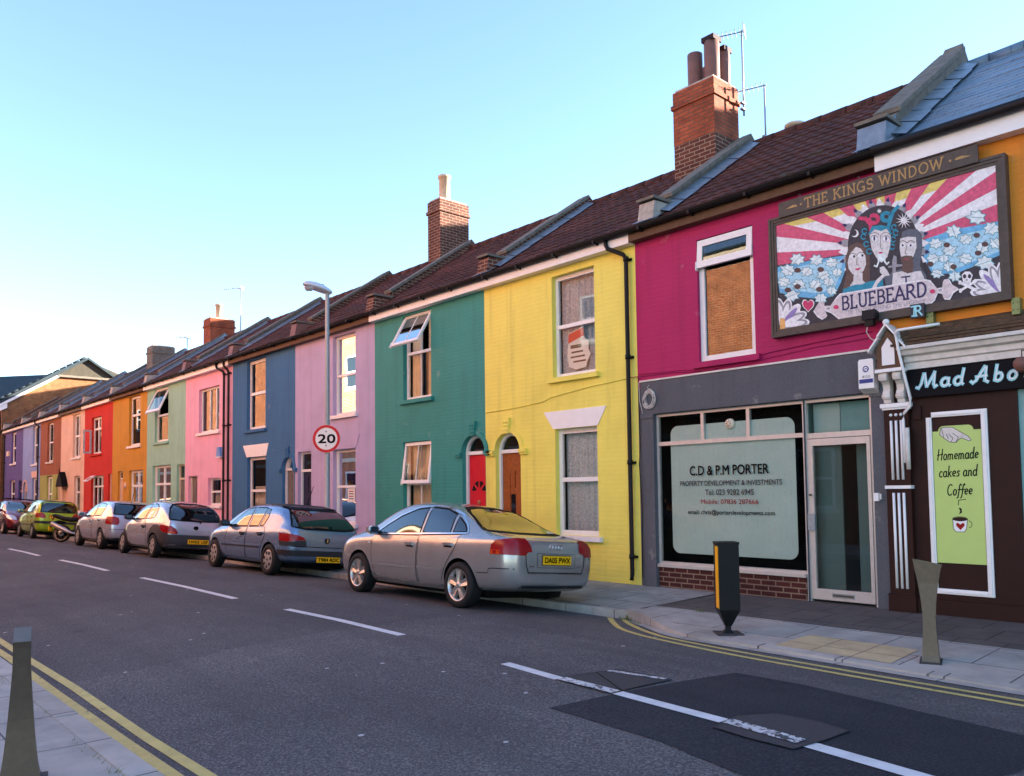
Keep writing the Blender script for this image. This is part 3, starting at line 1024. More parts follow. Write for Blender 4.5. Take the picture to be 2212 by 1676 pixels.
def parapet(t, x, m, wd=.26, rise=.2, front='mortar', flash='lead', peak=.05, cap=True):
    mb = MB()
    zr = lambda y: zroof(y) if y <= YR else ZR - (y - YR) * .69
    P = [(-.06, 5.6), (-.02, 6.0), (.34, 6.03), (.36, zroof(.36) + rise - .02)]
    top = [(YR - .25, zr(YR - .25) + rise), (YR - .02, zr(YR) + rise + peak), (YR + .25, zr(YR + .25) + rise), (6.0, zr(6.0) + rise)]
    mb.prism(P + top + [(6.0, 5.2), (.3, 5.2)], x - wd / 2 + .03, x + wd / 2 - .03, 'x', m)
    if cap:
        for i in range(9):
            ya, yb_ = lerp(.38, YR - .06, i / 9), lerp(.38, YR - .06, (i + 1) / 9) - .008
            mb.prism([(ya, zroof(ya) + rise), (yb_, zroof(yb_) + rise), (yb_ - .02, zroof(yb_) + rise + .055), (ya - .02, zroof(ya) + rise + .055)], x - wd / 2 - .015, x + wd / 2 + .015, 'x', 'stone_cope')
    # corbel head at the foot
    mb.prism([(-.16, 5.66), (-.085, 6.04), (.36, 6.07), (.36, 5.8), (.0, 5.64)], x - wd / 2 - .02, x + wd / 2 + .02, 'x', front)
    mb.box(x - wd / 2 - .045, x + wd / 2 + .045, -.13, .4, 6.071, 6.115, 'stone_cope')
    o = mb.build('parapet', t)
    if flash:
        fb = MB()
        ya = .05
        n = 7
        for i in range(n):
            a, b = lerp(ya, YR - .05, i / n), lerp(ya, YR - .05, (i + 1) / n)
            x0, x1 = x + wd / 2 - .03, x + wd / 2 + .2 + .02 * (i % 2)
            fb.face([(x0, a, zroof(a) + .14), (x0, b, zroof(b) + .13), (x1, b, zroof(b) + .055), (x1, a, zroof(a) + .06)], flash)
            fb.face([(x0 - .004, a, zroof(a) + .14), (x0 - .004, b, zroof(b) + .13), (x0 - .004, b, zroof(b) + rise - .02), (x0 - .004, a, zroof(a) + rise - .02)], flash)
        fb.face([(x - .2, -.24, 5.70), (x + .3, -.24, 5.70), (x + .22, .06, 5.87), (x - .15, .06, 5.87)], flash)
        fb.build('flashing', t)
    return o
def chimney(t, x0, x1, y0, y1, zb_, zt, mats, pots, split=None):
    mb = MB()
    zs = split or zb_
    if split:
        mb.box(x0, x1, y0, y1, zb_, split, mats[1])
    mb.box(x0 - (.004 if split else 0), x1 + (.004 if split else 0), y0 - (.004 if split else 0), y1, zs, zt - .33, mats[0], '')
    mb.box(x0 - .035, x1 + .035, y0 - .035, y1 + .035, zt - .33, zt - .25, mats[0])
    mb.box(x0 - .005, x1 + .005, y0 - .005, y1 + .005, zt - .25, zt, mats[2] if len(mats) > 2 else mats[0])
    mb.box(x0 + .03, x1 - .03, y0 + .03, y1 - .03, zt, zt + .05, 'mortar')
    o = mb.build('chimney', t)
    for px, py, r, h, pm, style in pots:
        pb = MB()
        prof = [(r * .98, 0), (r, h * .5), (r, h)]
        if style == 'lip':
            prof = [(r * .95, 0), (r * .95, h * .9), (r * 1.14, h * .91), (r * 1.14, h), ]
        prof += [(r * .78, h), (r * .76, h * .6)]
        pb.lathe(prof, (px, py, zt + .03), pm, 20)
        if style == 'hood':
            pb.box(px - r * .95, px + r * .95, py - r * .95, py + r * .95, zt + h + .03, zt + h + .12, 'dark_brown')
        pb.build('chimney_pot', o)
    return o

def shop_wall(mb, x0, x1, op, wm, rm):
    wall_face(mb, x0, x1, 3.1, 5.62, op[:1], wm)
    wall_face(mb, x0, x1, -.2, 3.1, op[1:], rm)
HG = 'colourful terraced houses along the street'
def house(label, x0, x1, wm, openings, fascia='white', gm='black_plastic', lower=None, zsplit=2.6, roof='roof_tile', wall_extra=None, rm=None):
    t = thing('terraced_house', label, 'house', ((x0 + x1) / 2, 0, 0), group=HG)
    mb = MB()
    if lower:
        up = [h for h in openings if h[2] > zsplit]
        lo = [h for h in openings if h[2] <= zsplit]
        wall_face(mb, x0, x1, zsplit, 5.62, up, wm)
        wall_face(mb, x0, x1, -.2, zsplit, lo, lower)
    else:
        wall_face(mb, x0, x1, -.2, 5.62, openings if not rm else openings[:1], wm) if not rm else shop_wall(mb, x0, x1, openings, wm, rm)
    e = .006
    mb.face([(x0 + e, 0, -.2), (x0 + e, 6, -.2), (x0 + e, 6, 5.5), (x0 + e, 2.9, 7.6), (x0 + e, 0, 5.55)], 'interior')
    mb.face([(x1 - e, 0, -.2), (x1 - e, 6, -.2), (x1 - e, 6, 5.5), (x1 - e, 2.9, 7.6), (x1 - e, 0, 5.55)], 'interior')
    mb.face([(x0 + e, 6, -.2), (x1 - e, 6, -.2), (x1 - e, 6, 5.55), (x0 + e, 6, 5.55)], 'brick_orange')
    mb.face([(x0 + e, 0.2, 2.95), (x1 - e, 0.2, 2.95), (x1 - e, 5.9, 2.95), (x0 + e, 5.9, 2.95)], 'interior')
    if wall_extra:
        wall_extra(mb)
    mb.build('wall', t)
    rb = MB()
    tile_roof(rb, x0, x1, roof, **(dict(rows=18, flat=True, step=.012) if roof == 'slate' else {}))
    rb.build('roof', t)
    fb = MB()
    h = .17 if fascia in ('white', 'white_old') else .15
    fb.box(x0 + .002, x1 - .002, -.165, -.004, 5.62 - h, 5.60, fascia)
    fb.build('fascia', t)
    gb = MB()
    n = 8
    yc, zc, r = -.235, 5.645, .06
    A = [(yc + r * math.cos(rad(180 + 180 * k / n)), zc + r * math.sin(rad(180 + 180 * k / n))) for k in range(n + 1)]
    for k in range(n):
        (a, b), (c, d) = A[k], A[k + 1]
        gb.face([(x0, a, b), (x1, a, b), (x1, c, d), (x0, c, d)], gm, True)
    gb.tube([(x0, yc - r, zc), (x1, yc - r, zc)], .009, gm, 6)
    x = x0 + .3
    while x < x1:
        gb.box(x - .012, x + .012, -.19, -.05, 5.56, 5.60, gm)
        gb.box(x - .02, x + .02, yc - r - .006, yc + r, zc - r - .012, zc - r * .3, gm)
        x += .95
    gb.build('gutter', t)
    return t
def lintel(t, p, m):
    """keystone shaped lintel, p = x of top-left, top-right, bottom-left, bottom-right, z bottom, z top"""
    a, b, c, d, z0, z1 = p
    mb = MB()
    mb.prism([(c, z0), (d, z0), (b, z1), (a, z1)], -.014, .0, 'y', m)
    return mb.build('lintel', t)
def arch_mould(t, x0, x1, zs, m, key=True, wide=.1):
    mb = MB()
    rr, cx, n = (x1 - x0) / 2, (x0 + x1) / 2, 16
    for k in range(n):
        a, b = math.pi * k / n, math.pi * (k + 1) / n
        P = [(cx - (rr + .004) * math.cos(a), zs + (rr + .004) * math.sin(a)), (cx - (rr + .004) * math.cos(b), zs + (rr + .004) * math.sin(b)),
             (cx - (rr + wide) * math.cos(b), zs + (rr + wide) * math.sin(b)), (cx - (rr + wide) * math.cos(a), zs + (rr + wide) * math.sin(a))]
        mb.prism(P, -.028, 0, 'y', m)
    for s_ in (-1, 1):
        xa = cx + s_ * (rr + .005)
        xb = cx + s_ * (rr + .2)
        a, b = min(xa, xb), max(xa, xb)
        mb.box(a, b, -.075, 0, zs - .03, zs + .03, m)
        mb.box(a + .015, b - .015, -.05, 0, zs - .075, zs - .03, m)
    if key:
        zt = zs + rr
        mb.prism([(cx - .07, zt - .02), (cx + .07, zt - .02), (cx + .1, zt + .27), (cx - .1, zt + .27)], -.06, 0, 'y', m)
        for i in range(3):
            for j in (-1, 1):
                mb.lathe([(.0, -.02), (.02, -.012), (.026, 0)], (cx + j * .035, -.06, zt + .05 + i * .07), m, 8, 'y')
    return mb.build('arch_moulding', t)

X = [-8.23, -12.03, -16.0, -19.94, -24.03, -27.93, -31.88, -36.19, -40.46, -44.69, -49.03, -53.3, -58.47]

# yellow
def crack(mb):
    pass
t = house('bright yellow painted brick house with wooden arched door, beside the magenta shop', X[1], X[0], 'paint_yellow',
          [(-10.15, -9.13, 3.49, 5.32), (-10.12, -9.12, .72, 2.58), (-11.74, -11.03, -.05, 2.25, 1)])
win(t, -10.15, -9.13, 3.49, 5.32, (.5,), fw=.065, sill='paint_yellow', cur='net', cm='curtain_grey', label='upper window with a torn poster behind its lower pane')
win(t, -10.12, -9.12, .72, 2.58, (.52,), fw=.075, sill='white', cur='net', cm='net')
lintel(t, (-10.39, -8.90, -10.15, -9.10, 2.585, 2.9), 'white')
door(t, -11.74, -11.03, .02, 2.25, 'wood_door', arch=True, style='wood', label='brown wooden panelled door under a white arched fanlight')
arch_mould(t, -11.74, -11.03, 2.25, 'paint_yellow')
pipe_down(t, -8.36, 5.62)
mb = MB()                                              # the torn poster stuck inside the glass
P = [(-9.93, 4.02), (-9.9, 4.28), (-9.55, 4.36), (-9.52, 4.16), (-9.42, 4.08), (-9.44, 3.95), (-9.38, 3.86), (-9.46, 3.74), (-9.5, 3.64), (-9.74, 3.62), (-9.9, 3.68), (-9.94, 3.85)]
mb.face([(a, .165, b) for a, b in P], 'paper')
mb.face([(a, .163, b) for a, b in [(-9.92, 4.1), (-9.9, 4.27), (-9.56, 4.34), (-9.53, 4.2)]], 'red_paint')
for i, (a, b) in enumerate(((-9.86, -9.6), (-9.84, -9.56), (-9.86, -9.52), (-9.8, -9.5))):
    mb.box(a, b, .161, .163, 4.0 - i * .085, 4.03 - i * .085 + (.03 if i == 0 else 0), 'dark_trim')
o = mb.build('poster')
tag(o, 'torn white and red poster stuck inside the upper window of the yellow house', 'poster')

mb = MB()
mb.tube([(-12.0, -.012, 3.03), (-11.2, -.012, 3.05), (-10.4, -.014, 3.10), (-10.2, -.014, 3.16), (-9.2, -.012, 3.26), (-8.4, -.012, 3.30)], .008, 'paint_yellow', 6)
mb.build('wall_cable', t)
# green
t = house('deep green painted brick house with red arched door, between the yellow and the lilac houses', X[2], X[1], 'paint_green',
          [(-14.84, -13.8, 3.52, 5.40), (-14.86, -13.82, .66, 2.6), (-12.76, -12.04, -.05, 2.26, 1)])
win(t, -14.84, -13.8, 3.52, 5.40, (.55,), bars=(.5,), sill='paint_green', cur='sides', sash=(4.56, 5.38, rad(30)), label='upper window with its top sash swung wide open')
win(t, -14.86, -13.82, .66, 2.6, (.53,), bars=(.5,), sill='white', cur='net', cm='curtain_cream', sash=(1.68, 2.58, rad(7)), label='lower window with its top sash slightly open')
door(t, -12.76, -12.04, .02, 2.26, 'red_door', arch=True, style='fan', label='red panelled door with a fan window under a white arched fanlight')
arch_mould(t, -12.76, -12.04, 2.26, 'paint_green')
parapet(t, X[1] + .1, 'brick_chimney_dark', front='brick_chimney_dark')
parapet(t, X[2] - .02, 'brick_chimney_dark', front='brick_chimney_dark', flash=None)
chimney(t, -17.1, -16.56, 2.35, 3.3, 6.4, 9.14, ('brick_chimney_dark', 'brick_chimney_dark'), [(-16.76, 2.65, .15, .68, 'buff_pot', 'lip')])

# lilac
t = house('lilac rendered house with navy door, behind the street lamp', X[3], X[2], 'render_lilac',
          [(-17.93, -16.86, 3.42, 5.40), (-17.93, -16.86, .75, 2.57), (-19.78, -19.05, -.05, 2.6)], fascia='brown_wood')
win(t, -17.93, -16.86, 3.42, 5.40, (.5,), cur='dark', sill='white', gl='glass_mirror')
win(t, -17.93, -16.86, .75, 2.57, (.5,), cur='net', sill='white')
lintel(t, (-18.1, -16.66, -17.95, -16.84, 2.58, 2.9), 'render_lilac')
door(t, -19.78, -19.05, .02, 2.6, 'navy_door', .5)
mb = MB()
mb.face([(-17.45, .128, 1.28), (-17.1, .128, 1.28), (-17.1, .128, 1.62), (-17.45, .128, 1.62)], 'paper')
for i in range(4):
    mb.face([(-17.38, .126, 1.35 + i * .06), (-17.17, .126, 1.35 + i * .06), (-17.17, .126, 1.372 + i * .06), (-17.38, .126, 1.372 + i * .06)], 'light_red' if i % 2 else 'dark_trim')
tag(mb.build('window_notice'), 'small white paper notice in the lower window of the lilac house', 'notice')

# blue
t = house('steel blue rendered house with white keystone lintel, between lilac and pink houses', X[4], X[3], 'render_blue',
          [(-23.0, -21.75, 3.38, 5.43), (-22.95, -21.71, .7, 2.58), (-20.68, -20.0, -.05, 2.16, 1)], fascia='brown_wood')
win(t, -23.0, -21.75, 3.38, 5.43, (.52,), cur='dark', sill='render_blue', fw=.08, gl='glass_mirror')
win(t, -22.95, -21.71, .7, 2.58, (.48,), cur='half', sill='white', fw=.075)
lintel(t, (-23.23, -21.53, -22.97, -21.69, 2.585, 2.94), 'white')
door(t, -20.68, -20.0, .02, 2.16, 'grey_door', arch=True)
arch_mould(t, -20.68, -20.0, 2.16, 'render_blue')
parapet(t, X[3] + .1, 'brick_chimney_dark', front='terracotta', flash=None)
parapet(t, X[4] + .1, 'stone_cope', front='terracotta')

# pink
t = house('pink rendered house with wide three-light upper window and small lower window', X[5], X[4], 'render_pink',
          [(-26.74, -25.05, 3.52, 4.97), (-25.92, -24.88, 1.16, 2.03), (-27.62, -26.82, -.05, 2.13)])
win(t, -26.74, -25.05, 3.52, 4.97, (), (.42, .72), cur='dark', sill='white', gl='glass_mirror')
win(t, -25.92, -24.88, 1.16, 2.03, (.5,), cur='half', sill='white')
door(t, -27.62, -26.82, .02, 2.13, 'grey_door', 0, fm='cream')
pipe_down(t, -24.52, 5.62)
pipe_down(t, -24.17, 5.62, neck=.1)
lb = MB()
lb.prism([(-24.98, 2.68), (-24.66, 2.68), (-24.74, 2.98), (-24.9, 2.98)], -.13, 0, 'y', 'sky_blue_film')
lb.box(-24.99, -24.65, -.14, 0, 2.655, 2.68, 'white')
tag(lb.build('alarm_box'), 'small blue tapered alarm box on the pink wall beside the downpipes', 'alarm box', 'alarm boxes on the shop and house walls')

# mint
t = house('mint green rendered house with its upper sash swung open', X[6], X[5], 'render_mint',
          [(-31.02, -29.63, 3.44, 5.41), (-31.2, -29.3, .8, 2.59), (-28.72, -27.97, -.05, 2.56)])
win(t, -31.02, -29.63, 3.44, 5.41, (.5,), cur='dark', sill='render_mint', sash=(4.42, 5.39, rad(24)), fw=.08, label='upper window with its top sash swung open')
win(t, -31.2, -29.3, .8, 2.59, (.62,), (.5,), cur='half', sill='white', fw=.075)
door(t, -28.72, -27.97, .02, 2.56, 'grey_door', .5, fm='cream')
parapet(t, X[5] + .1, 'stone_cope', front='terracotta')
parapet(t, X[6] + .1, 'lead', front='mortar')
chimney(t, -32.4, -31.7, 2.3, 3.3, 6.3, 8.55, ('brick_chimney', 'brick_chimney'), [(-31.95, 2.75, .14, .6, 'buff_pot', 'lip')])
# mustard
t = house('mustard rendered house with tall single upper window, beside the red house', X[7], X[6], 'render_mustard',
          [(-34.05, -32.67, 3.45, 5.41), (-33.96, -32.3, .7, 2.49), (-35.43, -34.76, -.05, 2.5)], fascia='brown_wood')
win(t, -34.05, -32.67, 3.45, 5.41, (.62,), cur='dark', sill='white', fw=.08)
win(t, -33.96, -32.3, .7, 2.49, (.66,), (.5,), cur='dark', sill='white', fw=.08)
door(t, -35.43, -34.76, .02, 2.5, 'pale_door', .3, fm='cream')
parapet(t, X[7] + .1, 'lead', front='mortar')
hb = MB()
hb.lathe([(0, -.03), (.13, -.03), (.13, 0)], (-34.42, 0, 1.9), 'render_peach', 16, 'y')
hb.build('house_plaque', t)
# red
t = house('bright red rendered house with open casements above and below', X[8], X[7], 'render_red',
          [(-39.33, -37.83, 3.35, 4.98), (-39.3, -37.39, .7, 2.4), (-36.75, -36.25, -.05, 2.44)])
win(t, -39.33, -37.83, 3.35, 4.98, (.68,), (.5,), cur='dark', sill='render_red', fw=.08)
win(t, -39.3, -37.39, .7, 2.4, (.72,), (.36, .68), cur='dark', sill='white', fw=.08)
door(t, -36.75, -36.25, .02, 2.44, 'pale_door', .3, fm='cream')
ob = MB()
frame_bars(ob, -39.66, -39.33, 3.4, 4.45, .07, -.01, .03, 'curtain_grey')
ob.v = [tuple(Matrix.Rotation(rad(84), 4, 'Z') @ (Vector(p) - Vector((-39.33, 0, 0))) + Vector((-39.33, 0, 0))) for p in ob.v]
ob.build('open_casement', t)
ob = MB()
frame_bars(ob, -39.3, -38.62, 1.96, 2.38, .07, -.03, .01, 'white')
ob.v = [tuple(Matrix.Rotation(rad(-55), 4, 'X') @ (Vector(p) - Vector((0, 0, 2.38))) + Vector((0, 0, 2.38))) for p in ob.v]
ob.build('open_casement', t)
parapet(t, X[8] + .1, 'lead', front='mortar')
chimney(t, -39.3, -38.5, 2.3, 3.3, 6.3, 8.4, ('stone_cope', 'stone_cope'), [])
# peach
t = house('peach rendered house with small black canopy over its door', X[9], X[8], 'render_peach',
          [(-42.48, -41.17, 3.32, 5.37), (-42.15, -41.04, .76, 2.46), (-44.3, -43.35, -.05, 1.99)], fascia='stone_cope')
win(t, -42.48, -41.17, 3.32, 5.37, (.5,), (.5,), cur='net', sill='white', fw=.08)
win(t, -42.15, -41.04, .76, 2.46, (.55,), cur='net', sill='white', fw=.08)
door(t, -44.3, -43.35, .02, 1.99, 'pale_door', 0, fm='cream')
cb_ = MB()
cb_.prism([(-44.45, 1.98), (-43.2, 1.98), (-43.4, 2.3), (-43.75, 2.62), (-43.82, 2.85), (-43.9, 2.62), (-44.25, 2.3)], -.27, -.24, 'y', 'black')
cb_.prism([(-44.45, 1.98), (-43.2, 1.98), (-43.4, 2.3), (-43.82, 2.7), (-44.25, 2.3)], -.24, 0, 'y', 'black')
cb_.build('door_canopy', t)
parapet(t, X[9] + .1, 'lead', front='mortar')
# brown over sage
t = house('house rendered brown above and sage green below with pale pink door', X[10], X[9], 'render_brown',
          [(-47.5, -46.28, 3.29, 5.32), (-47.54, -46.33, .76, 2.58), (-45.52, -44.8, -.05, 2.19)], lower='render_sage', zsplit=2.62)
win(t, -47.5, -46.28, 3.29, 5.32, (.5,), cur='dark', sill='white_old', fw=.08)
win(t, -47.54, -46.33, .76, 2.53, (.5,), cur='net', sill='white', fw=.08)
door(t, -45.52, -44.8, .02, 2.19, 'pale_door', 0, fm='cream')
parapet(t, X[10] + .1, 'lead', front='mortar')
# light blue
t = house('pale sky blue rendered house with pink framed arched teal door', X[11], X[10], 'render_sky',
          [(-50.88, -49.5, 3.28, 5.39), (-50.85, -49.6, .75, 2.53), (-53.1, -52.05, -.05, 1.85, 1)])
win(t, -50.88, -49.5, 3.28, 5.39, (.5,), cur='net', sill='white', fw=.09)
win(t, -50.85, -49.6, .75, 2.53, (.5,), cur='net', sill='pale_door', fw=.09)
lintel(t, (-51.05, -49.4, -50.9, -49.55, 2.56, 2.9), 'pale_door')
door(t, -53.1, -52.05, .02, 1.85, 'teal_door', arch=True, fm='pale_door')
arch_mould(t, -53.1, -52.05, 1.85, 'pale_door', key=False)
pipe_down(t, -49.2, 5.62)
parapet(t, X[11] + .1, 'stone_cope', front='mortar', flash=None)
# purple
t = house('violet rendered end house beside the brown brick building', X[12], X[11], 'render_purple',
          [(-56.52, -55.2, 3.5, 5.38), (-56.8, -55.28, .9, 2.51), (-54.3, -53.5, -.05, 2.47)])
win(t, -56.52, -55.2, 3.5, 5.38, (.5,), cur='net', sill='white', fw=.09)
win(t, -56.8, -55.28, .9, 2.51, (.5,), cur='blind', sill='white', fw=.09)
door(t, -54.3, -53.5, .02, 2.47, 'navy_door', .4, fm='navy_door')
hb = MB()
hb.box(-57.55, -56.95, -.08, 0, 4.0, 4.3, 'cream')
hb.build('house_plaque', t)
pipe_down(t, -58.2, 5.62)
parapet(t, X[12] + .1, 'brick_chimney_dark', front='mortar', flash=None)

# brown brick building at the far end of the terrace, its gable lit by the sun
t = thing('brick_building', 'tall brown brick building with white bargeboard gable beyond the violet end house', 'building', (-66, 0, 0))
mb = MB()
Pg = [(.06, -.3), (9.9, -.3), (9.9, 7.4), (8.2, 9.55), (3.3, 9.55), (.06, 7.35)]
mb.prism(Pg, -74, -60.0, 'x', 'brick_buff')
mb.build('wall', t)
mb = MB()
mb.prism([(3.1, 9.62), (5.0, 10.74), (8.0, 9.62)], -73.9, -60.05, 'x', 'hung_tile')
mb.build('hung_tile_gable', t)
mb = MB()
mb.prism([(-.35, 7.28), (3.25, 9.62), (5.0, 10.78), (5.0, 10.93), (3.1, 9.82), (-.4, 7.45)], -74.2, -59.8, 'x', 'dark_roof')
mb.prism([(5.0, 10.78), (10.2, 7.3), (10.2, 7.45), (5.0, 10.93)], -74.2, -59.8, 'x', 'dark_roof')
for i in range(13):
    y = lerp(-.2, 4.9, i / 13)
    z = 7.58 + (y + .4) * .64
    mb.tube([(-59.95, y, z - .02), (-59.95, y + .33, z + .19)], .09, 'dark_roof', 8)
mb.build('roof', t)
mb = MB()
mb.prism([(-.35, 7.1), (3.25, 9.44), (3.25, 9.62), (-.35, 7.28)], -60.1, -59.78, 'x', 'white')
mb.prism([(-.35, 6.85), (.3, 7.2), (.3, 7.5), (-.35, 7.1)], -60.0, -59.79, 'x', 'white')
mb.box(-60.1, -59.75, 3.2, 8.4, 9.46, 9.6, 'stone_cope')
mb.build('bargeboard', t)
mb = MB()
mb.tube([(-59.9, -.1, 7.0), (-59.9, -.06, 6.6), (-59.9, -.05, -.1)], .06, 'black_plastic', 8)
mb.build('downpipe', t)
mb = MB()
frame_bars(mb, -62.2, -60.8, 3.6, 5.3, .1, -.02, .04, 'white', (.5,), (.5,))
mb.face([(-62.2, .02, 3.6), (-60.8, .02, 3.6), (-60.8, .02, 5.3), (-62.2, .02, 5.3)], 'car_glass')
mb.build('window', t)
# dark-roofed block where the street bends
t = thing('distant_building', 'building with broad dark slate roof at the bend beyond the brick gable', 'building', (-82, -2, 0), (0, 0, rad(38)))
mb = MB()
mb.box(-12, 9, 0, 10, -.5, 7.0, 'brick_orange')
mb.build('wall', t, local=True)
mb = MB()
mb.prism([(-.5, 6.9), (6, 12.3), (12, 6.9)], -12.3, 9.3, 'x', 'dark_roof')
mb.build('roof', t, local=True)
mb = MB()
for x in (-10, -6.5, -3, .5, 4):
    frame_bars(mb, x, x + 1.3, 3.6, 5.4, .09, -.05, .02, 'white', (.5,))
    mb.face([(x, -.012, 3.6), (x + 1.3, -.012, 3.6), (x + 1.3, -.012, 5.4), (x, -.012, 5.4)], 'car_glass')
mb.build('window', t, local=True)

# what stands behind the camera and behind the terrace: it lights, shades and is mirrored
t = thing('brick_terrace', 'long three-storey orange brick terrace across the street, mirrored in the painted houses windows', 'building', (-30, -11.3, 0))
mb = MB()
mb.box(-95, -9.2, -19, -11.3, -.3, 10.9, 'brick_opposite')
mb.box(-95.2, -9.0, -19, -11.18, 10.9, 11.15, 'cream')
mb.box(-95, -9.2, -19, -11.27, 3.1, 3.3, 'cream')
mb.build('wall', t)
mb = MB()
mb.prism([(-11.1, 11.15), (-15, 13.4), (-19, 11.15)], -95, -9.2, 'x', 'dark_roof')
mb.build('roof', t)
wb_, gb_ = MB(), MB()
x = -91.6
while x < -10.5:
    for z0, z1 in ((.9, 2.6), (3.9, 5.7), (6.9, 8.6)):
        frame_bars(wb_, x, x + 1.15, z0, z1, .08, -11.29, -11.24, 'white', (.5,))
        wb_.box(x - .1, x + 1.25, -11.29, -11.22, z0 - .12, z0 - .001, 'cream')
        gb_.face([(x, -11.285, z0), (x + 1.15, -11.285, z0), (x + 1.15, -11.285, z1), (x, -11.285, z1)], 'car_glass')
    x += 4.2
wo = wb_.build('window', t)
gb_.build('glass', wo)
t = thing('rear_terrace', 'row of tall brick houses behind the painted terrace that shades its roofs', 'building', (-30, 17, 0))
mb = MB()
mb.box(-110, 60, 13.5, 20, -.3, 9.0, 'brick_orange')
mb.build('wall', t)
mb = MB()
mb.prism([(13.2, 8.9), (16.6, 11.85), (20.3, 8.9)], -110, 60, 'x', 'roof_tile')
mb.build('roof', t)

# ------------------------------------------------------------------ magenta house with the grey shopfront
XM = -4.28
t = house('magenta painted brick house over a grey shopfront, left of the orange cafe', X[0], XM, 'paint_magenta',
          [(-7.05, -6.1, 3.38, 5.24), (-7.91, -5.42, -.05, 2.67), (-5.42, -4.5, -.05, 2.67)], fascia='brown_wood', rm='render_grey')
win(t, -7.05, -6.1, 3.38, 5.24, (), fw=.085, cur='dark', sill='paint_magenta', gl='glass_mirror', sash=(4.80, 5.22, rad(5)), y=.06, label='upper window with its small top vent ajar')
parapet(t, X[0] + .33, 'stone_cope', front='mortar')
chimney(t, -9.02, -8.12, 2.2, 2.98, 6.4, 8.98, ('brick_chimney', 'brick_chimney_dark'),
        [(-8.66, 2.42, .14, .66, 'terracotta', ''), (-8.29, 2.42, .14, .74, 'terracotta', 'hood'), (-8.29, 2.78, .13, .66, 'terracotta', 'hood'), (-8.62, 2.78, .13, .5, 'terracotta', '')], 7.95)
parapet(t, XM - .05, 'stone_cope', front='lead', rise=.3, wd=.32, peak=.1)
chimney(t, -7.9, -7.2, 4.0, 4.7, 6.4, 7.9, ('brick_chimney', 'brick_chimney'), [(-7.7, 4.3, .17, .62, 'buff_pot', 'lip'), (-7.35, 4.4, .15, .5, 'buff_pot', 'lip')])
mb = MB()
mb.box(-8.15, -4.30, -.035, -.002, 2.68, 3.20, 'render_grey')
mb.box(-8.16, -4.30, -.05, -.002, 3.20, 3.225, 'white_old')
mb.box(-8.14, -7.915, -.03, -.002, -.15, 2.62, 'render_grey')
mb.box(-8.15, -7.905, -.045, -.002, 2.62, 2.68, 'render_grey')
mb.box(-4.495, -4.33, -.03, -.002, -.15, 2.62, 'render_grey')
mb.box(-4.505, -4.32, -.045, -.002, 2.62, 2.68, 'render_grey')
sf = mb.build('shopfront', t)
mb = MB()
mb.box(-4.485, -4.425, -.07, -.03, 1.32, 1.42, 'white')
mb.box(-4.42, -4.395, -.06, -.03, 1.34, 1.41, 'white_old')
mb.build('door_bell', sf)
mb = MB()
mb.box(-7.91, -5.46, .03, .12, -.15, .30, 'brick_riser')
mb.box(-7.91, -5.46, .0, .13, .30, .345, 'aluminium')
mb.build('stall_riser', sf)
mb = MB()
a, b = .045, .105
def bar(x0, x1, z0, z1):
    mb.box(x0, x1, a, b, z0, z1, 'aluminium')
bar(-7.91, -7.87, .345, 2.67)
bar(-5.46, -5.40, -.02, 2.67)
bar(-4.55, -4.50, -.02, 2.67)
bar(-7.87, -5.46, 2.63, 2.67)
bar(-5.40, -4.55, 2.63, 2.67)
bar(-7.87, -5.46, 2.175, 2.235)
bar(-7.87, -5.46, .345, .385)
for x in (-7.06, -6.29):
    bar(x - .025, x + .025, 2.235, 2.63)
bar(-5.40, -4.55, 2.15, 2.22)
fr = mb.build('shop_window', sf)
mb = MB()
mb.face([(-7.88, .075, .37), (-5.45, .075, .37), (-5.45, .075, 2.64), (-7.88, .075, 2.64)], 'shop_glass')
mb.build('glass', fr)
mb = MB()
def rrect(x0, x1, z0, z1, r, n=6):
    P = []
    for cx, cz, a0 in ((x1 - r, z0 + r, -90), (x1 - r, z1 - r, 0), (x0 + r, z1 - r, 90), (x0 + r, z0 + r, 180)):
        P += [(cx + r * math.cos(rad(a0 + 90 * k / n)), cz + r * math.sin(rad(a0 + 90 * k / n))) for k in range(n + 1)]
    return P
mb.face([(p, .095, q) for p, q in rrect(-7.68, -5.60, .52, 2.47, .13)], 'frost')
for i in range(23):
    x = -7.62 + i * .088
    mb.face([(x, .0935, .56), (x + .006, .0935, .56), (x + .006, .0935, 2.42), (x, .0935, 2.42)], 'curtain_grey')
mb.build('frosted_panel', fr)
mb = MB()
mb.box(-7.9, -5.45, .5, .52, 0, 2.67, 'black')
mb.box(-5.45, -4.45, 1.6, 1.62, 0, 2.67, 'interior')
mb.box(-5.45, -4.45, .15, 1.6, -.06, -.03, 'brown_wood')
mb.box(-5.46, -5.44, .15, 1.6, -.03, 2.67, 'teal_paint')
mb.box(-4.90, -4.74, .40, .44, 0, 2.1, 'frost')
mb.box(-5.40, -5.03, .24, .27, 0, 2.62, 'frost')
mb.box(-5.02, -4.55, .24, .27, 2.15, 2.62, 'teal_paint')
mb.build('shop_interior', sf)
mb = MB()
bar2 = lambda x0, x1, z0, z1: mb.box(x0, x1, .035, .095, z0, z1, 'aluminium')
bar2(-5.395, -5.325, .03, 2.14)
bar2(-4.60, -4.555, .03, 2.14)
bar2(-5.325, -4.60, 2.05, 2.14)
bar2(-5.325, -4.60, .03, .17)
mb.box(-5.11, -4.82, .025, .035, .07, .125, 'galv')
mb.box(-5.10, -4.83, .02, .025, .085, .11, 'steel')
dr = mb.build('shop_door', sf)
mb = MB()
mb.face([(-5.33, .065, .16), (-4.59, .065, .16), (-4.59, .065, 2.06), (-5.33, .065, 2.06)], 'glass_dark')
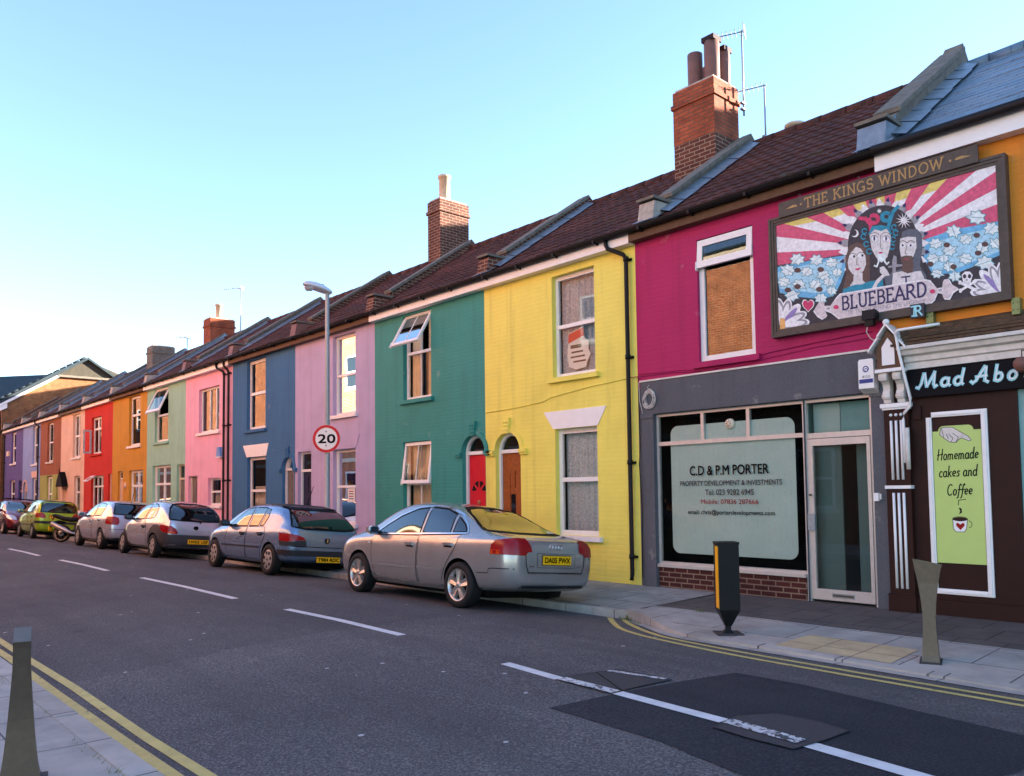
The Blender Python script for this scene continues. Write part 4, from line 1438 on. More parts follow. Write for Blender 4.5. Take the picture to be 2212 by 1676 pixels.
mb.face([(-5.40, .085, 2.22), (-4.55, .085, 2.22), (-4.55, .085, 2.63), (-5.40, .085, 2.63)], 'glass')
mb.build('glass', dr)
mb = MB()
mb.box(-5.40, -5.30, -.01, .034, .93, 1.15, 'galv')
mb.build('handle', dr)
mb = MB()
mb.tube([(-5.36, .03, 1.4), (-5.36, -.01, 1.4)], .014, 'steel', 8)
mb.build('lock', dr)
mb = MB()
put_text(mb, 'C.D & P.M PORTER', .145, -7.32, -6.0, .066, 1.70, 'black', bold=.006)
mb.build('window_lettering', fr)
mb = MB()
put_text(mb, 'PROPERTY DEVELOPMENT & INVESTMENTS', .075, -7.50, -5.80, .066, 1.545, 'dark_trim', bold=.002)
mb.build('window_lettering', fr)
mb = MB()
put_text(mb, 'Tel: 023 9282 6945', .085, -7.05, -6.24, .066, 1.405, 'dark_trim', bold=.002)
mb.build('window_lettering', fr)
mb = MB()
put_text(mb, 'Mobile: 07836 287666', .07, -7.13, -6.17, .066, 1.275, 'light_red', bold=.0)
mb.build('window_lettering', fr)
mb = MB()
put_text(mb, 'email: chris@porterdevelopments.com', .065, -7.37, -5.92, .066, 1.12, 'black', bold=.002)
mb.build('window_lettering', fr)
mb = MB()
mb.lathe([(.0, -.02), (.05, -.022), (.056, -.012), (.07, -.008), (.075, .03)], (-6.60, .06, 2.44), 'cream', 20, 'y')
for k in range(8):
    c_, s_ = math.cos(k * .785), math.sin(k * .785)
    mb.face([(-6.60 + .012 * c_, .036, 2.44 + .012 * s_), (-6.60 + .045 * c_ - .008 * s_, .036, 2.44 + .045 * s_ + .008 * c_), (-6.60 + .045 * c_ + .008 * s_, .036, 2.44 + .045 * s_ - .008 * c_)], 'brown_wood')
tag(mb.build('fan_vent'), 'round cream ventilator in the shop window transom', 'ventilator')

def alarm():
    t2 = thing('alarm_box', 'white alarm box with blue band on the grey shop fascia', 'alarm box', (-4.48, -.04, 2.72), group='alarm boxes on the shop and house walls')
    mb = MB()
    mb.prism([(-4.575, 2.72), (-4.385, 2.72), (-4.385, 3.06), (-4.40, 3.085), (-4.56, 3.085), (-4.575, 3.06)], -.17, -.036, 'y', 'white')
    mb.prism([(-.17, 2.72), (-.036, 2.66), (-.036, 2.72)], -4.575, -4.385, 'x', 'white_old')
    mb.build('case', t2)
    mb = MB()
    mb.box(-4.565, -4.395, -.173, -.17, 2.785, 2.835, 'blue_logo')
    mb.lathe([(.0, 0), (.04, 0)], (-4.48, -.1715, 2.96), 'blue_logo', 20, 'y')
    mb.lathe([(.0, 0), (.026, 0)], (-4.48, -.1725, 2.96), 'white', 16, 'y')
    strokes(mb, [arc(-4.475, 2.95, .015, .018, 0, 200, 8), [(-4.49, 2.93), (-4.485, 2.97)]], .008, lambda u, v_: (u, -.1735, v_), 'blue_logo')
    put_text(mb, '\u00c6GIS', .032, -4.535, -4.425, -.1715, 2.85, 'dark_trim')
    mb.build('lettering', t2)
alarm()
# coiled cable and loose wires
mb = MB()
for k in range(9):
    rx, rz = random.uniform(.07, .12), random.uniform(.1, .15)
    cx, cz = -7.945 + random.uniform(-.02, .02), 2.92 + random.uniform(-.03, .02)
    ph = random.uniform(-.3, .3)
    mb.tube([(cx + rx * math.cos(q) + ph * .1 * math.sin(q), -.05 - .004 * k, cz + rz * math.sin(q)) for q in [i * math.pi / 9 for i in range(19)]], .0045, 'white_old', 5, False)
mb.tube([(-7.94, -.06, 3.06), (-8.0, -.06, 3.1), (-7.97, -.04, 3.14)], .005, 'white_old', 5)
mb.tube([(-8.17, -.05, 3.2), (-8.16, -.05, 2.9), (-8.1, -.05, 2.7)], .005, 'white_old', 5)
tag(mb.build('cable_coil'), 'coil of loose white cable hung on the left end of the grey fascia', 'cable')
mb = MB()
mb.tube([(-8.36, -.04, 3.30), (-7.6, -.02, 3.30), (-7.0, -.018, 3.25), (-6.5, -.018, 3.28), (-5.9, -.016, 3.38), (-5.2, -.016, 3.42), (-4.45, -.016, 3.45)], .007, 'paint_magenta', 5)
mb.tube([(-8.2, -.02, 3.34), (-7.4, -.016, 3.31), (-6.6, -.03, 3.22), (-5.95, -.016, 3.30), (-5.2, -.016, 3.36), (-4.5, -.016, 3.37)], .005, 'paint_magenta', 5)
mb.tube([(-8.20, -.03, 3.3), (-8.18, -.03, 2.2), (-8.21, -.03, 1.9), (-8.17, -.03, 1.2), (-8.19, -.03, .1)], .007, 'black_plastic', 5)
tag(mb.build('wall_cable'), 'thin cables strung along the magenta wall and down beside the grey pilaster', 'cable')

# ------------------------------------------------------------------ orange cafe
XC = 2.6
t = thing('cafe_building', 'orange upper floor over a dark brown cafe front with white mouldings and slate roof', 'building', (-1, 0, 0))
mb = MB()
wall_face(mb, XM, XC, 3.1, 5.62, [], 'paint_orange')
wall_face(mb, XM, XC, -.2, 3.1, [(-2.885, -1.0, .75, 2.56), (-.7, .2, -.05, 2.5)], 'dark_brown')
mb.face([(XM + .01, 0, -.2), (XM + .01, 6, -.2), (XM + .01, 6, 5.5), (XM + .01, 2.9, 7.6), (XM + .01, 0, 5.55)], 'interior')
mb.face([(XC, 0, -.2), (XC, 6, -.2), (XC, 6, 5.5), (XC, 2.9, 7.7), (XC, 0, 5.55)], 'brick_orange')
mb.face([(XM, 6, -.2), (XC, 6, -.2), (XC, 6, 5.55), (XM, 6, 5.55)], 'brick_orange')
mb.build('wall', t)
mb = MB()
tile_roof(mb, XM, XC, 'slate', rows=20, flat=True, step=.011)
mb.build('roof', t)
mb = MB()
mb.box(XM, XC, -.165, -.003, 5.40, 5.605, 'white')
mb.build('fascia', t)
mb = MB()
mb.tube([(XM, -.235, 5.645), (XC, -.235, 5.645)], .06, 'black_plastic', 10)
mb.build('gutter', t)
mb = MB()                                              # weathered hood boards over the cornice
for i, (z, y) in enumerate(((3.39, -.06), (3.345, -.11), (3.30, -.16), (3.255, -.20), (3.21, -.24))):
    mb.prism([(y, z), (-.002, z + .045), (-.002, z), (y, z - .03)], -4.14, XC, 'x', 'weathered')
mb.build('hood_boards', t)
mb = MB()
mb.prism([(-.02, 2.9), (-.10, 2.9), (-.10, 2.975), (-.13, 2.99), (-.13, 3.05), (-.19, 3.07), (-.21, 3.12), (-.25, 3.13), (-.25, 3.17), (-.02, 3.18)], -4.07, XC, 'x', 'white_old')
mb.build('cornice', t)
mb = MB()
mb.box(-4.02, XC, -.075, -.002, 2.585, 2.895, 'sign_black')
mb.box(-4.02, XC, -.085, -.074, 2.56, 2.60, 'sign_black')
fs = mb.build('fascia_sign', t)
mb = MB()
put_glyphs(mb, 'Mad Abo', HAND, -3.90, -2.86, 2.665, 2.665, -.078, .175, .036, 'cyan_letters', shear=.16, gap=.22, space=.3)
mb.build('lettering', fs)
mb = MB()
put_glyphs(mb, 'ut', HAND, -2.79, -2.6, 2.665, 2.665, -.078, .165, .026, 'cyan_letters', shear=.16, gap=.2)
mb.build('lettering', fs)
mb = MB()
put_glyphs(mb, 'Mad Abo', HAND, -3.893, -2.853, 2.669, 2.669, -.082, .165, .012, 'white', shear=.16, gap=.22, space=.3)
mb.build('letter_highlight', fs)
mb = MB()                                              # moulded panel frame
for x0, x1, z0, z1 in ((-3.85, -3.79, .24, 2.31), (-3.255, -3.19, .24, 2.37), (-3.79, -3.255, 2.31, 2.37), (-3.79, -3.255, .24, .30)):
    mb.box(x0, x1, -.022, -.002, z0, z1, 'white')
    mb.box(x0 + .018, x1 - .018 if x1 - x0 < .2 else x1, -.034, -.022, z0 + .018, z1 - .018, 'white')
mb.build('panel_moulding', t)
mb = MB()
mb.box(-4.0, -3.9, -.03, -.002, 2.30, 2.46, 'dark_brown')
for i in range(3):
    mb.box(-3.99, -3.91, -.036, -.03, 2.32 + i * .045, 2.345 + i * .045, 'dark_brown')
mb.build('air_brick', t)
mb = MB()
frame_bars(mb, -2.885, -1.0, .75, 2.56, .07, .03, .1, 'teal_paint', (.75,), (.5,))
wf = mb.build('window', t)
mb = MB()
mb.face([(-2.8, .07, .77), (-1.02, .07, .77), (-1.02, .07, 2.54), (-2.8, .07, 2.54)], 'glass_dark')
mb.build('glass', wf)
mb = MB()
mb.box(-4.05, XC, -.05, -.002, -.16, .17, 'dark_brown')
mb.build('plinth', t)
door(t, -.7, .2, .02, 2.5, 'dark_brown', .4, fm='white')
# fluted pilaster with corbels and little gabled head
mb = MB()
mb.box(-4.32, -4.03, -.075, -.002, -.16, 2.44, 'dark_brown')
mb.box(-4.335, -4.015, -.10, -.002, -.16, .2, 'dark_brown')
for z0, z1 in ((.27, 1.42), (1.58, 2.30)):
    for x in (-4.235, -4.175, -4.115):
        mb.tube([(x, -.078, z0), (x, -.078, z1)], .0165, 'white', 8)
for x in (-4.235, -4.175, -4.115):
    mb.lathe([(0, -.02), (.016, -.012), (.02, 0)], (x, -.075, 2.37), 'white', 10, 'y')
mb.box(-4.33, -4.02, -.10, -.002, 1.47, 1.51, 'white')
mb.box(-4.345, -4.00, -.12, -.002, 2.46, 2.51, 'white')
mb.box(-4.33, -4.015, -.10, -.002, 2.435, 2.46, 'white')
mb.build('pilaster', t)
def corbel(x):
    mb = MB()
    P = [(-.002, 2.52), (-.09, 2.52), (-.10, 2.56), (-.12, 2.57), (-.13, 2.63), (-.115, 2.66), (-.10, 2.68), (-.11, 2.74), (-.15, 2.78), (-.2, 2.79), (-.215, 2.83), (-.2, 2.88), (-.002, 2.88)]
    mb.prism(P, x, x + .085, 'x', 'white_old')
    mb.tube([(x - .008, -.17, 2.835), (x + .093, -.17, 2.835)], .045, 'white_old', 12)
    mb.tube([(x - .008, -.10, 2.60), (x + .093, -.10, 2.60)], .032, 'white_old', 12)
    mb.build('corbel', t)
corbel(-4.305)
corbel(-4.14)
mb = MB()
mb.box(-4.34, -4.02, -.24, -.002, 2.885, 2.925, 'white')
mb.box(-4.325, -4.035, -.21, -.002, 2.925, 3.2, 'brown_wood')
mb.prism([(-4.325, 3.2), (-4.035, 3.2), (-4.18, 3.40)], -.21, -.002, 'y', 'brown_wood')
mb.prism([(-4.255, 2.97), (-4.105, 2.97), (-4.105, 3.19), (-4.18, 3.30), (-4.255, 3.19)], -.222, -.21, 'y', 'white')
for s_ in (-1, 1):
    for k in range(2):
        a0, b0 = (.0, .11) if k == 0 else (.10, .225)
        q = .018 * (1 - k)
        P = [(-4.18 + s_ * a0, 3.43 - a0 * 1.3 + q), (-4.18 + s_ * b0, 3.43 - b0 * 1.3 + q), (-4.18 + s_ * b0, 3.46 - b0 * 1.3 + q), (-4.18 + s_ * a0, 3.46 - a0 * 1.3 + q)]
        mb.prism(P, -.27, -.002, 'y', 'white')
mb.lathe([(.0, -.042), (.03, -.03), (.042, 0), (.03, .03), (.0, .042)], (-4.18, -.24, 3.49), 'white', 14)
mb.build('pilaster_head', t)
mb = MB()
mb.tube([(-3.55, -.30, 3.36), (-4.02, -.30, 3.36), (-4.05, -.29, 3.34), (-4.05, -.28, 3.28), (-4.03, -.27, 3.1), (-4.00, -.2, 2.8), (-3.97, -.14, 2.55), (-3.98, -.13, 2.46), (-4.06, -.12, 2.38), (-4.07, -.12, 2.3), (-4.07, -.12, 1.78)], .017, 'white', 8)
mb.tube([(-4.03, -.12, 2.2), (-4.03, -.12, 1.7)], .026, 'white_old', 8)
mb.build('downpipe', t)
# green menu board
t2 = thing('menu_board', 'lime green cafe board reading Homemade cakes and Coffee on the dark brown wall', 'sign', (-3.52, -.004, .6))
mb = MB()
mb.box(-3.785, -3.262, -.014, -.004, .60, 2.14, 'sign_green')
mb.prism(rrect(-3.72, -3.34, 2.06, 2.2, .06), -.0139, -.004, 'y', 'sign_green')
mb.build('board', t2)
mb = MB()
for wd_, z in (('Homemade', 1.80), ('cakes and', 1.60), ('Coffee', 1.385)):
    xa, xb_ = {'Homemade': (-3.745, -3.30), 'cakes and': (-3.73, -3.32), 'Coffee': (-3.65, -3.38)}[wd_]
    put_glyphs(mb, wd_, HAND, xa, xb_, z, z + .012, -.0148, .125, .0125, 'sign_black', shear=.18, gap=.1, space=.35)
    mb.build('lettering', t2)
    mb = MB()
strokes(mb, [[(-3.53, 1.30), (-3.525, 1.33), (-3.49, 1.335), (-3.45, 1.34)], [(-3.53, 1.30), (-3.53, 1.275)]], .008, lambda u, v_: (u, -.0147, v_), 'sign_black')
mb.face([(u, -.0147, v_) for u, v_ in ((-3.53, 1.245), (-3.50, 1.235), (-3.495, 1.19), (-3.53, 1.165), (-3.515, 1.205))], 'sign_black')
mb.build('steam_wisp', t2)
mb = MB()
mb.face([(u, -.0146, v_) for u, v_ in ((-3.60, 1.115), (-3.595, 1.0), (-3.57, .965), (-3.48, .965), (-3.455, 1.0), (-3.44, 1.115))], 'white')
mb.face([(-3.52 + .078 * math.cos(k * .45), -.0149, 1.112 + .022 * math.sin(k * .45)) for k in range(14)], 'dark_brown')
strokes(mb, [[(-3.60, 1.115), (-3.595, 1.0), (-3.57, .965), (-3.48, .965), (-3.455, 1.0), (-3.44, 1.115)], arc(-3.435, 1.055, .04, .04, 80, -80, 8), arc(-3.52, 1.115, .08, .025, 0, 360, 14)], .006, lambda u, v_: (u, -.0152, v_), 'sign_black')
mb.face([(u, -.0151, v_) for u, v_ in ((-3.52, .985), (-3.565, 1.035), (-3.565, 1.06), (-3.545, 1.07), (-3.52, 1.05), (-3.495, 1.07), (-3.475, 1.06), (-3.475, 1.035))], 'light_red')
mb.build('coffee_cup', t2)
mb = MB()
# the pointing hand
hand = [(-3.705, 2.10), (-3.69, 2.175), (-3.655, 2.185), (-3.56, 2.18), (-3.49, 2.13), (-3.40, 2.07), (-3.365, 2.02), (-3.385, 2.01), (-3.47, 2.05), (-3.50, 2.03), (-3.53, 2.0), (-3.60, 2.01), (-3.66, 2.06)]
mb.face([(u, -.0146, v_) for u, v_ in hand], 'white_old')
strokes(mb, [hand + [hand[0]], [(-3.56, 2.11), (-3.5, 2.06), (-3.53, 2.0)], [(-3.6, 2.1), (-3.56, 2.05), (-3.58, 2.01)], [(-3.63, 2.1), (-3.61, 2.05)], [(-3.68, 2.17), (-3.66, 2.07)]], .006, lambda u, v_: (u, -.0150, v_), 'dark_trim')
mb.build('pointing_hand', t2)

# ------------------------------------------------------------------ the painted board above the shops
for nm, c in (('mu_white', (236, 230, 228)), ('mu_red', (212, 90, 118)), ('mu_yellow', (224, 202, 112)), ('mu_blue', (172, 212, 226)), ('mu_deep', (112, 178, 214)),
              ('mu_black', (66, 60, 64)), ('mu_leaf', (224, 232, 228)), ('mu_vein', (96, 150, 160)), ('mu_brown', (96, 70, 66)), ('mu_hair', (104, 80, 72)),
              ('mu_skin', (218, 210, 206)), ('mu_teal', (50, 140, 164)), ('mu_pink', (206, 66, 104)), ('mu_grey', (156, 152, 156)), ('mu_banner', (214, 198, 196)),
              ('mu_ink', (62, 54, 92)), ('mu_helm', (96, 100, 110)), ('mu_orange', (226, 168, 100)), ('mu_lilac', (150, 130, 180))):
    plain(nm, srgb(*c), .75, var=.2, scale=26)
t = thing('painted_board', 'framed hand-painted board with red and white rays and three figures above the shops', 'sign', (-4.3, 0, 4.3))
FX0, FX1, FZ0, FZ1 = -5.78, -2.86, 3.55, 5.20
mb = MB()
mb.box(FX0, FX1, -.09, -.003, FZ0, FZ1, 'dark_frame')
for k, (w_, y) in enumerate(((.0, -.125), (.035, -.115), (.07, -.105))):
    x0, x1, z0, z1 = FX0 + w_, FX1 - w_, FZ0 + w_, FZ1 - w_
    q = .033
    mb.box(x0, x0 + q, y, -.09, z0, z1, 'dark_frame')
    mb.box(x1 - q, x1, y, -.09, z0, z1, 'dark_frame')
    mb.box(x0 + q, x1 - q, y, -.09, z0, z0 + q, 'dark_frame')
    mb.box(x0 + q, x1 - q, y, -.09, z1 - q, z1, 'dark_frame')
mb.build('frame', t)
MX0, MX1, MZ0, MZ1 = FX0 + .105, FX1 - .105, FZ0 + .105, FZ1 - .105
YB = -.092
mu = MB()
def W6(p): return wallpt(6, p[0], p[1], YB)
def W13(p): return wallpt(13, p[0], p[1], YB)
def clipm(P):
    return clip_poly(clip_poly(P, 0, MX0, MX1), 1, MZ0, MZ1)
LAY = [0]
def mp(P, m, lay):
    P = clipm(P)
    if len(P) > 2:
        LAY[0] += 1
        mu.face([(a, YB - lay * .0009 - LAY[0] * .000004, b) for a, b in P], m)
def mp6(P, m, lay): mp([W6(p) for p in P], m, lay)
def mp13(P, m, lay): mp([W13(p) for p in P], m, lay)
def ms13(lines, wd, m, lay):
    LAY[0] += 1
    strokes(mu, [[W13(p) for p in L] for L in lines], wd, lambda u, v_: (u, YB - lay * .0009 - LAY[0] * .000004, v_), m)
def ell(cx, cy, rx, ry, n=16, a0=0, a1=360):
    return arc(cx, cy, rx, ry, a0, a1, n)[: n + (a1 - a0 != 360)]
mp([(MX0, MZ0), (MX1, MZ0), (MX1, MZ1), (MX0, MZ1)], 'mu_black', 0)
C6 = (1060, 880)
edge = [(275, 1010), (281, 915), (279, 800), (274, 692), (485, 655), (610, 620), (730, 590), (830, 557), (925, 540), (1005, 520), (1065, 505), (1150, 485), (1255, 457), (1385, 425), (1510, 390), (1700, 345), (1884, 318), (1890, 445), (1894, 560), (1898, 700)]
edge_c = ['r', 'w', 'r', 'y', 'r', 'y', 'r', 'y', 'r', 'y', 'r', 'y', 'r', 'y', 'r', 'w', 'r', 'w', 'r']
for i, c in enumerate(edge_c):
    a, b = edge[i], edge[i + 1]
    ext = lambda p, k: (C6[0] + (p[0] - C6[0]) * k, C6[1] + (p[1] - C6[1]) * k)
    mp6([C6, ext(a, 1.15), ext(b, 1.15)], 'mu_red' if c == 'r' else 'mu_white', 1)
    if c == 'y':
        mp6([ext(a, .84), ext(a, 1.15), ext(b, 1.15), ext(b, .86)], 'mu_yellow', 2)
mp6([(270, 1025), (520, 975), (780, 935), (780, 1040), (740, 1150), (690, 1235), (590, 1255), (440, 1240), (300, 1210)], 'mu_deep', 3)
mp6([(1350, 960), (1360, 820), (1560, 750), (1930, 680), (1930, 925), (1760, 1000), (1600, 1065), (1420, 1075)], 'mu_deep', 3)
for L in ([(280, 1060), (520, 1000), (760, 965), (745, 1060), (700, 1180), (580, 1215), (300, 1180)], [(1380, 950), (1400, 850), (1600, 790), (1920, 720), (1920, 900), (1600, 1030), (1420, 1050)]):
    mp6(L, 'mu_blue', 4)
def leaf(cx, cy, r, ang, v6=True):
    P = []
    for k in range(15):
        q = k / 14 * 2 * math.pi
        rr = r * (1.0 if k % 2 == 0 else .68) * (1.25 if k in (0, 14) else 1)
        P.append((cx + rr * math.cos(q + ang), cy + .8 * rr * math.sin(q + ang)))
    mp6([(cx + (a - cx) * 1.18, cy + (b - cy) * 1.18) for a, b in P[:-1]], 'mu_vein', 5)
    mp6(P[:-1], 'mu_leaf', 6)
    LAY[0] += 1
    strokes(mu, [[W6((cx - r * .6 * math.cos(ang), cy - r * .6 * math.sin(ang))), W6((cx + r * math.cos(ang), cy + r * math.sin(ang)))]], .006, lambda u, v_: (u, YB - .0063 - LAY[0] * .000004, v_), 'mu_vein')
for x, y, r in ((430, 965, 45), (570, 970, 42), (680, 990, 40), (360, 1045, 45), (500, 1055, 38), (620, 1080, 40), (720, 1060, 34), (330, 1130, 40), (440, 1150, 42), (560, 1150, 40), (660, 1130, 36), (390, 1230, 44), (600, 1250, 40), (680, 1195, 34),
                (1740, 660, 55), (1570, 760, 48), (1850, 740, 50), (1440, 850, 42), (1660, 820, 42), (1780, 880, 44), (1880, 850, 42), (1540, 900, 44), (1420, 960, 40), (1660, 960, 44), (1540, 1020, 40), (1450, 1070, 36), (1580, 1090, 40), (1800, 990, 55), (1500, 960, 32)):
    leaf(x, y, r * 1.2, random.uniform(0, 6.28))
for x, y in ((600, 1040), (430, 1045), (430, 1165), (590, 1185), (360, 1190), (1520, 860), (1740, 790), (1800, 855), (1750, 920), (1400, 1000), (1570, 1020)):
    mp6(ell(x, y, 26, 20, 7), 'mu_brown', 7)
# petal ring and night sky arch
for k in range(22):
    q = rad(-30 + k * 240 / 21)
    ca, sa = math.cos(q), -math.sin(q)
    base_ = lambda dq, kx: (1060 + (272 + kx) * math.cos(q + dq), 870 - (292 + kx) * math.sin(q + dq))
    mp6([base_(-.1, -30), base_(-.085, 22), base_(0, 62), base_(.085, 22), base_(.1, -30)], 'mu_white' if k % 2 else 'mu_grey', 7 + (k % 2) * .5)
    if k % 2 == 0:
        mp6([base_(-.04, 40), base_(0, 70), base_(.05, 44), base_(0, 30)], 'mu_ink', 8)
mp6([(800, 1210), (780, 1000)] + ell(1060, 870, 262, 300, 20, 175, 365) + [(1350, 1000), (1400, 1160)], 'mu_black', 9)
def star(cx, cy, r0, r1, n, m, lay):
    mp13([(cx + (r0 if k % 2 else r1) * math.cos(math.pi * k / n), cy + (r0 if k % 2 else r1) * math.sin(math.pi * k / n)) for k in range(2 * n)], m, lay)
star(1250, 302, 30, 12, 8, 'mu_white', 10)
star(1518, 405, 95, 26, 12, 'mu_white', 10)
mp13(ell(1518, 405, 30, 30), 'mu_white', 10.5)
mp13(ell(985, 545, 42, 42), 'mu_white', 10)
mp13(ell(970, 538, 36, 36), 'mu_black', 10.5)
ms13([[(1040, 380), (1100, 385), (1150, 440), (1160, 500)], arc(1190, 390, 48, 42, 180, -120, 10)], .045, 'mu_pink', 10)
ms13([[(1450, 255), (1400, 310), (1370, 400), (1350, 470)], arc(1325, 365, 45, 42, 0, 300, 10)], .045, 'mu_teal', 10)
# left figure: long brown hair
mp13([(1010, 640), (930, 680), (885, 800), (890, 1000), (850, 1190), (1150, 1175), (1150, 980), (1145, 790), (1090, 670)], 'mu_hair', 11)
mp13([(1000, 690), (930, 770), (908, 860), (920, 930), (960, 985), (1020, 1000), (1080, 950), (1108, 880), (1100, 780), (1050, 710)], 'mu_skin', 12)
mp13([(975, 980), (970, 1060), (935, 1110), (935, 1200), (1130, 1180), (1110, 1090), (1070, 1050), (1070, 970)], 'mu_skin', 11.8)
mp13([(935, 1120), (1000, 1100), (1060, 1100), (1120, 1070), (1180, 1060), (1290, 1040), (1300, 1150), (930, 1210), (850, 1215), (860, 1150)], 'mu_teal', 12.2)
for ex in (965, 1055):
    mp13(ell(ex, 795 - (ex - 965) * .12, 38, 24), 'mu_white', 12.5)
    mp13(ell(ex + 14, 795 - (ex - 965) * .12, 13, 15), 'mu_black', 13)
    ms13([arc(ex, 800 - (ex - 965) * .12, 44, 40, 200, 340, 6)], .006, 'mu_hair', 13.2)
ms13([[(1010, 820), (1005, 885), (1030, 888)]], .006, 'mu_brown', 13)
mp13([(985, 930), (1020, 922), (1055, 915), (1030, 945), (1000, 945)], 'mu_pink', 13)
# middle figure: pale face, teal curls
for a, b in ((1090, 520), (1080, 580), (1110, 660), (1410, 480), (1430, 540), (1400, 610), (1390, 690), (1140, 740)):
    ms13([arc(a, b, 26, 28, 40, 330, 8)], .016, 'mu_teal', 11)
mp13([(1130, 560), (1170, 470), (1260, 455), (1360, 470), (1390, 560)], 'mu_teal', 11)
mp13([(1145, 560), (1200, 500), (1270, 520), (1330, 495), (1375, 560), (1370, 680), (1340, 800), (1280, 860), (1220, 810), (1170, 720)], 'mu_skin', 11.5)
for ex in (1198, 1325):
    mp13(ell(ex, 600, 42, 38), 'mu_grey', 12)
    mp13(ell(ex, 604, 37, 30), 'mu_white', 12.4)
    mp13(ell(ex, 600, 10, 28), 'mu_ink', 12.8)
ms13([[(1268, 560), (1262, 700), (1285, 715)], arc(1200, 575, 50, 38, 200, 340, 6), arc(1325, 575, 50, 38, 200, 340, 6)], .006, 'mu_brown', 13)
ms13([[(1265, 735), (1235, 780), (1245, 850), (1225, 905), (1200, 895)], [(1265, 735), (1305, 780), (1310, 850), (1335, 880), (1352, 860)]], .02, 'mu_leaf', 12.5)
mp13([(1240, 760), (1290, 760), (1300, 830), (1270, 860), (1235, 830)], 'mu_leaf', 12.4)
mp13(ell(1266, 755, 24, 11), 'mu_pink', 13)
# right figure: helmet, beard, white tunic
mp13([(1490, 590), (1500, 530), (1570, 495), (1660, 500), (1710, 550), (1720, 700), (1690, 900), (1760, 1000), (1770, 1080), (1330, 1110), (1300, 1020), (1400, 960), (1600, 900), (1650, 700), (1640, 590)], 'mu_helm', 11)
mp13([(1478, 600), (1560, 580), (1650, 585), (1655, 700), (1620, 800), (1560, 840), (1490, 820), (1472, 700)], 'mu_skin', 12)
mp13([(1480, 800), (1540, 785), (1610, 790), (1625, 900), (1610, 970), (1550, 975), (1495, 950), (1500, 870)], 'mu_hair', 12.5)
mp13([(1400, 975), (1500, 955), (1560, 980), (1630, 960), (1700, 950), (1740, 1030), (1740, 1090), (1390, 1120)], 'mu_skin', 12.3)
ms13([[(1495, 1020), (1580, 1012)], [(1540, 1015), (1545, 1090)]], .018, 'mu_ink', 13)
for ex in (1510, 1595):
    mp13(ell(ex, 675, 32, 20), 'mu_white', 12.5)
    mp13(ell(ex - 4, 675, 11, 13), 'mu_ink', 13)
    ms13([arc(ex, 665, 42, 40, 205, 335, 6)], .008, 'mu_hair', 13)
ms13([[(1550, 680), (1530, 760), (1550, 765)]], .006, 'mu_brown', 13)
mp13([(1575, 820), (1520, 822), (1545, 832)], 'mu_pink', 13)
mp13([(1255, 915), (1300, 900), (1340, 950), (1365, 1000), (1310, 1010), (1260, 970)], 'mu_skin', 12.6)
mp13([(1160, 1160), (1220, 1050), (1290, 985), (1310, 1010), (1240, 1090), (1210, 1150)], 'mu_skin', 12.4)
mp13([(1390, 850), (1410, 780), (1440, 800), (1440, 880), (1500, 880), (1500, 900), (1430, 910), (1435, 1000), (1395, 1000), (1395, 915), (1350, 918), (1350, 900), (1392, 890)], 'mu_grey', 12.2)
# banner
ban = [(545, 1380), (600, 1290), (660, 1290), (655, 1330), (720, 1330), (800, 1240), (830, 1210), (1740, 1055), (1800, 1065), (1880, 1140), (1935, 1130), (1945, 1060), (2000, 1050), (2040, 1100), (2110, 1140), (2050, 1180), (2010, 1255), (1950, 1250), (1930, 1190), (1880, 1180), (1850, 1260), (1790, 1320), (830, 1475), (740, 1400), (660, 1370), (690, 1440), (640, 1470), (590, 1440)]
mp13([(a + (a - 1300) * .012, b + (12 if b > 1250 - (a - 800) * .16 else -12)) for a, b in ban], 'mu_white', 14)
mp13(ban, 'mu_banner', 15)
for a, b in ((785, 1345), (1830, 1175)):
    mp13(ell(a, b, 30, 24), 'mu_pink', 16)
for a, b in ((700, 1360), (1915, 1160)):
    mp13(ell(a, b, 30, 17), 'mu_white', 16)
    mp13(ell(a, b, 22, 11), 'mu_grey', 16.3)
p0, p1 = W13((850, 1375)), W13((1770, 1220))
hB = W13((850, 1225))[1] - p0[1]
put_glyphs(mu, 'BLUEBEARD', CAPS, p0[0], p1[0], p0[1], p1[1], YB - .0158, hB * .93, .022, 'mu_ink', serif=.08, gap=.14)
q0, q1 = W13((880, 1425)), W13((1750, 1300))
put_text(mu, 'THE TRUTH BEHIND THE LEGEND!', .052, q0[0], q1[0], YB - .0156, 0, 'mu_grey',
         place=lambda u, v_: (u, YB - .0156, v_ + lerp(q0[1], q1[1], (u - q0[0]) / (q1[0] - q0[0])) ))
# heart, skull and bones, corner flowers
def heart(k):
    return [(478 + k * a, 1325 + k * b) for a, b in ((0, 68), (-50, 15), (-62, -22), (-48, -55), (-22, -58), (0, -34), (22, -58), (48, -52), (64, -20), (52, 18))]
mp13(heart(1.1), 'mu_white', 9)
mp13(heart(.94), 'mu_pink', 10)
mp6([(1640, 1130), (1630, 1080), (1655, 1055), (1690, 1055), (1712, 1080), (1700, 1120), (1690, 1150), (1650, 1155)], 'mu_white', 9)
for a in (1652, 1688):
    mp6(ell(a, 1090, 12, 16), 'mu_black', 10)
mp6([(1668, 1105), (1664, 1122), (1676, 1120)], 'mu_black', 10)
for A in (((1618, 1135), (1735, 1190)), ((1622, 1195), (1732, 1125))):
    LAY[0] += 1
    strokes(mu, [[W6(A[0]), W6(A[1])]], .03, lambda u, v_: (u, YB - .0083 - LAY[0] * .00001, v_), 'mu_white')
    for p in A:
        mp6(ell(p[0], p[1] - 7, 12, 9, 8), 'mu_white', 9)
        mp6(ell(p[0], p[1] + 7, 12, 9, 8), 'mu_white', 9)
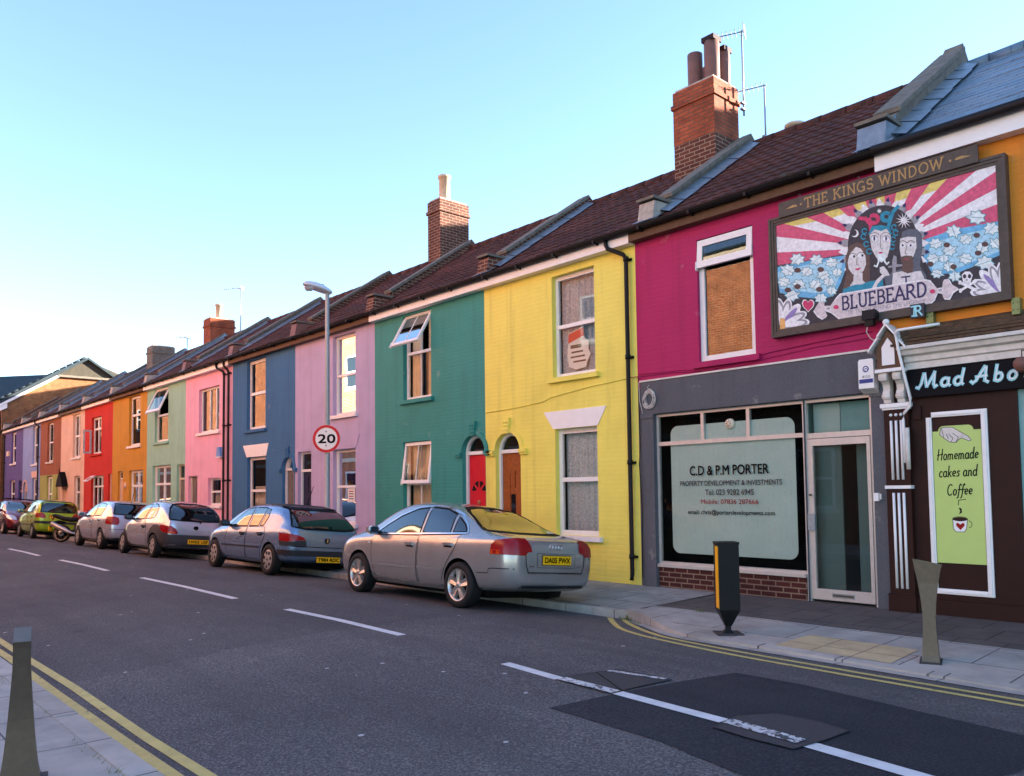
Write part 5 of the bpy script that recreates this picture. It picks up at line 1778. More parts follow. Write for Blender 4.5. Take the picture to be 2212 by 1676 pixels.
def petal(cx, cy, L, wd, ang, m, lay):
    c_, s_ = math.cos(ang), math.sin(ang)
    mp6([(cx + c_ * (L / 2 + L / 2 * math.cos(q)) - s_ * wd * math.sin(q), cy + s_ * (L / 2 + L / 2 * math.cos(q)) + c_ * wd * math.sin(q)) for q in [k * .449 for k in range(14)]], m, lay)
for k, q in enumerate((-98, -75, -50, -28, -8)):
    for L, wd, m, lay in ((205, 40, 'mu_white', 9), (190, 33, 'mu_grey', 9.4), (170, 20, 'mu_white', 9.8)):
        if k == 2:
            m = {'mu_grey': 'mu_white', 'mu_white': 'mu_white'}[m] if L > 170 else 'mu_lilac'
        petal(318, 1450, L, wd, rad(q), m, lay + k * .02)
mp6([(305, 1395), (340, 1400), (342, 1480), (300, 1490)], 'mu_orange', 11)
for k, q in enumerate((-178, -157, -134, -112, -92)):
    for L, wd, m, lay in ((235, 42, 'mu_white', 9), (215, 34, 'mu_grey', 9.4), (195, 20, 'mu_white', 9.8)):
        if k == 2:
            m = 'mu_white' if L > 200 else 'mu_lilac'
        petal(1925, 1215, L, wd, rad(q), m, lay + k * .02)
mu.build('painting', t)
# name board over it
t = thing('name_board', 'long brown board lettered THE KINGS WINDOW under the eaves', 'sign', (-4.35, 0, 5.25))
mb = MB()
mb.box(-5.60, -3.12, -.15, -.126, 5.17, 5.375, 'dark_frame')
mb.build('board', t)
mb = MB()
put_glyphs(mb, 'THE KINGS WINDOW', CAPS, -5.22, -3.50, 5.21, 5.215, -.1512, .125, .017, 'gold', serif=.09, gap=.2, space=.5)
mb.build('lettering', t)
mb = MB()
for s_, x in ((1, -5.38), (-1, -3.31)):
    mb.face([(x + s_ * a, -.1512, 5.273 + b) for a, b in ((-.12, -.01), (-.02, .02), (.04, .012), (.055, 0), (.04, -.014), (-.03, -.014))], 'gold')
    mb.face([(x + s_ * .105 + .014 * math.cos(k), -.1512, 5.273 + .014 * math.sin(k)) for k in [i * .698 for i in range(9)]], 'gold')
for x in (-5.3, -4.5, -3.9, -3.3):
    pass
    mb.tube([(x - .012, -.14, 5.375), (x - .012, -.14, 5.42), (x + .012, -.14, 5.42), (x + .012, -.14, 5.375)], .003, 'galv', 5)
mb.build('ornament', t)
# small things fixed round the board
t = thing('letter_plaque', 'small dark plaque with pale R monogram at the lower edge of the painted board', 'plaque', (-3.84, -.13, 3.52))
mb = MB()
mb.box(-3.925, -3.765, -.16, -.128, 3.50, 3.665, 'plaque')
mb.build('board', t)
mb = MB()
put_glyphs(mb, 'R', CAPS, -3.87, -3.79, 3.525, 3.525, -.1612, .115, .018, 'cyan_letters', serif=.08)
strokes(mb, [[(-3.905, 3.53), (-3.885, 3.525), (-3.878, 3.60), (-3.872, 3.64)], [(-3.91, 3.64), (-3.87, 3.642)]], .016, lambda u, v_: (u, -.1612, v_), 'cyan_letters')
mb.build('lettering', t)
for x, lab in ((-3.73, 'zinc bracket just right of the R plaque below the painted board'), (-2.83, 'zinc bracket under the far right corner of the painted board')):
    mb = MB()
    mb.box(x - .04, x + .04, -.10, -.003, 3.375, 3.56, 'zinc_plate')
    for z in (3.42, 3.5):
        for d in (-.022, .022):
            mb.box(x + d - .005, x + d + .005, -.103, -.10, z, z + .01, 'black')
    tag(mb.build('wall_bracket'), lab, 'bracket', 'zinc brackets under the painted board')
t = thing('floodlight', 'small black floodlight at the foot of the painted board above the pilaster head', 'lamp', (-4.4, -.13, 3.6))
mb = MB()
mb.prism([(-.26, 3.56), (-.13, 3.56), (-.13, 3.66), (-.24, 3.68)], -4.47, -4.31, 'x', 'black_plastic')
mb.box(-4.44, -4.34, -.24, -.15, 3.48, 3.56, 'black_plastic')
mb.build('housing', t)
mb = MB()
mb.tube([(-4.42, -.2, 3.5), (-4.45, -.18, 3.42), (-4.42, -.14, 3.34), (-4.34, -.1, 3.28), (-4.3, -.08, 3.27)], .006, 'white_old', 5)
mb.build('cable', t)
mb = MB()
mb.lathe([(0, -.09), (.055, -.07), (.085, -.02), (.085, .03), (.05, .075), (0, .085)], (-2.76, -.22, 2.80), 'terracotta', 16)
mb.tube([(-2.76, -.22, 2.88), (-2.76, -.22, 2.95), (-2.76, -.1, 2.97)], .006, 'black', 5)
tag(mb.build('hanging_pot'), 'round terracotta ornament hanging before the cafe fascia at the right edge', 'ornament')

# ------------------------------------------------------------------ street furniture
LX, LY = -16.06, -1.2
# lamp post with its lantern, and the speed sign fixed to it
t = thing('street_lamp', 'tall slim grey street lamp standing on the pavement before the lilac house', 'street lamp', (LX, LY, -.06))
mb = MB()
mb.lathe([(.09, 0), (.09, 1.15), (.08, 1.2), (.058, 1.24), (.055, 3.2), (.046, 6.1)], (LX, LY, -.06), 'galv', 14)
mb.box(LX - .05, LX + .05, LY - .096, LY - .088, .35, .75, 'galv')
mb.build('pole', t)
mb = MB()
def shell(n=12, k=10):
    V, F = [], []
    L = .66
    for i in range(n + 1):
        u = i / n
        y = LY + .07 - L * u
        wv = .05 + .10 * math.sin(math.pi * min(1, .14 + u * .86)) ** .7
        hh = .05 + .10 * math.sin(math.pi * (.12 + .86 * u)) ** .8
        zc = 5.97 + .12 * u
        if i == n:
            wv, hh = .02, .02
        for j in range(k + 1):
            q = math.pi * j / k
            V.append((LX + wv * math.cos(q), y, zc + hh * math.sin(q)))
        V.append((LX, y, zc - .015))
    m_ = k + 2
    for i in range(n):
        for j in range(m_):
            F.append((i * m_ + j, i * m_ + (j + 1) % m_, (i + 1) * m_ + (j + 1) % m_, (i + 1) * m_ + j))
    return V, F
V, F = shell()
mb.add(V, F, 'lantern', True)
mb.face([V[i] for i in range(11)], 'lantern')
mb.lathe([(.028, 0), (.03, .04), (.0, .055)], (LX, LY - .12, 6.12), 'galv', 10)
hd = mb.build('lantern', t)
mb = MB()
mb.lathe([(.0, -.075), (.07, -.06), (.105, -.01), (.11, .01)], (LX, LY - .45, 6.03), 'light_clear', 16)
mb.build('lamp_glass', hd)
# stickers and tapes low on the column
mb = MB()
for z, h_, m in ((2.02, .1, 'mu_pink'), (1.9, .1, 'mu_leaf'), (1.2, .11, 'sign_green'), (1.75, .06, 'paper')):
    mb.lathe([(.0555, 0), (.0555, h_)], (LX, LY, z), m, 12)
mb.build('stickers', t)
nrm = Vector((.72, -.69, 0)).normalized()
sx = Vector((nrm.y, -nrm.x, 0)) * -1
t = thing('speed_sign', 'round red-bordered white 20 speed sign fixed to the street lamp', 'traffic sign', (LX, LY - .05, 2.705))
def disc(mb, r, off, m, n=40, r0=0, cz=2.705):
    c0 = Vector((LX, LY, cz)) + nrm * (.075 + off)
    P = [c0 + sx * r * math.cos(2 * math.pi * k / n) + Vector((0, 0, 1)) * r * math.sin(2 * math.pi * k / n) for k in range(n)]
    if r0:
        Q = [c0 + sx * r0 * math.cos(2 * math.pi * k / n) + Vector((0, 0, 1)) * r0 * math.sin(2 * math.pi * k / n) for k in range(n)]
        mb.add(P + Q, [(k, (k + 1) % n, n + (k + 1) % n, n + k) for k in range(n)], m)
    else:
        mb.face(P, m)
    return P
mb = MB()
A = disc(mb, .31, 0, 'white')
B = disc(mb, .31, -.012, 'galv')
mb.add(A + B, [(k, (k + 1) % 40, 40 + (k + 1) % 40, 40 + k) for k in range(40)], 'galv')
disc(mb, .307, .0015, 'red_paint', r0=.245)
sg = mb.build('sign_plate', t)
mb = MB()
c0 = Vector((LX, LY, 2.705)) + nrm * .0775
put_text(mb, '20', .20, -.19, .19, 0, -.10, 'black', place=lambda u, v_: tuple(c0 + sx * u + Vector((0, 0, 1)) * v_), bold=.014)
mb.build('number', t)
mb = MB()
mb.box(LX - .06, LX + .06, LY - .07, LY + .06, 2.85, 2.88, 'galv')
mb.box(LX - .06, LX + .06, LY - .07, LY + .06, 2.54, 2.57, 'galv')
mb.build('clamp', t)

# steel bollards, twisted from wide to narrow
def bollard(label, loc, rot, h=.88):
    t = thing('steel_bollard', label, 'bollard', loc, (0, 0, rot), group='twisted steel bollards on the pavements')
    mb = MB()
    n = 14
    V, F = [], []
    for i in range(n + 1):
        u = i / n
        a = .052 + .066 * max(0, (u - .42) / .58) ** 1.7 + .022 * max(0, (.42 - u) / .42) ** 1.5
        b = .108 - (.108 - .043) * min(1, u / .8) ** .6
        z = u * h
        for s_, q in ((-1, -1), (1, -1), (1, 1), (-1, 1)):
            V.append((s_ * a, q * b, z - (s_ * .024 if i == n else 0)))
    for i in range(n):
        for j in range(4):
            F.append((i * 4 + j, i * 4 + (j + 1) % 4, i * 4 + 4 + (j + 1) % 4, i * 4 + 4 + j))
    F += [(3, 2, 1, 0), (4 * n, 4 * n + 1, 4 * n + 2, 4 * n + 3)]
    mb.add(V, F, 'steel')
    mb.build('post', t, local=True)
    mb = MB()
    mb.box(-.09, .09, -.14, .14, -.02, .008, 'iron')
    mb.build('base_plate', t, local=True)
bollard('flared steel bollard standing before the cafe menu board', (-2.99, -2.38, -.08), rad(19), .89)
bollard('twisted steel bollard at the near kerb in the lower left corner', (-5.33, -9.1, -.1), rad(-12), .82)
# black marker post with reflective stripe
t = thing('marker_post', 'square black plastic marker post with yellow stripe on the junction pavement', 'bollard', (-5.08, -2.42, -.085), (0, 0, rad(47)))
mb = MB()
def sq(a, b, z0, z1, m):
    mb.add([(-a, -a, z0), (a, -a, z0), (a, a, z0), (-a, a, z0), (-b, -b, z1), (b, -b, z1), (b, b, z1), (-b, b, z1)],
           [(0, 1, 5, 4), (1, 2, 6, 5), (2, 3, 7, 6), (3, 0, 4, 7), (4, 5, 6, 7), (3, 2, 1, 0)], m)
sq(.028, .028, .03, .1, 'black_plastic')
sq(.055, .03, .012, .045, 'black_plastic')
sq(.034, .112, .09, .27, 'black_plastic')
sq(.112, .112, .27, .975, 'black_plastic')
sq(.118, .118, .975, 1.0, 'black_plastic')
mb.build('post', t, local=True)
mb = MB()
mb.box(-.14, .14, -.14, .14, .0, .012, 'iron')
mb.build('base_plate', t, local=True)
mb = MB()
mb.box(-.1155, -.1125, -.1, .03, .285, .955, 'stripe_yellow')
mb.build('reflective_stripe', t, local=True)
# weeds by the kerb
mb = MB()
for (cx, cy, z, n_, s_) in ((-6.92, -1.9, -.2, 60, .09), (-6.35, -2.42, -.12, 18, .05), (-6.1, -1.5, -.05, 26, .05)):
    for _ in range(n_):
        x, y = cx + random.gauss(0, s_ * .8), cy + random.gauss(0, s_ * .5)
        q = random.uniform(0, 6.28)
        L = random.uniform(.3, 1.1) * s_
        dx, dy = math.cos(q) * L * .6, math.sin(q) * L * .6
        mb.face([(x - dy * .15, y + dx * .15, z), (x + dy * .15, y - dx * .15, z), (x + dx, y + dy, z + L)], 'green_moss')
for x in [random.uniform(-9, -4.8) for _ in range(14)]:
    for _ in range(8):
        q = random.uniform(0, 6.28)
        L = random.uniform(.02, .05)
        xx, yy = x + random.gauss(0, .05), -8.47 + random.gauss(0, .012)
        mb.face([(xx - .004, yy, -.2), (xx + .004, yy, -.2), (xx + math.cos(q) * L, yy + math.sin(q) * L, -.2 + L)], 'green_moss')
        if _ % 2:
            mb.face([(xx - .006, yy - .2, -.1), (xx + .006, yy - .2, -.1), (xx + math.cos(q) * L, yy - .2 + math.sin(q) * L, -.1 + L * .7)], 'green_moss')
o = mb.build('weeds')
o['kind'] = 'stuff'
o['label'] = 'small weeds growing in the kerb joints'
# television aerials
def aerial(label, x, y, z0, z1, ang, yagi=.45, grid=True, r=.016):
    t = thing('tv_aerial', label, 'aerial', (x, y, z0), group='television aerials on the roofs')
    mb = MB()
    mb.tube([(x, y, z0), (x, y, z1)], r, 'galv', 6)
    for k in (0, .12):
        mb.box(x - .03, x + .03, y - .08, y + .03, z0 + .1 + k, z0 + .13 + k, 'galv')
    mb.build('mast', t)
    d = Vector((math.cos(ang), math.sin(ang), -.0))
    p = Vector((-d.y, d.x, 0))
    mb = MB()
    a = Vector((x, y, z1 - .03)) - d * .05
    b = a + d * yagi * 1.6
    mb.tube([a, b], r * .7, 'galv', 5)
    for i in range(9):
        q = a + (b - a) * ((i + 1) / 9)
        mb.tube([q - p * (.16 - .006 * i), q + p * (.16 - .006 * i)], r * .35, 'galv', 4)
    if grid:
        for i in range(4):
            z = z1 - .1 + i * .05
            mb.tube([a - p * .17 + Vector((0, 0, z - a.z)), a + p * .17 + Vector((0, 0, z - a.z))], r * .55, 'galv', 4)
        for s_ in (-.17, -.04, .04, .17):
            mb.tube([a + p * s_ + Vector((0, 0, -.07)), a + p * s_ + Vector((0, 0, .08))], r * .55, 'galv', 4)
    mb.build('antenna', t)
aerial('tall television aerial fixed to the big orange brick chimney', -8.02, 3.02, 8.45, 10.1, rad(205))
aerial('short television aerial on the ridge just right of the big chimney', -7.75, 3.3, 7.8, 9.05, rad(200), .5, False)
aerial('distant thin television aerial standing beside the brick chimney of the mint house', -30.9, 3.2, 7.7, 9.75, rad(215), .5, True, .02)
aerial('small television aerial above the roof of the mustard house', -37.2, 3.4, 7.4, 8.75, rad(215), .4, True, .02)

# ------------------------------------------------------------------ parked cars
CG = 'cars parked along the kerb'
def road_z(x, y):
    return zroad(y)
class Car:
    """x = 0 at the rear axle, front towards -x, left side at -y, z = 0 on the road"""
    def __init__(s, label, xr, yc, W, st, wb, rw, ra, paint, flip=False, kz=1.0, k=1.0):
        zl, zr_ = zroad(yc - W * .42), zroad(yc + W * .42)
        roll = math.atan2(zr_ - zl, W * .84)
        s.t = thing('parked_car', label, 'car', (xr, yc, (zl + zr_) / 2), (-roll if flip else roll, 0, math.pi if flip else 0), group=CG)
        s.W, s.wb, s.rw, s.paint = W, wb, rw, paint
        s.t.scale = (k, k, k)
        s.zm = lambda z: z if z < .3 else .3 + (z - .3) * kz
        s.xr, s.xf = st[0][0], st[-1][0]
        st = [(x, zb_, s.zm(zs), s.zm(zt), w_, wt + (.065 if zt - zs > .3 else .03 if zt - zs > .15 else 0)) for x, zb_, zs, zt, w_, wt in st]
        rings = []
        for x, zb_, zs, zt, w_, wt in st:
            d = zt - zs
            H = [(0, zb_), (w_ * .78, zb_), (w_ * .93, zb_ + .06), (w_, zb_ + (zs - zb_) * .5), (w_ * .985, zs - .07), (w_ * .95, zs),
                 (lerp(w_ * .93, wt, .5), zs + d * .5), (wt, zs + d * .9), (wt * .62, zt - .01 * min(1, d * 4)), (0, zt)]
            rings.append([(x, -y, z) for y, z in H] + [(x, y, z) for y, z in H[-2:0:-1]])
        n = len(rings[0])
        V = [p for r in rings for p in r]
        F = [(i * n + k, i * n + (k + 1) % n, (i + 1) * n + (k + 1) % n, (i + 1) * n + k) for i in range(len(rings) - 1) for k in range(n)]
        for b in (0, (len(rings) - 1) * n):
            for k in range(n // 2 - 1 + 1):
                a, c = k, k + 1
                q = [b + a, b + c, b + (n - c) % n, b + (n - a) % n]
                q2 = []
                for i in q:
                    if i not in q2:
                        q2.append(i)
                if len(q2) > 2:
                    F.append(tuple(q2))
        me = bpy.data.meshes.new('body')
        me.from_pydata(V, [], F)
        bm = bmesh.new()
        bm.from_mesh(me)
        bmesh.ops.recalc_face_normals(bm, faces=bm.faces)
        bm.to_mesh(me)
        bm.free()
        mats = [MATS[paint], MATS['black'], MATS['dark_trim']]
        for m in mats:
            me.materials.append(m)
        o = bpy.data.objects.new('body', me)
        COL.objects.link(o)
        cb_ = MB()
        for cx in (0, -wb):
            P = [(cx + ra * math.cos(math.pi * k / 24), rw + ra * math.sin(math.pi * k / 24)) for k in range(25)]
            P = [(cx + ra * .98, -.2)] + P + [(cx - ra * .98, -.2)]
            for y0, y1 in ((-W, -W / 2 + .27), (W / 2 - .27, W)):
                cb_.prism(P, y0, y1, 'y', 'black')
        cme = bpy.data.meshes.new('cut')
        cme.from_pydata(cb_.v, [], cb_.f)
        bm = bmesh.new()
        bm.from_mesh(cme)
        bmesh.ops.remove_doubles(bm, verts=bm.verts, dist=1e-5)
        bmesh.ops.recalc_face_normals(bm, faces=bm.faces)
        bm.to_mesh(cme)
        bm.free()
        for m in mats:
            cme.materials.append(m)
        cme.polygons.foreach_set('material_index', [1] * len(cme.polygons))
        co = bpy.data.objects.new('cut', cme)
        COL.objects.link(co)
        a = o.modifiers.new('s', 'SUBSURF')
        a.levels = a.render_levels = 2
        # the plain smooth skin, kept for laying glass and trim on
        bpy.context.view_layer.update()
        dg = bpy.context.evaluated_depsgraph_get()
        sk = bpy.data.meshes.new_from_object(o.evaluated_get(dg))
        s.bvh = BVHTree.FromPolygons([tuple(v.co) for v in sk.vertices], [tuple(p.vertices) for p in sk.polygons])
        b = o.modifiers.new('b', 'BOOLEAN')
        b.operation = 'DIFFERENCE'
        b.object = co
        b.solver = 'EXACT'
        bpy.context.view_layer.update()
        dg = bpy.context.evaluated_depsgraph_get()
        nm = bpy.data.meshes.new_from_object(o.evaluated_get(dg))
        o.modifiers.clear()
        o.data = nm
        nm.name = 'body'
        nm.polygons.foreach_set('use_smooth', [True] * len(nm.polygons))
        nm.set_sharp_from_angle(angle=rad(42))
        bpy.data.objects.remove(co)
        o.parent = s.t
        s.body = o
    def hit(s, ax, u, v):
        if ax in 'LRBF':
            v = s.zm(v)
        if ax == 'L': org, d = Vector((u, -3, v)), Vector((0, 1, 0))
        elif ax == 'R': org, d = Vector((u, 3, v)), Vector((0, -1, 0))
        elif ax == 'B': org, d = Vector((4, u, v)), Vector((-1, 0, 0))
        elif ax == 'F': org, d = Vector((-8, u, v)), Vector((1, 0, 0))
        else: org, d = Vector((u, v, 3)), Vector((0, 0, -1))
        h = s.bvh.ray_cast(org, d)
        if ax in 'BF' and v < s.zm(1.0) and (h[0] is None or (h[0].x < s.xr - .42 if ax == 'B' else h[0].x > s.xf + .42)):
            return s.bvh.find_nearest(Vector((s.xr - .14 if ax == 'B' else s.xf + .14, u, v)))[:2]
        if h[0] is None:
            h = s.bvh.find_nearest(org + d * (3 - (.7 if ax in 'LR' else 0)) if ax in 'LR' else org + d * 3.3)
        return h[0], h[1]
    def patch(s, mb, ax, poly, m, off=.004, step=.06, thick=0):
        """lay a 2D outline on the body skin"""
        bm = bmesh.new()
        bm.faces.new([bm.verts.new((p[0], p[1], 0)) for p in poly])
        for k in (0, 1):
            lo, hi = min(p[k] for p in poly), max(p[k] for p in poly)
            n = int((hi - lo) / step)
            for i in range(1, n + 1):
                c = Vector((0, 0, 0))
                c[k] = lo + (hi - lo) * i / (n + 1)
                nn = Vector((0, 0, 0))
                nn[k] = 1
                bmesh.ops.bisect_plane(bm, geom=bm.verts[:] + bm.edges[:] + bm.faces[:], plane_co=c, plane_no=nn, dist=1e-5)
        bmesh.ops.remove_doubles(bm, verts=bm.verts, dist=1e-5)
        bm.verts.index_update()
        V = []
        for v in bm.verts:
            p, n = s.hit(ax, v.co.x, v.co.y)
            if n.length < .1:
                n = Vector((0, 0, 1))
            V.append(tuple(p + n * off))
        mb.add(V, [tuple(v.index for v in f.verts) for f in bm.faces], m, True)
        bm.free()
    def line(s, mb, ax, path, wd, m, off=.006, closed=False):
        P = [Vector(p) for p in path] + ([Vector(path[0])] if closed else [])
        Q = []
        for i in range(len(P) - 1):
            n = max(1, int((P[i + 1] - P[i]).length / .06))
            Q += [P[i].lerp(P[i + 1], k / n) for k in range(n)]
        Q.append(P[-1])
        V, F = [], []
        for i, q in enumerate(Q):
            d = (Q[min(i + 1, len(Q) - 1)] - Q[max(i - 1, 0)]).normalized()
            nn = Vector((-d.y, d.x)) * wd / 2
            for r in (q + nn, q - nn):
                p, n = s.hit(ax, r.x, r.y)
                V.append(tuple(p + n * off))
        for i in range(len(Q) - 1):
            F.append((2 * i, 2 * i + 1, 2 * i + 3, 2 * i + 2))
        mb.add(V, F, m, True)
    def both(s, fn):
        for ax in 'LR':
            fn(ax)
    def put(s, mb, name, parent=None):
        return mb.build(name, parent or s.t, local=True)
    def wheels(s, style='alloy', y=None, tyre_w=.2, n=5, rr=None):
        rr = rr or s.rw * .66
        y = y or s.W / 2 - .02
        for cx in (0, -s.wb):
            for sd in (-1, 1):
                mb = MB()
                R_, w_ = s.rw, tyre_w
                prof = [(rr * .96, -w_ * .42), (rr, -w_ / 2), (rr * 1.12, -w_ * .52), (R_ * .93, -w_ * .5), (R_ * .985, -w_ * .42), (R_, -w_ * .28), (R_, w_ * .28), (R_ * .985, w_ * .42), (R_ * .93, w_ * .5), (rr, w_ / 2), (rr * .9, w_ * .4), (rr * .9, -w_ * .36), (rr * .96, -w_ * .42)]
                yc = sd * (y - w_ / 2)
                mb.lathe(prof, (cx, yc, R_), 'rubber', 36, 'y')
                wo = s.put(mb, 'wheel')
                mb = MB()
                fy = yc + sd * w_ * .5
                f = lambda d: fy - sd * d
                def ring(r0, d0, r1, d1, m):
                    mb.lathe([(r0, -sd * d0), (r1, -sd * d1)], (cx, fy, R_), m, 32, 'y')
                if style == 'alloy':
                    ring(0, .075, rr * .95, .075, 'black')
                    ring(rr * .88, .075, rr * .9, .012, 'alloy')
                    ring(rr * .9, .012, rr * .99, .004, 'alloy')
                    for k in range(n):
                        q = 2 * math.pi * k / n + .3
                        c_, s_ = math.cos(q), math.sin(q)
                        tr = lambda a, b, d: (cx + a * c_ - b * s_, f(d), R_ + a * s_ + b * c_)
                        for b0, b1, da, db in ((rr * .15, rr * .24, .012, .008),):
                            V = [tr(rr * .1, -b0, da), tr(rr * .1, b0, da), tr(rr * .92, b1, db), tr(rr * .92, -b1, db),
                                 tr(rr * .1, -b0 * 1.2, da + .05), tr(rr * .1, b0 * 1.2, da + .05), tr(rr * .92, b1 * 1.1, db + .05), tr(rr * .92, -b1 * 1.1, db + .05),
                                 tr(rr * .3, 0, da + .014), tr(rr * .9, 0, db + .016)]
                            mb.add(V, [(0, 8, 9, 3), (1, 2, 9, 8), (0, 1, 8), (0, 3, 7, 4), (1, 5, 6, 2), (2, 6, 7, 3, 9)], 'alloy')
                    ring(0, .004, rr * .16, .008, 'alloy')
                    ring(rr * .16, .008, rr * .24, .03, 'alloy')
                else:
                    mb.lathe([(0, -sd * .0), (rr * .3, sd * -.002), (rr * .55, -sd * .012), (rr * .9, -sd * .004), (rr * .99, -sd * .012)], (cx, fy, R_), 'hubcap', 32, 'y')
                    for k in range(n):
                        q = 2 * math.pi * k / n + .2
                        P = []
                        for a, b in ((.5, -.09), (.52, .09), (.8, .17), (.86, 0), (.8, -.17)):
                            a, b = a * rr, b * rr
                            P.append((cx + a * math.cos(q) - b * math.sin(q), fy + sd * .004, R_ + a * math.sin(q) + b * math.cos(q)))
                        mb.face(P, 'black')
                    mb.lathe([(0, sd * .004), (rr * .14, sd * .003)], (cx, fy, R_), 'dark_trim', 16, 'y')
                s.put(mb, 'rim', wo)
    def windows(s, sides, rear, front, trim=None, rear_m='car_glass'):
        low = lambda P: [(x, z if z < .95 else .95 + (z - .95) * .9) for x, z in P]
        sides = [low(P) for P in sides]
        trim = low(trim) if trim else None
        for k, P in enumerate(sides):
            for ax in 'LR':
                mb = MB()
                s.patch(mb, ax, P, 'car_glass', .004, .07)
                s.put(mb, 'side_window')
        rim = MB()
        for P in sides:
            for ax in 'LR':
                s.line(rim, ax, P, .018, 'black', .0055, True)
        if trim:
            for ax in 'LR':
                s.line(rim, ax, trim, .02, 'chrome', .009, True)
        s.put(rim, 'window_trim')
        mb = MB()
        s.patch(mb, 'B', rear, rear_m, .004, .07)
        s.line(mb, 'B', rear, .03, 'black', .0055, True)
        s.put(mb, 'rear_window')
        mb = MB()
        s.patch(mb, 'F', front, 'car_glass', .004, .07)
        s.put(mb, 'windscreen')
    def doors(s, polys, handles, hm):
        for k, P in enumerate(polys):
            for ax in 'LR':
                mb = MB()
                s.patch(mb, ax, P, s.paint, .003, .09)
                s.line(mb, ax, P, .011, 'black', .0034, True)
                d = s.put(mb, 'door')
                hx, hz = handles[k]
                p, n = s.hit(ax, hx, hz)
                hb = MB()
                sd = -1 if ax == 'L' else 1
                hb.box(p.x - .09, p.x + .09, min(p.y, p.y + sd * .035), max(p.y, p.y + sd * .035), p.z - .018, p.z + .022, hm)
                hb.box(p.x - .085, p.x + .085, min(p.y, p.y + sd * .012), max(p.y, p.y + sd * .012), p.z - .045, p.z - .019, 'black')
                s.put(hb, 'handle', d)
    def lamp(s, pieces, name='tail_light'):
        """pieces: (axis, polygon, material) for the left lamp; mirrored for the right"""
        for sg_ in (1, -1):
            mb = MB()
            for ax, P, m in pieces:
                if ax in 'BF':
                    s.patch(mb, ax, [(p[0] * sg_, p[1]) for p in P], m, .009, .05)
                else:
                    s.patch(mb, 'L' if sg_ == 1 else 'R', P, m, .009, .05)
            s.put(mb, name)
    def plate(s, txt, y, z, w_=.52, h=.112, m='plate_yellow', ax='B', dx=.02, lean=0):
        p, n = s.hit(ax, y, z)
        z0_ = z
        for q in (-.4, .4):
            p2, _ = s.hit(ax, y + q * w_, z0_)
            if ax == 'B' and p2.x > p.x or ax == 'F' and p2.x < p.x:
                p = p2
        sgn = 1 if ax == 'B' else -1
        z = s.zm(z)
        x = p.x + sgn * dx
        mb = MB()
        mb.box(min(x, x - sgn * .012), max(x, x - sgn * .012), y - w_ / 2, y + w_ / 2, z - h / 2, z + h / 2, m)
        mb.box(min(x - sgn * .013, x - sgn * .06), max(x - sgn * .013, x - sgn * .06), y - w_ / 2 - .01, y + w_ / 2 + .01, z - h / 2 - .01, z + h / 2 + .01, 'dark_trim')
        o = s.put(mb, 'number_plate')
        mb = MB()
        put_text(mb, txt, h * .62, -w_ * .45, w_ * .45, 0, 0, 'black', place=lambda u, v_: (x + sgn * .0015, y + sgn * u, z - h * .31 + v_), bold=.006)
        s.put(mb, 'number', o)
    def mirror(s, x, z, m):
        for ax in 'LR':
            sd = -1 if ax == 'L' else 1
            p, n = s.hit(ax, x, z)
            mb = MB()
            y0 = p.y + sd * .03
            V, F = [], []
            for i, (dy, k) in enumerate(((0, .5), (.05, .95), (.15, 1), (.2, .7))):
                for dx, dz in ((-.05, -.055), (.045, -.065), (.055, .0), (.045, .075), (-.05, .06), (-.075, 0)):
                    V.append((p.x - .02 + dx * k, y0 + sd * dy, p.z + .035 + dz * k))
            for i in range(3):
                for j in range(6):
                    F.append((i * 6 + j, i * 6 + (j + 1) % 6, i * 6 + 6 + (j + 1) % 6, i * 6 + 6 + j))
            F += [tuple(range(6)), tuple(range(18, 24))]
            mb.add(V, F, m)
            mb.face([(p.x + .036, y0 + sd * .04, p.z - .015), (p.x + .036, y0 + sd * .18, p.z - .01), (p.x + .036, y0 + sd * .175, p.z + .09), (p.x + .036, y0 + sd * .045, p.z + .095)], 'car_glass')
            mb.box(p.x - .04, p.x + .02, min(p.y - sd * .02, y0 + sd * .01), max(p.y - sd * .02, y0 + sd * .01), p.z - .02, p.z + .03, 'black_plastic')
            s.put(mb, 'mirror')
    def under(s):
        st = MB()
        st.box(-s.wb - .35, .35, -s.W * .34, s.W * .34, .16, .25, 'black')
        for cx in (0, -s.wb):
            st.tube([(cx, -s.W * .42, s.rw), (cx, s.W * .42, s.rw)], .05, 'black', 8)
        pass
        s.put(st, 'underbody')

# --- grey saloon
st = [(1.03, .42, .64, .72, .58, .46), (.985, .33, .86, .93, .76, .62), (.86, .28, .945, .985, .855, .70), (.5, .25, .945, 1.015, .885, .72), (.22, .23, .94, 1.075, .888, .665),
      (-.13, .21, .93, 1.245, .888, .60), (-.5, .19, .925, 1.37, .888, .575), (-.95, .18, .915, 1.425, .888, .57), (-1.45, .18, .905, 1.435, .888, .57), (-1.8, .18, .895, 1.40, .888, .57),
      (-2.2, .18, .885, 1.22, .888, .60), (-2.58, .19, .875, 1.0, .885, .68), (-2.95, .2, .85, .93, .875, .70), (-3.2, .22, .785, .86, .835, .66), (-3.37, .25, .69, .76, .75, .58), (-3.46, .33, .55, .62, .58, .45)]
c = Car('silver grey saloon car parked nearest, in front of the yellow and green houses', -8.86, -2.36, 1.80, st, 2.62, .315, .365, 'car_grey', kz=1.055)
c.wheels('alloy', tyre_w=.215, rr=.222)
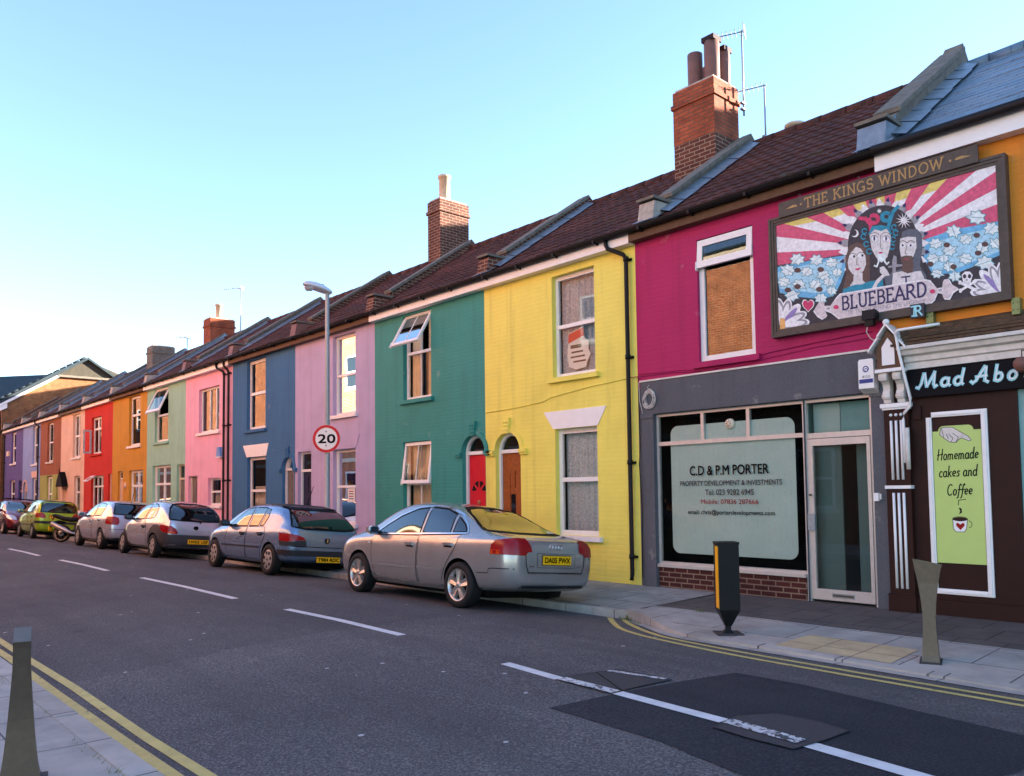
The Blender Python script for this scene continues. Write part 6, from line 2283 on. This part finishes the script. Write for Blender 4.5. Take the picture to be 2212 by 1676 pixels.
c.windows([[(-2.2, .925), (-1.98, 1.06), (-1.68, 1.21), (-1.32, 1.335), (-1.06, 1.365), (-1.03, .945)],
           [(-.96, .948), (-.98, 1.37), (-.62, 1.345), (-.36, 1.27), (-.31, .985)],
           [(-.25, .992), (-.285, 1.235), (-.09, 1.125), (.02, 1.03), (.03, 1.008)]],
          [(-.68, 1.035), (-.3, 1.02), (.3, 1.02), (.68, 1.035), (.58, 1.16), (.50, 1.27), (.40, 1.33), (.2, 1.355), (-.2, 1.355), (-.40, 1.33), (-.50, 1.27), (-.58, 1.16)],
          [(-.7, 1.03), (.7, 1.03), (.55, 1.35), (-.55, 1.35)],
          [(-2.26, .912), (-2.0, 1.075), (-1.69, 1.235), (-1.3, 1.365), (-.95, 1.395), (-.6, 1.372), (-.26, 1.265), (-.02, 1.105), (.075, 1.0), (.06, .988)])
c.doors([[(-2.16, .34), (-2.25, .62), (-2.26, .9), (-1.02, .925), (-1.02, .26), (-2.1, .26)],
         [(-.99, .26), (-.99, .93), (-.05, .965), (-.12, .78), (-.3, .56), (-.42, .36), (-.46, .26)]], [(-1.2, .80), (-.27, .83)], 'car_grey')
c.lamp([('B', [(-.835, .745), (-.835, .93), (-.62, .955), (-.5, .95), (-.455, .85), (-.45, .79), (-.52, .785), (-.56, .745)], 'light_red'),
        ('L', [(.64, .745), (.645, .86), (.72, .92), (.98, .95), (.98, .745)], 'light_red'), ('L', [(.645, .748), (.65, .80), (.80, .80), (.80, .748)], 'light_amber')])
mb = MB()
c.patch(mb, 'B', [(-.36, .585), (.36, .585), (.36, .775), (-.36, .775)], 'car_grey', .004)
c.line(mb, 'B', [(-.56, .745), (-.55, .63), (-.51, .535), (.51, .535), (.55, .63), (.56, .745)], .012, 'black')
c.line(mb, 'B', [(-.36, .775), (.36, .775), (.36, .6), (-.36, .6)], .008, 'dark_trim', .006, True)
c.line(mb, 'B', [(-.5, .522), (.5, .522)], .012, 'chrome', .008)
c.put(mb, 'boot_lid')
c.plate('DA05 PWX', 0, .695, .53, .118)
mb = MB()
for k in range(4):
    p, n = c.hit('B', -.081 + k * .054, .865)
    mb.tube([(p.x + .014, -.081 + k * .054 + .035 * math.cos(q), c.zm(.865) + .035 * math.sin(q)) for q in [i * math.pi / 8 for i in range(17)]], .0062, 'chrome', 6, False)
put_text(mb, 'A4', .035, -.5, -.42, 0, 0, 'chrome', place=lambda u, v_: (c.hit('B', u, .60)[0].x + .012, u, c.zm(.60) + v_))
put_text(mb, '1.8 T', .03, .40, .49, 0, 0, 'chrome', place=lambda u, v_: (c.hit('B', u, .60)[0].x + .012, u, c.zm(.60) + v_))
c.put(mb, 'badge')
mb = MB()
for ax in 'LR':
    c.line(mb, ax, [(-2.2, .475), (-1.03, .485)], .035, 'car_grey', .016)
    c.line(mb, ax, [(-2.2, .494), (-1.03, .504)], .008, 'chrome', .017)
    c.line(mb, ax, [(-.98, .486), (-.38, .495)], .035, 'car_grey', .016)
    c.line(mb, ax, [(-.98, .505), (-.38, .514)], .008, 'chrome', .017)
    c.line(mb, ax, [(-2.22, .255), (-.4, .255)], .05, 'car_grey', .012)
c.put(mb, 'side_trim')
mb = MB()
for ax in 'LR':
    c.line(mb, ax, [(.38, .50), (.60, .505), (.62, .56), (.70, .57), (.98, .575)], .010, 'black')
    c.patch(mb, ax, [(-2.36, .77), (-2.28, .77), (-2.28, .80), (-2.36, .80)], 'light_clear', .01)
c.patch(mb, 'B', [(-.62, .335), (.62, .335), (.58, .375), (-.58, .375)], 'dark_trim', .005)
c.put(mb, 'bumper_trim')
mb = MB()
for sg_ in (1, -1):
    c.patch(mb, 'F', [(sg_ * .45, .58), (sg_ * .78, .60), (sg_ * .76, .72), (sg_ * .45, .70)], 'light_clear', .008)
    c.patch(mb, 'L' if sg_ > 0 else 'R', [(-3.45, .56), (-3.22, .60), (-3.25, .72), (-3.42, .68)], 'light_clear', .008)
c.put(mb, 'headlight')
c.mirror(-2.1, .93, 'car_grey')
c.under()

# --- blue hatchback
st = [(.74, .40, .60, .68, .58, .48), (.70, .31, .80, .88, .73, .62), (.60, .27, .88, .98, .805, .66), (.40, .25, .89, 1.13, .832, .63), (.14, .22, .885, 1.29, .842, .60),
      (-.12, .2, .88, 1.365, .845, .585), (-.6, .19, .87, 1.385, .845, .575), (-1.2, .18, .86, 1.385, .845, .57), (-1.6, .18, .85, 1.345, .845, .57), (-2.0, .18, .845, 1.17, .842, .60),
      (-2.38, .19, .83, .97, .838, .67), (-2.75, .2, .80, .89, .825, .68), (-3.08, .22, .73, .81, .785, .62), (-3.28, .26, .62, .69, .69, .52), (-3.36, .34, .52, .58, .52, .42)]
c = Car('metallic blue hatchback car parked behind the silver saloon, by the street lamp', -15.34, -2.10, 1.70, st, 2.62, .295, .34, 'car_blue', kz=1.01, k=1.045)
c.wheels('cap', tyre_w=.18, n=7)
c.windows([[(-2.02, .89), (-1.8, 1.03), (-1.42, 1.27), (-1.22, 1.31), (-1.1, 1.315), (-1.12, .905)],
           [(-1.03, .907), (-1.02, 1.318), (-.62, 1.315), (-.5, 1.30), (-.62, .92)],
           [(-.54, .923), (-.42, 1.29), (-.34, 1.27), (-.32, 1.1), (-.40, .93)]],
          [(-.68, .935), (-.4, .9), (.4, .9), (.68, .935), (.61, 1.1), (.51, 1.27), (-.51, 1.27), (-.61, 1.1)],
          [(-.7, 1.0), (.7, 1.0), (.55, 1.31), (-.55, 1.31)])
c.doors([[(-2.02, .34), (-2.06, .62), (-2.04, .87), (-1.09, .89), (-1.08, .26), (-1.95, .26)],
         [(-1.05, .26), (-1.06, .89), (-.30, .90), (-.22, .74), (-.36, .5), (-.42, .3), (-.45, .26)]], [(-1.24, .76), (-.42, .775)], 'dark_trim')
c.lamp([('B', [(-.815, .655), (-.815, .80), (-.62, .785), (-.50, .75), (-.44, .70)], 'light_red'), ('B', [(-.80, .58), (-.815, .65), (-.44, .695), (-.42, .58)], 'dark_trim'),
        ('L', [(.40, .67), (.38, .81), (.68, .80), (.70, .66)], 'light_red'), ('L', [(.44, .58), (.40, .665), (.70, .655), (.70, .58)], 'dark_trim')])
mb = MB()
c.patch(mb, 'B', [(-.84, .40), (.84, .40), (.84, .505), (-.84, .505)], 'dark_trim', .012)
for ax in 'LR':
    c.patch(mb, ax, [(.34, .40), (.72, .40), (.72, .505), (.34, .505)], 'dark_trim', .012)
c.line(mb, 'B', [(-.66, .255), (.66, .255)], .02, 'car_blue', .02)
c.line(mb, 'B', [(-.72, .575), (.72, .575)], .012, 'black', .007)
c.put(mb, 'rear_bumper')
c.plate('T984 RDC', .06, .345, .50, .105, dx=.034)
mb = MB()
p, n = c.hit('B', 0, .70)
mb.prism([(-.045, .745), (.045, .745), (.045, .69), (.03, .66), (0, .65), (-.03, .66), (-.045, .69)], p.x + .004, p.x + .02, 'x', 'black')
mb.face([(p.x + .0215, a, b) for a, b in ((-.018, .672), (-.004, .675), (.004, .668), (.014, .674), (.006, .69), (.018, .70), (.012, .705), (.018, .722), (.002, .735), (-.014, .728), (-.006, .715), (-.02, .70), (-.006, .695))], 'chrome')
put_text(mb, 'HDi', .03, -.66, -.52, 0, 0, 'chrome', place=lambda u, v_: (c.hit('B', u, .54)[0].x + .01, u, c.zm(.53) + v_))
c.put(mb, 'badge')
mb = MB()
for ax in 'LR':
    c.line(mb, ax, [(-2.2, .50), (-.42, .51)], .032, 'dark_trim', .014)
    c.line(mb, ax, [(-2.2, .26), (-.4, .26)], .03, 'car_blue', .012)
c.put(mb, 'side_trim')
mb = MB()
c.patch(mb, 'B', [(-.58, 1.30), (.58, 1.30), (.56, 1.345), (-.56, 1.345)], 'dark_trim', .03)
c.put(mb, 'spoiler')
mb = MB()
mb.tube([(-.2, 0, c.hit('T', -.2, 0)[0].z), (.02, 0, 1.76)], .006, 'black', 5)
c.put(mb, 'roof_antenna')
mb = MB()
for sg_ in (1, -1):
    c.patch(mb, 'F', [(sg_ * .4, .54), (sg_ * .72, .56), (sg_ * .7, .68), (sg_ * .4, .65)], 'light_clear', .008)
    c.patch(mb, 'L' if sg_ > 0 else 'R', [(-3.3, .54), (-3.12, .57), (-3.14, .69), (-3.27, .66)], 'light_clear', .008)
c.put(mb, 'headlight')
c.mirror(-1.95, .90, 'dark_trim')
c.under()

# --- small rounded silver car with grey bumpers
st = [(.68, .38, .62, .70, .52, .44), (.64, .30, .78, .88, .68, .57), (.52, .26, .86, 1.05, .765, .62), (.30, .23, .88, 1.24, .80, .60), (-.05, .2, .885, 1.37, .815, .575), (-.5, .19, .88, 1.405, .82, .56),
      (-1.0, .18, .87, 1.395, .82, .56), (-1.42, .18, .865, 1.29, .82, .58), (-1.82, .18, .85, 1.09, .815, .62), (-2.15, .19, .82, .935, .80, .63), (-2.5, .21, .745, .84, .76, .58), (-2.78, .26, .63, .71, .66, .5), (-2.9, .33, .5, .56, .5, .4)]
c = Car('small rounded silver car with dark grey plastic rear bumper, before the pink house', -21.95, -2.20, 1.64, st, 2.36, .285, .335, 'car_silver', kz=1.04, k=1.05)
c.wheels('cap', tyre_w=.17, n=5)
c.windows([[(-1.78, .905), (-1.55, 1.03), (-1.2, 1.22), (-.92, 1.315), (-.66, 1.33), (-.84, .92)],
           [(-.76, .925), (-.56, 1.335), (-.3, 1.32), (-.12, 1.24), (-.08, 1.12), (-.14, .98), (-.24, .945)]],
          [(-.62, .93), (-.3, .915), (.3, .915), (.62, .93), (.61, 1.05), (.54, 1.2), (.42, 1.29), (.2, 1.325), (-.2, 1.325), (-.42, 1.29), (-.54, 1.2), (-.61, 1.05)],
          [(-.68, .98), (.68, .98), (.52, 1.31), (-.52, 1.31)])
c.doors([[(-1.78, .36), (-1.86, .62), (-1.82, .88), (-.72, .905), (-.55, .72), (-.52, .5), (-.56, .27), (-1.72, .27)]], [(-.72, .74)], 'dark_trim')
c.lamp([('B', [(-.73, .63), (-.72, .76), (-.60, .785), (-.50, .73), (-.44, .64), (-.44, .60), (-.6, .595)], 'light_red'), ('B', [(-.66, .605), (-.66, .66), (-.50, .65), (-.47, .61)], 'light_amber'),
        ('L', [(.40, .71), (.36, .79), (.48, .80), (.60, .785), (.63, .63), (.52, .63)], 'light_red')])
mb = MB()
c.patch(mb, 'B', [(-.80, .26), (.80, .26), (.80, .60), (.7, .585), (-.7, .585), (-.80, .60)], 'ka_plastic', .006)
for ax in 'LR':
    c.patch(mb, ax, [(.33, .24), (.66, .24), (.68, .60), (.52, .66), (.40, .74), (.22, .80), (0, .79), (-.2, .71), (-.36, .56), (-.43, .36), (-.42, .24), (-.335, .24), (-.33, .36), (-.24, .525), (-.12, .60), (0, .625), (.12, .605), (.24, .53), (.33, .37)], 'ka_plastic', .006)
    c.line(mb, ax, [(-1.985, .3), (-2.02, .42), (-2.13, .56), (-2.36, .64), (-2.58, .56), (-2.70, .42), (-2.72, .3)], .045, 'ka_plastic', .008)
    c.line(mb, ax, [(-1.95, .2), (-.45, .2)], .05, 'ka_plastic', .008)
c.put(mb, 'rear_bumper')
c.plate('HX02 USF', .08, .43, .52, .11, dx=.02)
mb = MB()
c.line(mb, 'B', [(-.68, .6), (-.60, .88)], .01, 'black', .006)
c.line(mb, 'B', [(.68, .6), (.60, .88)], .01, 'black', .006)
p, n = c.hit('B', 0, .755)
mb.lathe([(0, .022), (.055, .018), (.065, .0)], (p.x, 0, p.z), 'black', 20, 'x')
mb.v = [(a, b, p.z + (q - p.z) * .8) if i >= len(mb.v) - 60 else (a, b, q) for i, (a, b, q) in enumerate(mb.v)]
c.put(mb, 'boot_handle')
mb = MB()
p1, p2 = c.hit('B', .1, .90)[0], c.hit('B', -.35, .975)[0]
mb.tube([tuple(p1 + Vector((.03, 0, 0))), tuple(p2 + Vector((.02, 0, .01)))], .009, 'black', 6)
mb.tube([tuple(c.hit('B', .12, .87)[0] + Vector((.02, 0, 0))), tuple(p1 + Vector((.03, 0, 0)))], .016, 'black', 6)
c.put(mb, 'wiper')
c.mirror(-1.72, .90, 'dark_trim')
c.under()

# --- silver hatchback with square red lamps
st = [(.70, .40, .62, .70, .60, .5), (.66, .31, .82, .94, .745, .63), (.57, .28, .93, 1.10, .805, .64), (.42, .26, .95, 1.32, .825, .61), (.18, .23, .945, 1.43, .84, .58), (-.3, .2, .935, 1.462, .842, .568), (-.9, .19, .915, 1.465, .842, .565),
      (-1.45, .18, .90, 1.41, .842, .57), (-1.9, .18, .885, 1.2, .84, .60), (-2.28, .19, .87, 1.0, .835, .66), (-2.7, .2, .82, .9, .815, .66), (-3.0, .23, .72, .79, .76, .6), (-3.16, .28, .6, .67, .65, .5), (-3.24, .35, .5, .55, .5, .4)]
c = Car('silver hatchback car with squarish red lamps, between the motorcycle and the small rounded car', -26.95, -2.12, 1.68, st, 2.44, .30, .35, 'car_polo', kz=1.02, k=1.03)
c.wheels('cap', tyre_w=.19, n=6)
c.windows([[(-1.95, .935), (-1.62, 1.12), (-1.3, 1.3), (-1.02, 1.385), (-.94, 1.39), (-.94, .96)],
           [(-.86, .965), (-.86, 1.392), (-.4, 1.385), (-.12, 1.34), (-.08, 1.25), (-.2, 1.03), (-.3, .985)]],
          [(-.66, 1.03), (.66, 1.03), (.62, 1.18), (.56, 1.34), (-.56, 1.34), (-.62, 1.18)], [(-.68, 1.0), (.68, 1.0), (.54, 1.37), (-.54, 1.37)])
c.doors([[(-1.98, .36), (-2.04, .62), (-2.0, .91), (-.92, .94), (-.92, .27), (-1.9, .27)], [(-.89, .27), (-.89, .945), (-.1, .97), (-.14, .78), (-.32, .56), (-.42, .36), (-.45, .27)]], [(-1.1, .82), (-.25, .86)], 'car_polo')
c.lamp([('B', [(-.75, .73), (-.745, .95), (-.62, .97), (-.52, .93), (-.50, .80), (-.54, .725)], 'light_red'), ('L', [(.42, .75), (.41, .955), (.62, .955), (.63, .74)], 'light_red')])
mb = MB()
c.patch(mb, 'B', [(-.78, .28), (.78, .28), (.78, .36), (-.78, .36)], 'dark_trim', .006)
c.line(mb, 'B', [(-.74, .60), (.74, .60)], .012, 'black', .006)
for ax in 'LR':
    c.line(mb, ax, [(-2.0, .45), (-.42, .46)], .014, 'chrome', .008)
    c.line(mb, ax, [(-1.98, .24), (-.42, .24)], .04, 'car_polo', .012)
c.put(mb, 'bumper_trim')
c.plate('HV10 KLD', 0, .52, .52, .11)
mb = MB()
p, n = c.hit('B', 0, .84)
mb.lathe([(0, .018), (.05, .016), (.055, .0)], (p.x, 0, p.z), 'chrome', 20, 'x')
c.put(mb, 'badge')
mb = MB()
mb.tube([(-.05, 0, c.hit('T', -.05, 0)[0].z), (.1, 0, 1.82)], .008, 'black', 5)
c.put(mb, 'roof_antenna')
c.mirror(-1.9, .95, 'car_polo')
c.under()

# --- lime green small car
st0 = st
sx_, sz_ = .9, 1.0
st = [(x * sx_ - (.02 if x > 0 else 0), zb_, zs * 1.0, zt * 1.015, w_ * .9, wt * .92) for x, zb_, zs, zt, w_, wt in st0]
st[3] = (.40, .26, .95, 1.40, .75, .58)
st[2] = (.50, .28, .93, 1.2, .74, .60)
c = Car('lime green small car parked behind the motorcycle', -36.0, -2.22, 1.52, st, 2.2, .27, .32, 'car_lime', kz=1.03, k=1.03)
c.wheels('cap', tyre_w=.16, n=6)
c.windows([[(-1.75, .96), (-1.35, 1.2), (-1.05, 1.35), (-.85, 1.39), (-.82, .98)], [(-.76, .98), (-.78, 1.395), (-.3, 1.395), (-.16, 1.36), (-.2, 1.02), (-.3, .99)]],
          [(-.62, 1.0), (.62, 1.0), (.58, 1.2), (.52, 1.40), (-.52, 1.40), (-.58, 1.2)], [(-.6, 1.0), (.6, 1.0), (.48, 1.38), (-.48, 1.38)])
c.doors([[(-1.78, .36), (-1.84, .62), (-1.8, .93), (-.8, .955), (-.8, .27), (-1.7, .27)], [(-.77, .27), (-.77, .96), (-.12, .97), (-.14, .76), (-.3, .54), (-.4, .36), (-.42, .27)]], [(-.98, .82), (-.25, .84)], 'car_lime')
c.lamp([('B', [(-.72, .82), (-.70, .95), (-.60, .985), (-.50, .95), (-.44, .84), (-.45, .77), (-.6, .78)], 'light_red'), ('L', [(.36, .80), (.36, .95), (.60, .96), (.60, .80)], 'light_red')])
mb = MB()
c.patch(mb, 'B', [(-.74, .58), (.74, .58), (.74, .67), (-.74, .67)], 'dark_trim', .012)
for ax in 'LR':
    c.patch(mb, ax, [(.3, .58), (.62, .58), (.62, .67), (.3, .67)], 'dark_trim', .012)
    c.line(mb, ax, [(-1.85, .5), (-.36, .51)], .03, 'dark_trim', .012)
c.line(mb, 'B', [(-.68, .40), (.68, .40)], .02, 'car_lime', .02)
c.put(mb, 'rear_bumper')
c.plate('Y770 FHO', -.06, .83, .5, .11)
c.mirror(-1.7, .96, 'car_lime')
c.under()

# --- dark red people carrier facing the camera
st = [(x * 1.0, zb_, zs * 1.05, zt * 1.06 if zt > 1.0 else zt * 1.08, w_ * 1.02, wt * 1.04) for x, zb_, zs, zt, w_, wt in st0]
c = Car('dark red car facing the camera at the far left edge, roof bars on top', -44.6, -2.05, 1.74, st, 2.5, .31, .36, 'car_red', flip=True)
c.wheels('alloy', tyre_w=.2)
c.windows([[(-1.95, .99), (-1.62, 1.18), (-1.3, 1.37), (-.94, 1.46), (-.94, 1.01)], [(-.86, 1.015), (-.86, 1.465), (-.3, 1.46), (-.12, 1.4), (-.3, 1.03)]],
          [(-.66, 1.09), (.66, 1.09), (.56, 1.42), (-.56, 1.42)], [(-.74, 1.05), (.74, 1.05), (.66, 1.25), (.57, 1.44), (-.57, 1.44), (-.66, 1.25)])
c.doors([[(-1.98, .36), (-2.04, .62), (-2.0, .95), (-.92, .98), (-.92, .27), (-1.9, .27)]], [(-1.1, .86)], 'car_red')
c.lamp([('F', [(.46, .64), (.76, .66), (.80, .80), (.62, .86), (.48, .76)], 'light_clear'), ('L', [(-3.1, .66), (-2.8, .72), (-2.75, .86), (-3.02, .82)], 'light_clear')], 'headlight')
mb = MB()
c.patch(mb, 'F', [(-.36, .62), (.36, .62), (.42, .72), (-.42, .72)], 'black', .006)
c.patch(mb, 'F', [(-.6, .34), (.6, .34), (.6, .44), (-.6, .44)], 'dark_trim', .006)
c.put(mb, 'grille')
mb = MB()
for y in (-.55, .55):
    mb.tube([(-1.5, y, 1.56), (.1, y, 1.58)], .018, 'black', 6)
for x in (-1.2, -.2):
    mb.tube([(x, -.62, 1.6), (x, .62, 1.6)], .02, 'black', 6)
c.put(mb, 'roof_bars')
c.plate('GK06 XPT', 0, .49, .5, .11, 'white', 'F')
c.mirror(-1.9, 1.0, 'car_red')
c.under()

# --- motorcycle nosed in to the kerb
t = thing('motorcycle', 'black motorcycle with silver exhaust, rear wheel to the road beside the lime green car', 'motorcycle', (-32.42, -2.72, zroad(-2.72)), (rad(-6), 0, rad(50)))
def bput(mb, name, parent=None):
    return mb.build(name, parent or t, local=True)
for cx, r in ((0, .315), (1.38, .31)):
    mb = MB()
    mb.lathe([(.235, -.05), (.28, -.065), (.305, -.05), (r, 0), (.305, .05), (.28, .065), (.235, .05), (.23, 0), (.235, -.05)], (cx, 0, r), 'rubber', 32, 'y')
    wo = bput(mb, 'wheel')
    mb = MB()
    mb.lathe([(.238, -.035), (.225, -.03), (.222, .03), (.238, .035)], (cx, 0, r), 'alloy', 32, 'y')
    mb.lathe([(.236, -.058), (.24, -.06), (.252, -.061)], (cx, 0, r), 'gold', 32, 'y')
    for k in range(5):
        q = 2 * math.pi * k / 5
        mb.tube([(cx, 0, r), (cx + .225 * math.cos(q), 0, r + .225 * math.sin(q))], [.03, .018], 'black', 6)
    mb.lathe([(.03, -.07), (.11, -.068), (.11, -.062), (.03, -.06)], (cx, 0, r), 'alloy', 20, 'y')
    bput(mb, 'rim', wo)
mb = MB()
mb.tube([(0, -.1, .315), (.55, -.08, .42)], [.025, .04], 'black_plastic', 8)
mb.tube([(0, .1, .315), (.55, .08, .42)], [.025, .04], 'black_plastic', 8)
mb.tube([(.5, 0, .42), (.62, 0, .75), (1.1, 0, .92), (1.2, 0, .98)], .045, 'black_plastic', 8)
mb.tube([(.58, 0, .75), (.0, 0, .82), (-.32, 0, .92)], .035, 'black_plastic', 8)
mb.box(.5, .95, -.16, .16, .25, .62, 'dark_trim')
mb.lathe([(0, -.2), (.11, -.2), (.12, -.15), (.12, .15), (0, .2)], (.72, 0, .4), 'dark_trim', 16, 'y')
bput(mb, 'frame')
mb = MB()
mb.tube([(.52, 0, .82), (.7, 0, .9), (.95, 0, .93), (1.12, 0, .9)], [.06, .16, .17, .08], 'car_red', 12)
bput(mb, 'fuel_tank')
mb = MB()
mb.tube([(.56, 0, .80), (.3, 0, .80), (.0, 0, .85), (-.28, 0, .96), (-.36, 0, .98)], [.08, .09, .08, .06, .03], 'black_plastic', 10)
bput(mb, 'seat')
mb = MB()
mb.tube([(.1, 0, .70), (-.15, 0, .72), (-.33, 0, .68), (-.40, 0, .55)], [.04, .07, .06, .03], 'black', 8)
mb.box(-.44, -.41, -.09, .09, .42, .58, 'plate_yellow')
bput(mb, 'tail_fender')
mb = MB()
mb.lathe([(0, 0), (.05, .01), (.045, .03)], (-.36, 0, .84), 'light_red', 12, 'x')
bput(mb, 'tail_light')
mb = MB()
mb.tube([(.62, -.2, .28), (.42, -.2, .32), (.2, -.2, .42), (-.28, -.2, .66)], [.03, .04, .08, .085], 'alloy', 12)
mb.tube([(-.28, -.18, .66), (-.30, -.18, .67)], [.045, .045], 'black', 10)
bput(mb, 'exhaust')
mb = MB()
for y in (-.1, .1):
    mb.tube([(1.38, y, .31), (1.2, y, .74), (1.08, y, 1.05)], .026, 'steel', 8)
mb.tube([(1.02, -.36, 1.08), (1.1, -.14, 1.08), (1.1, .14, 1.08), (1.02, .36, 1.08)], .016, 'black', 8)
bput(mb, 'handlebar')
mb = MB()
mb.lathe([(0, .09), (.07, .07), (.09, 0), (.05, -.1)], (1.24, 0, .95), 'light_clear', 16, 'x')
bput(mb, 'headlight')

# ------------------------------------------------------------------ last: tidy names
bpy.context.view_layer.update()
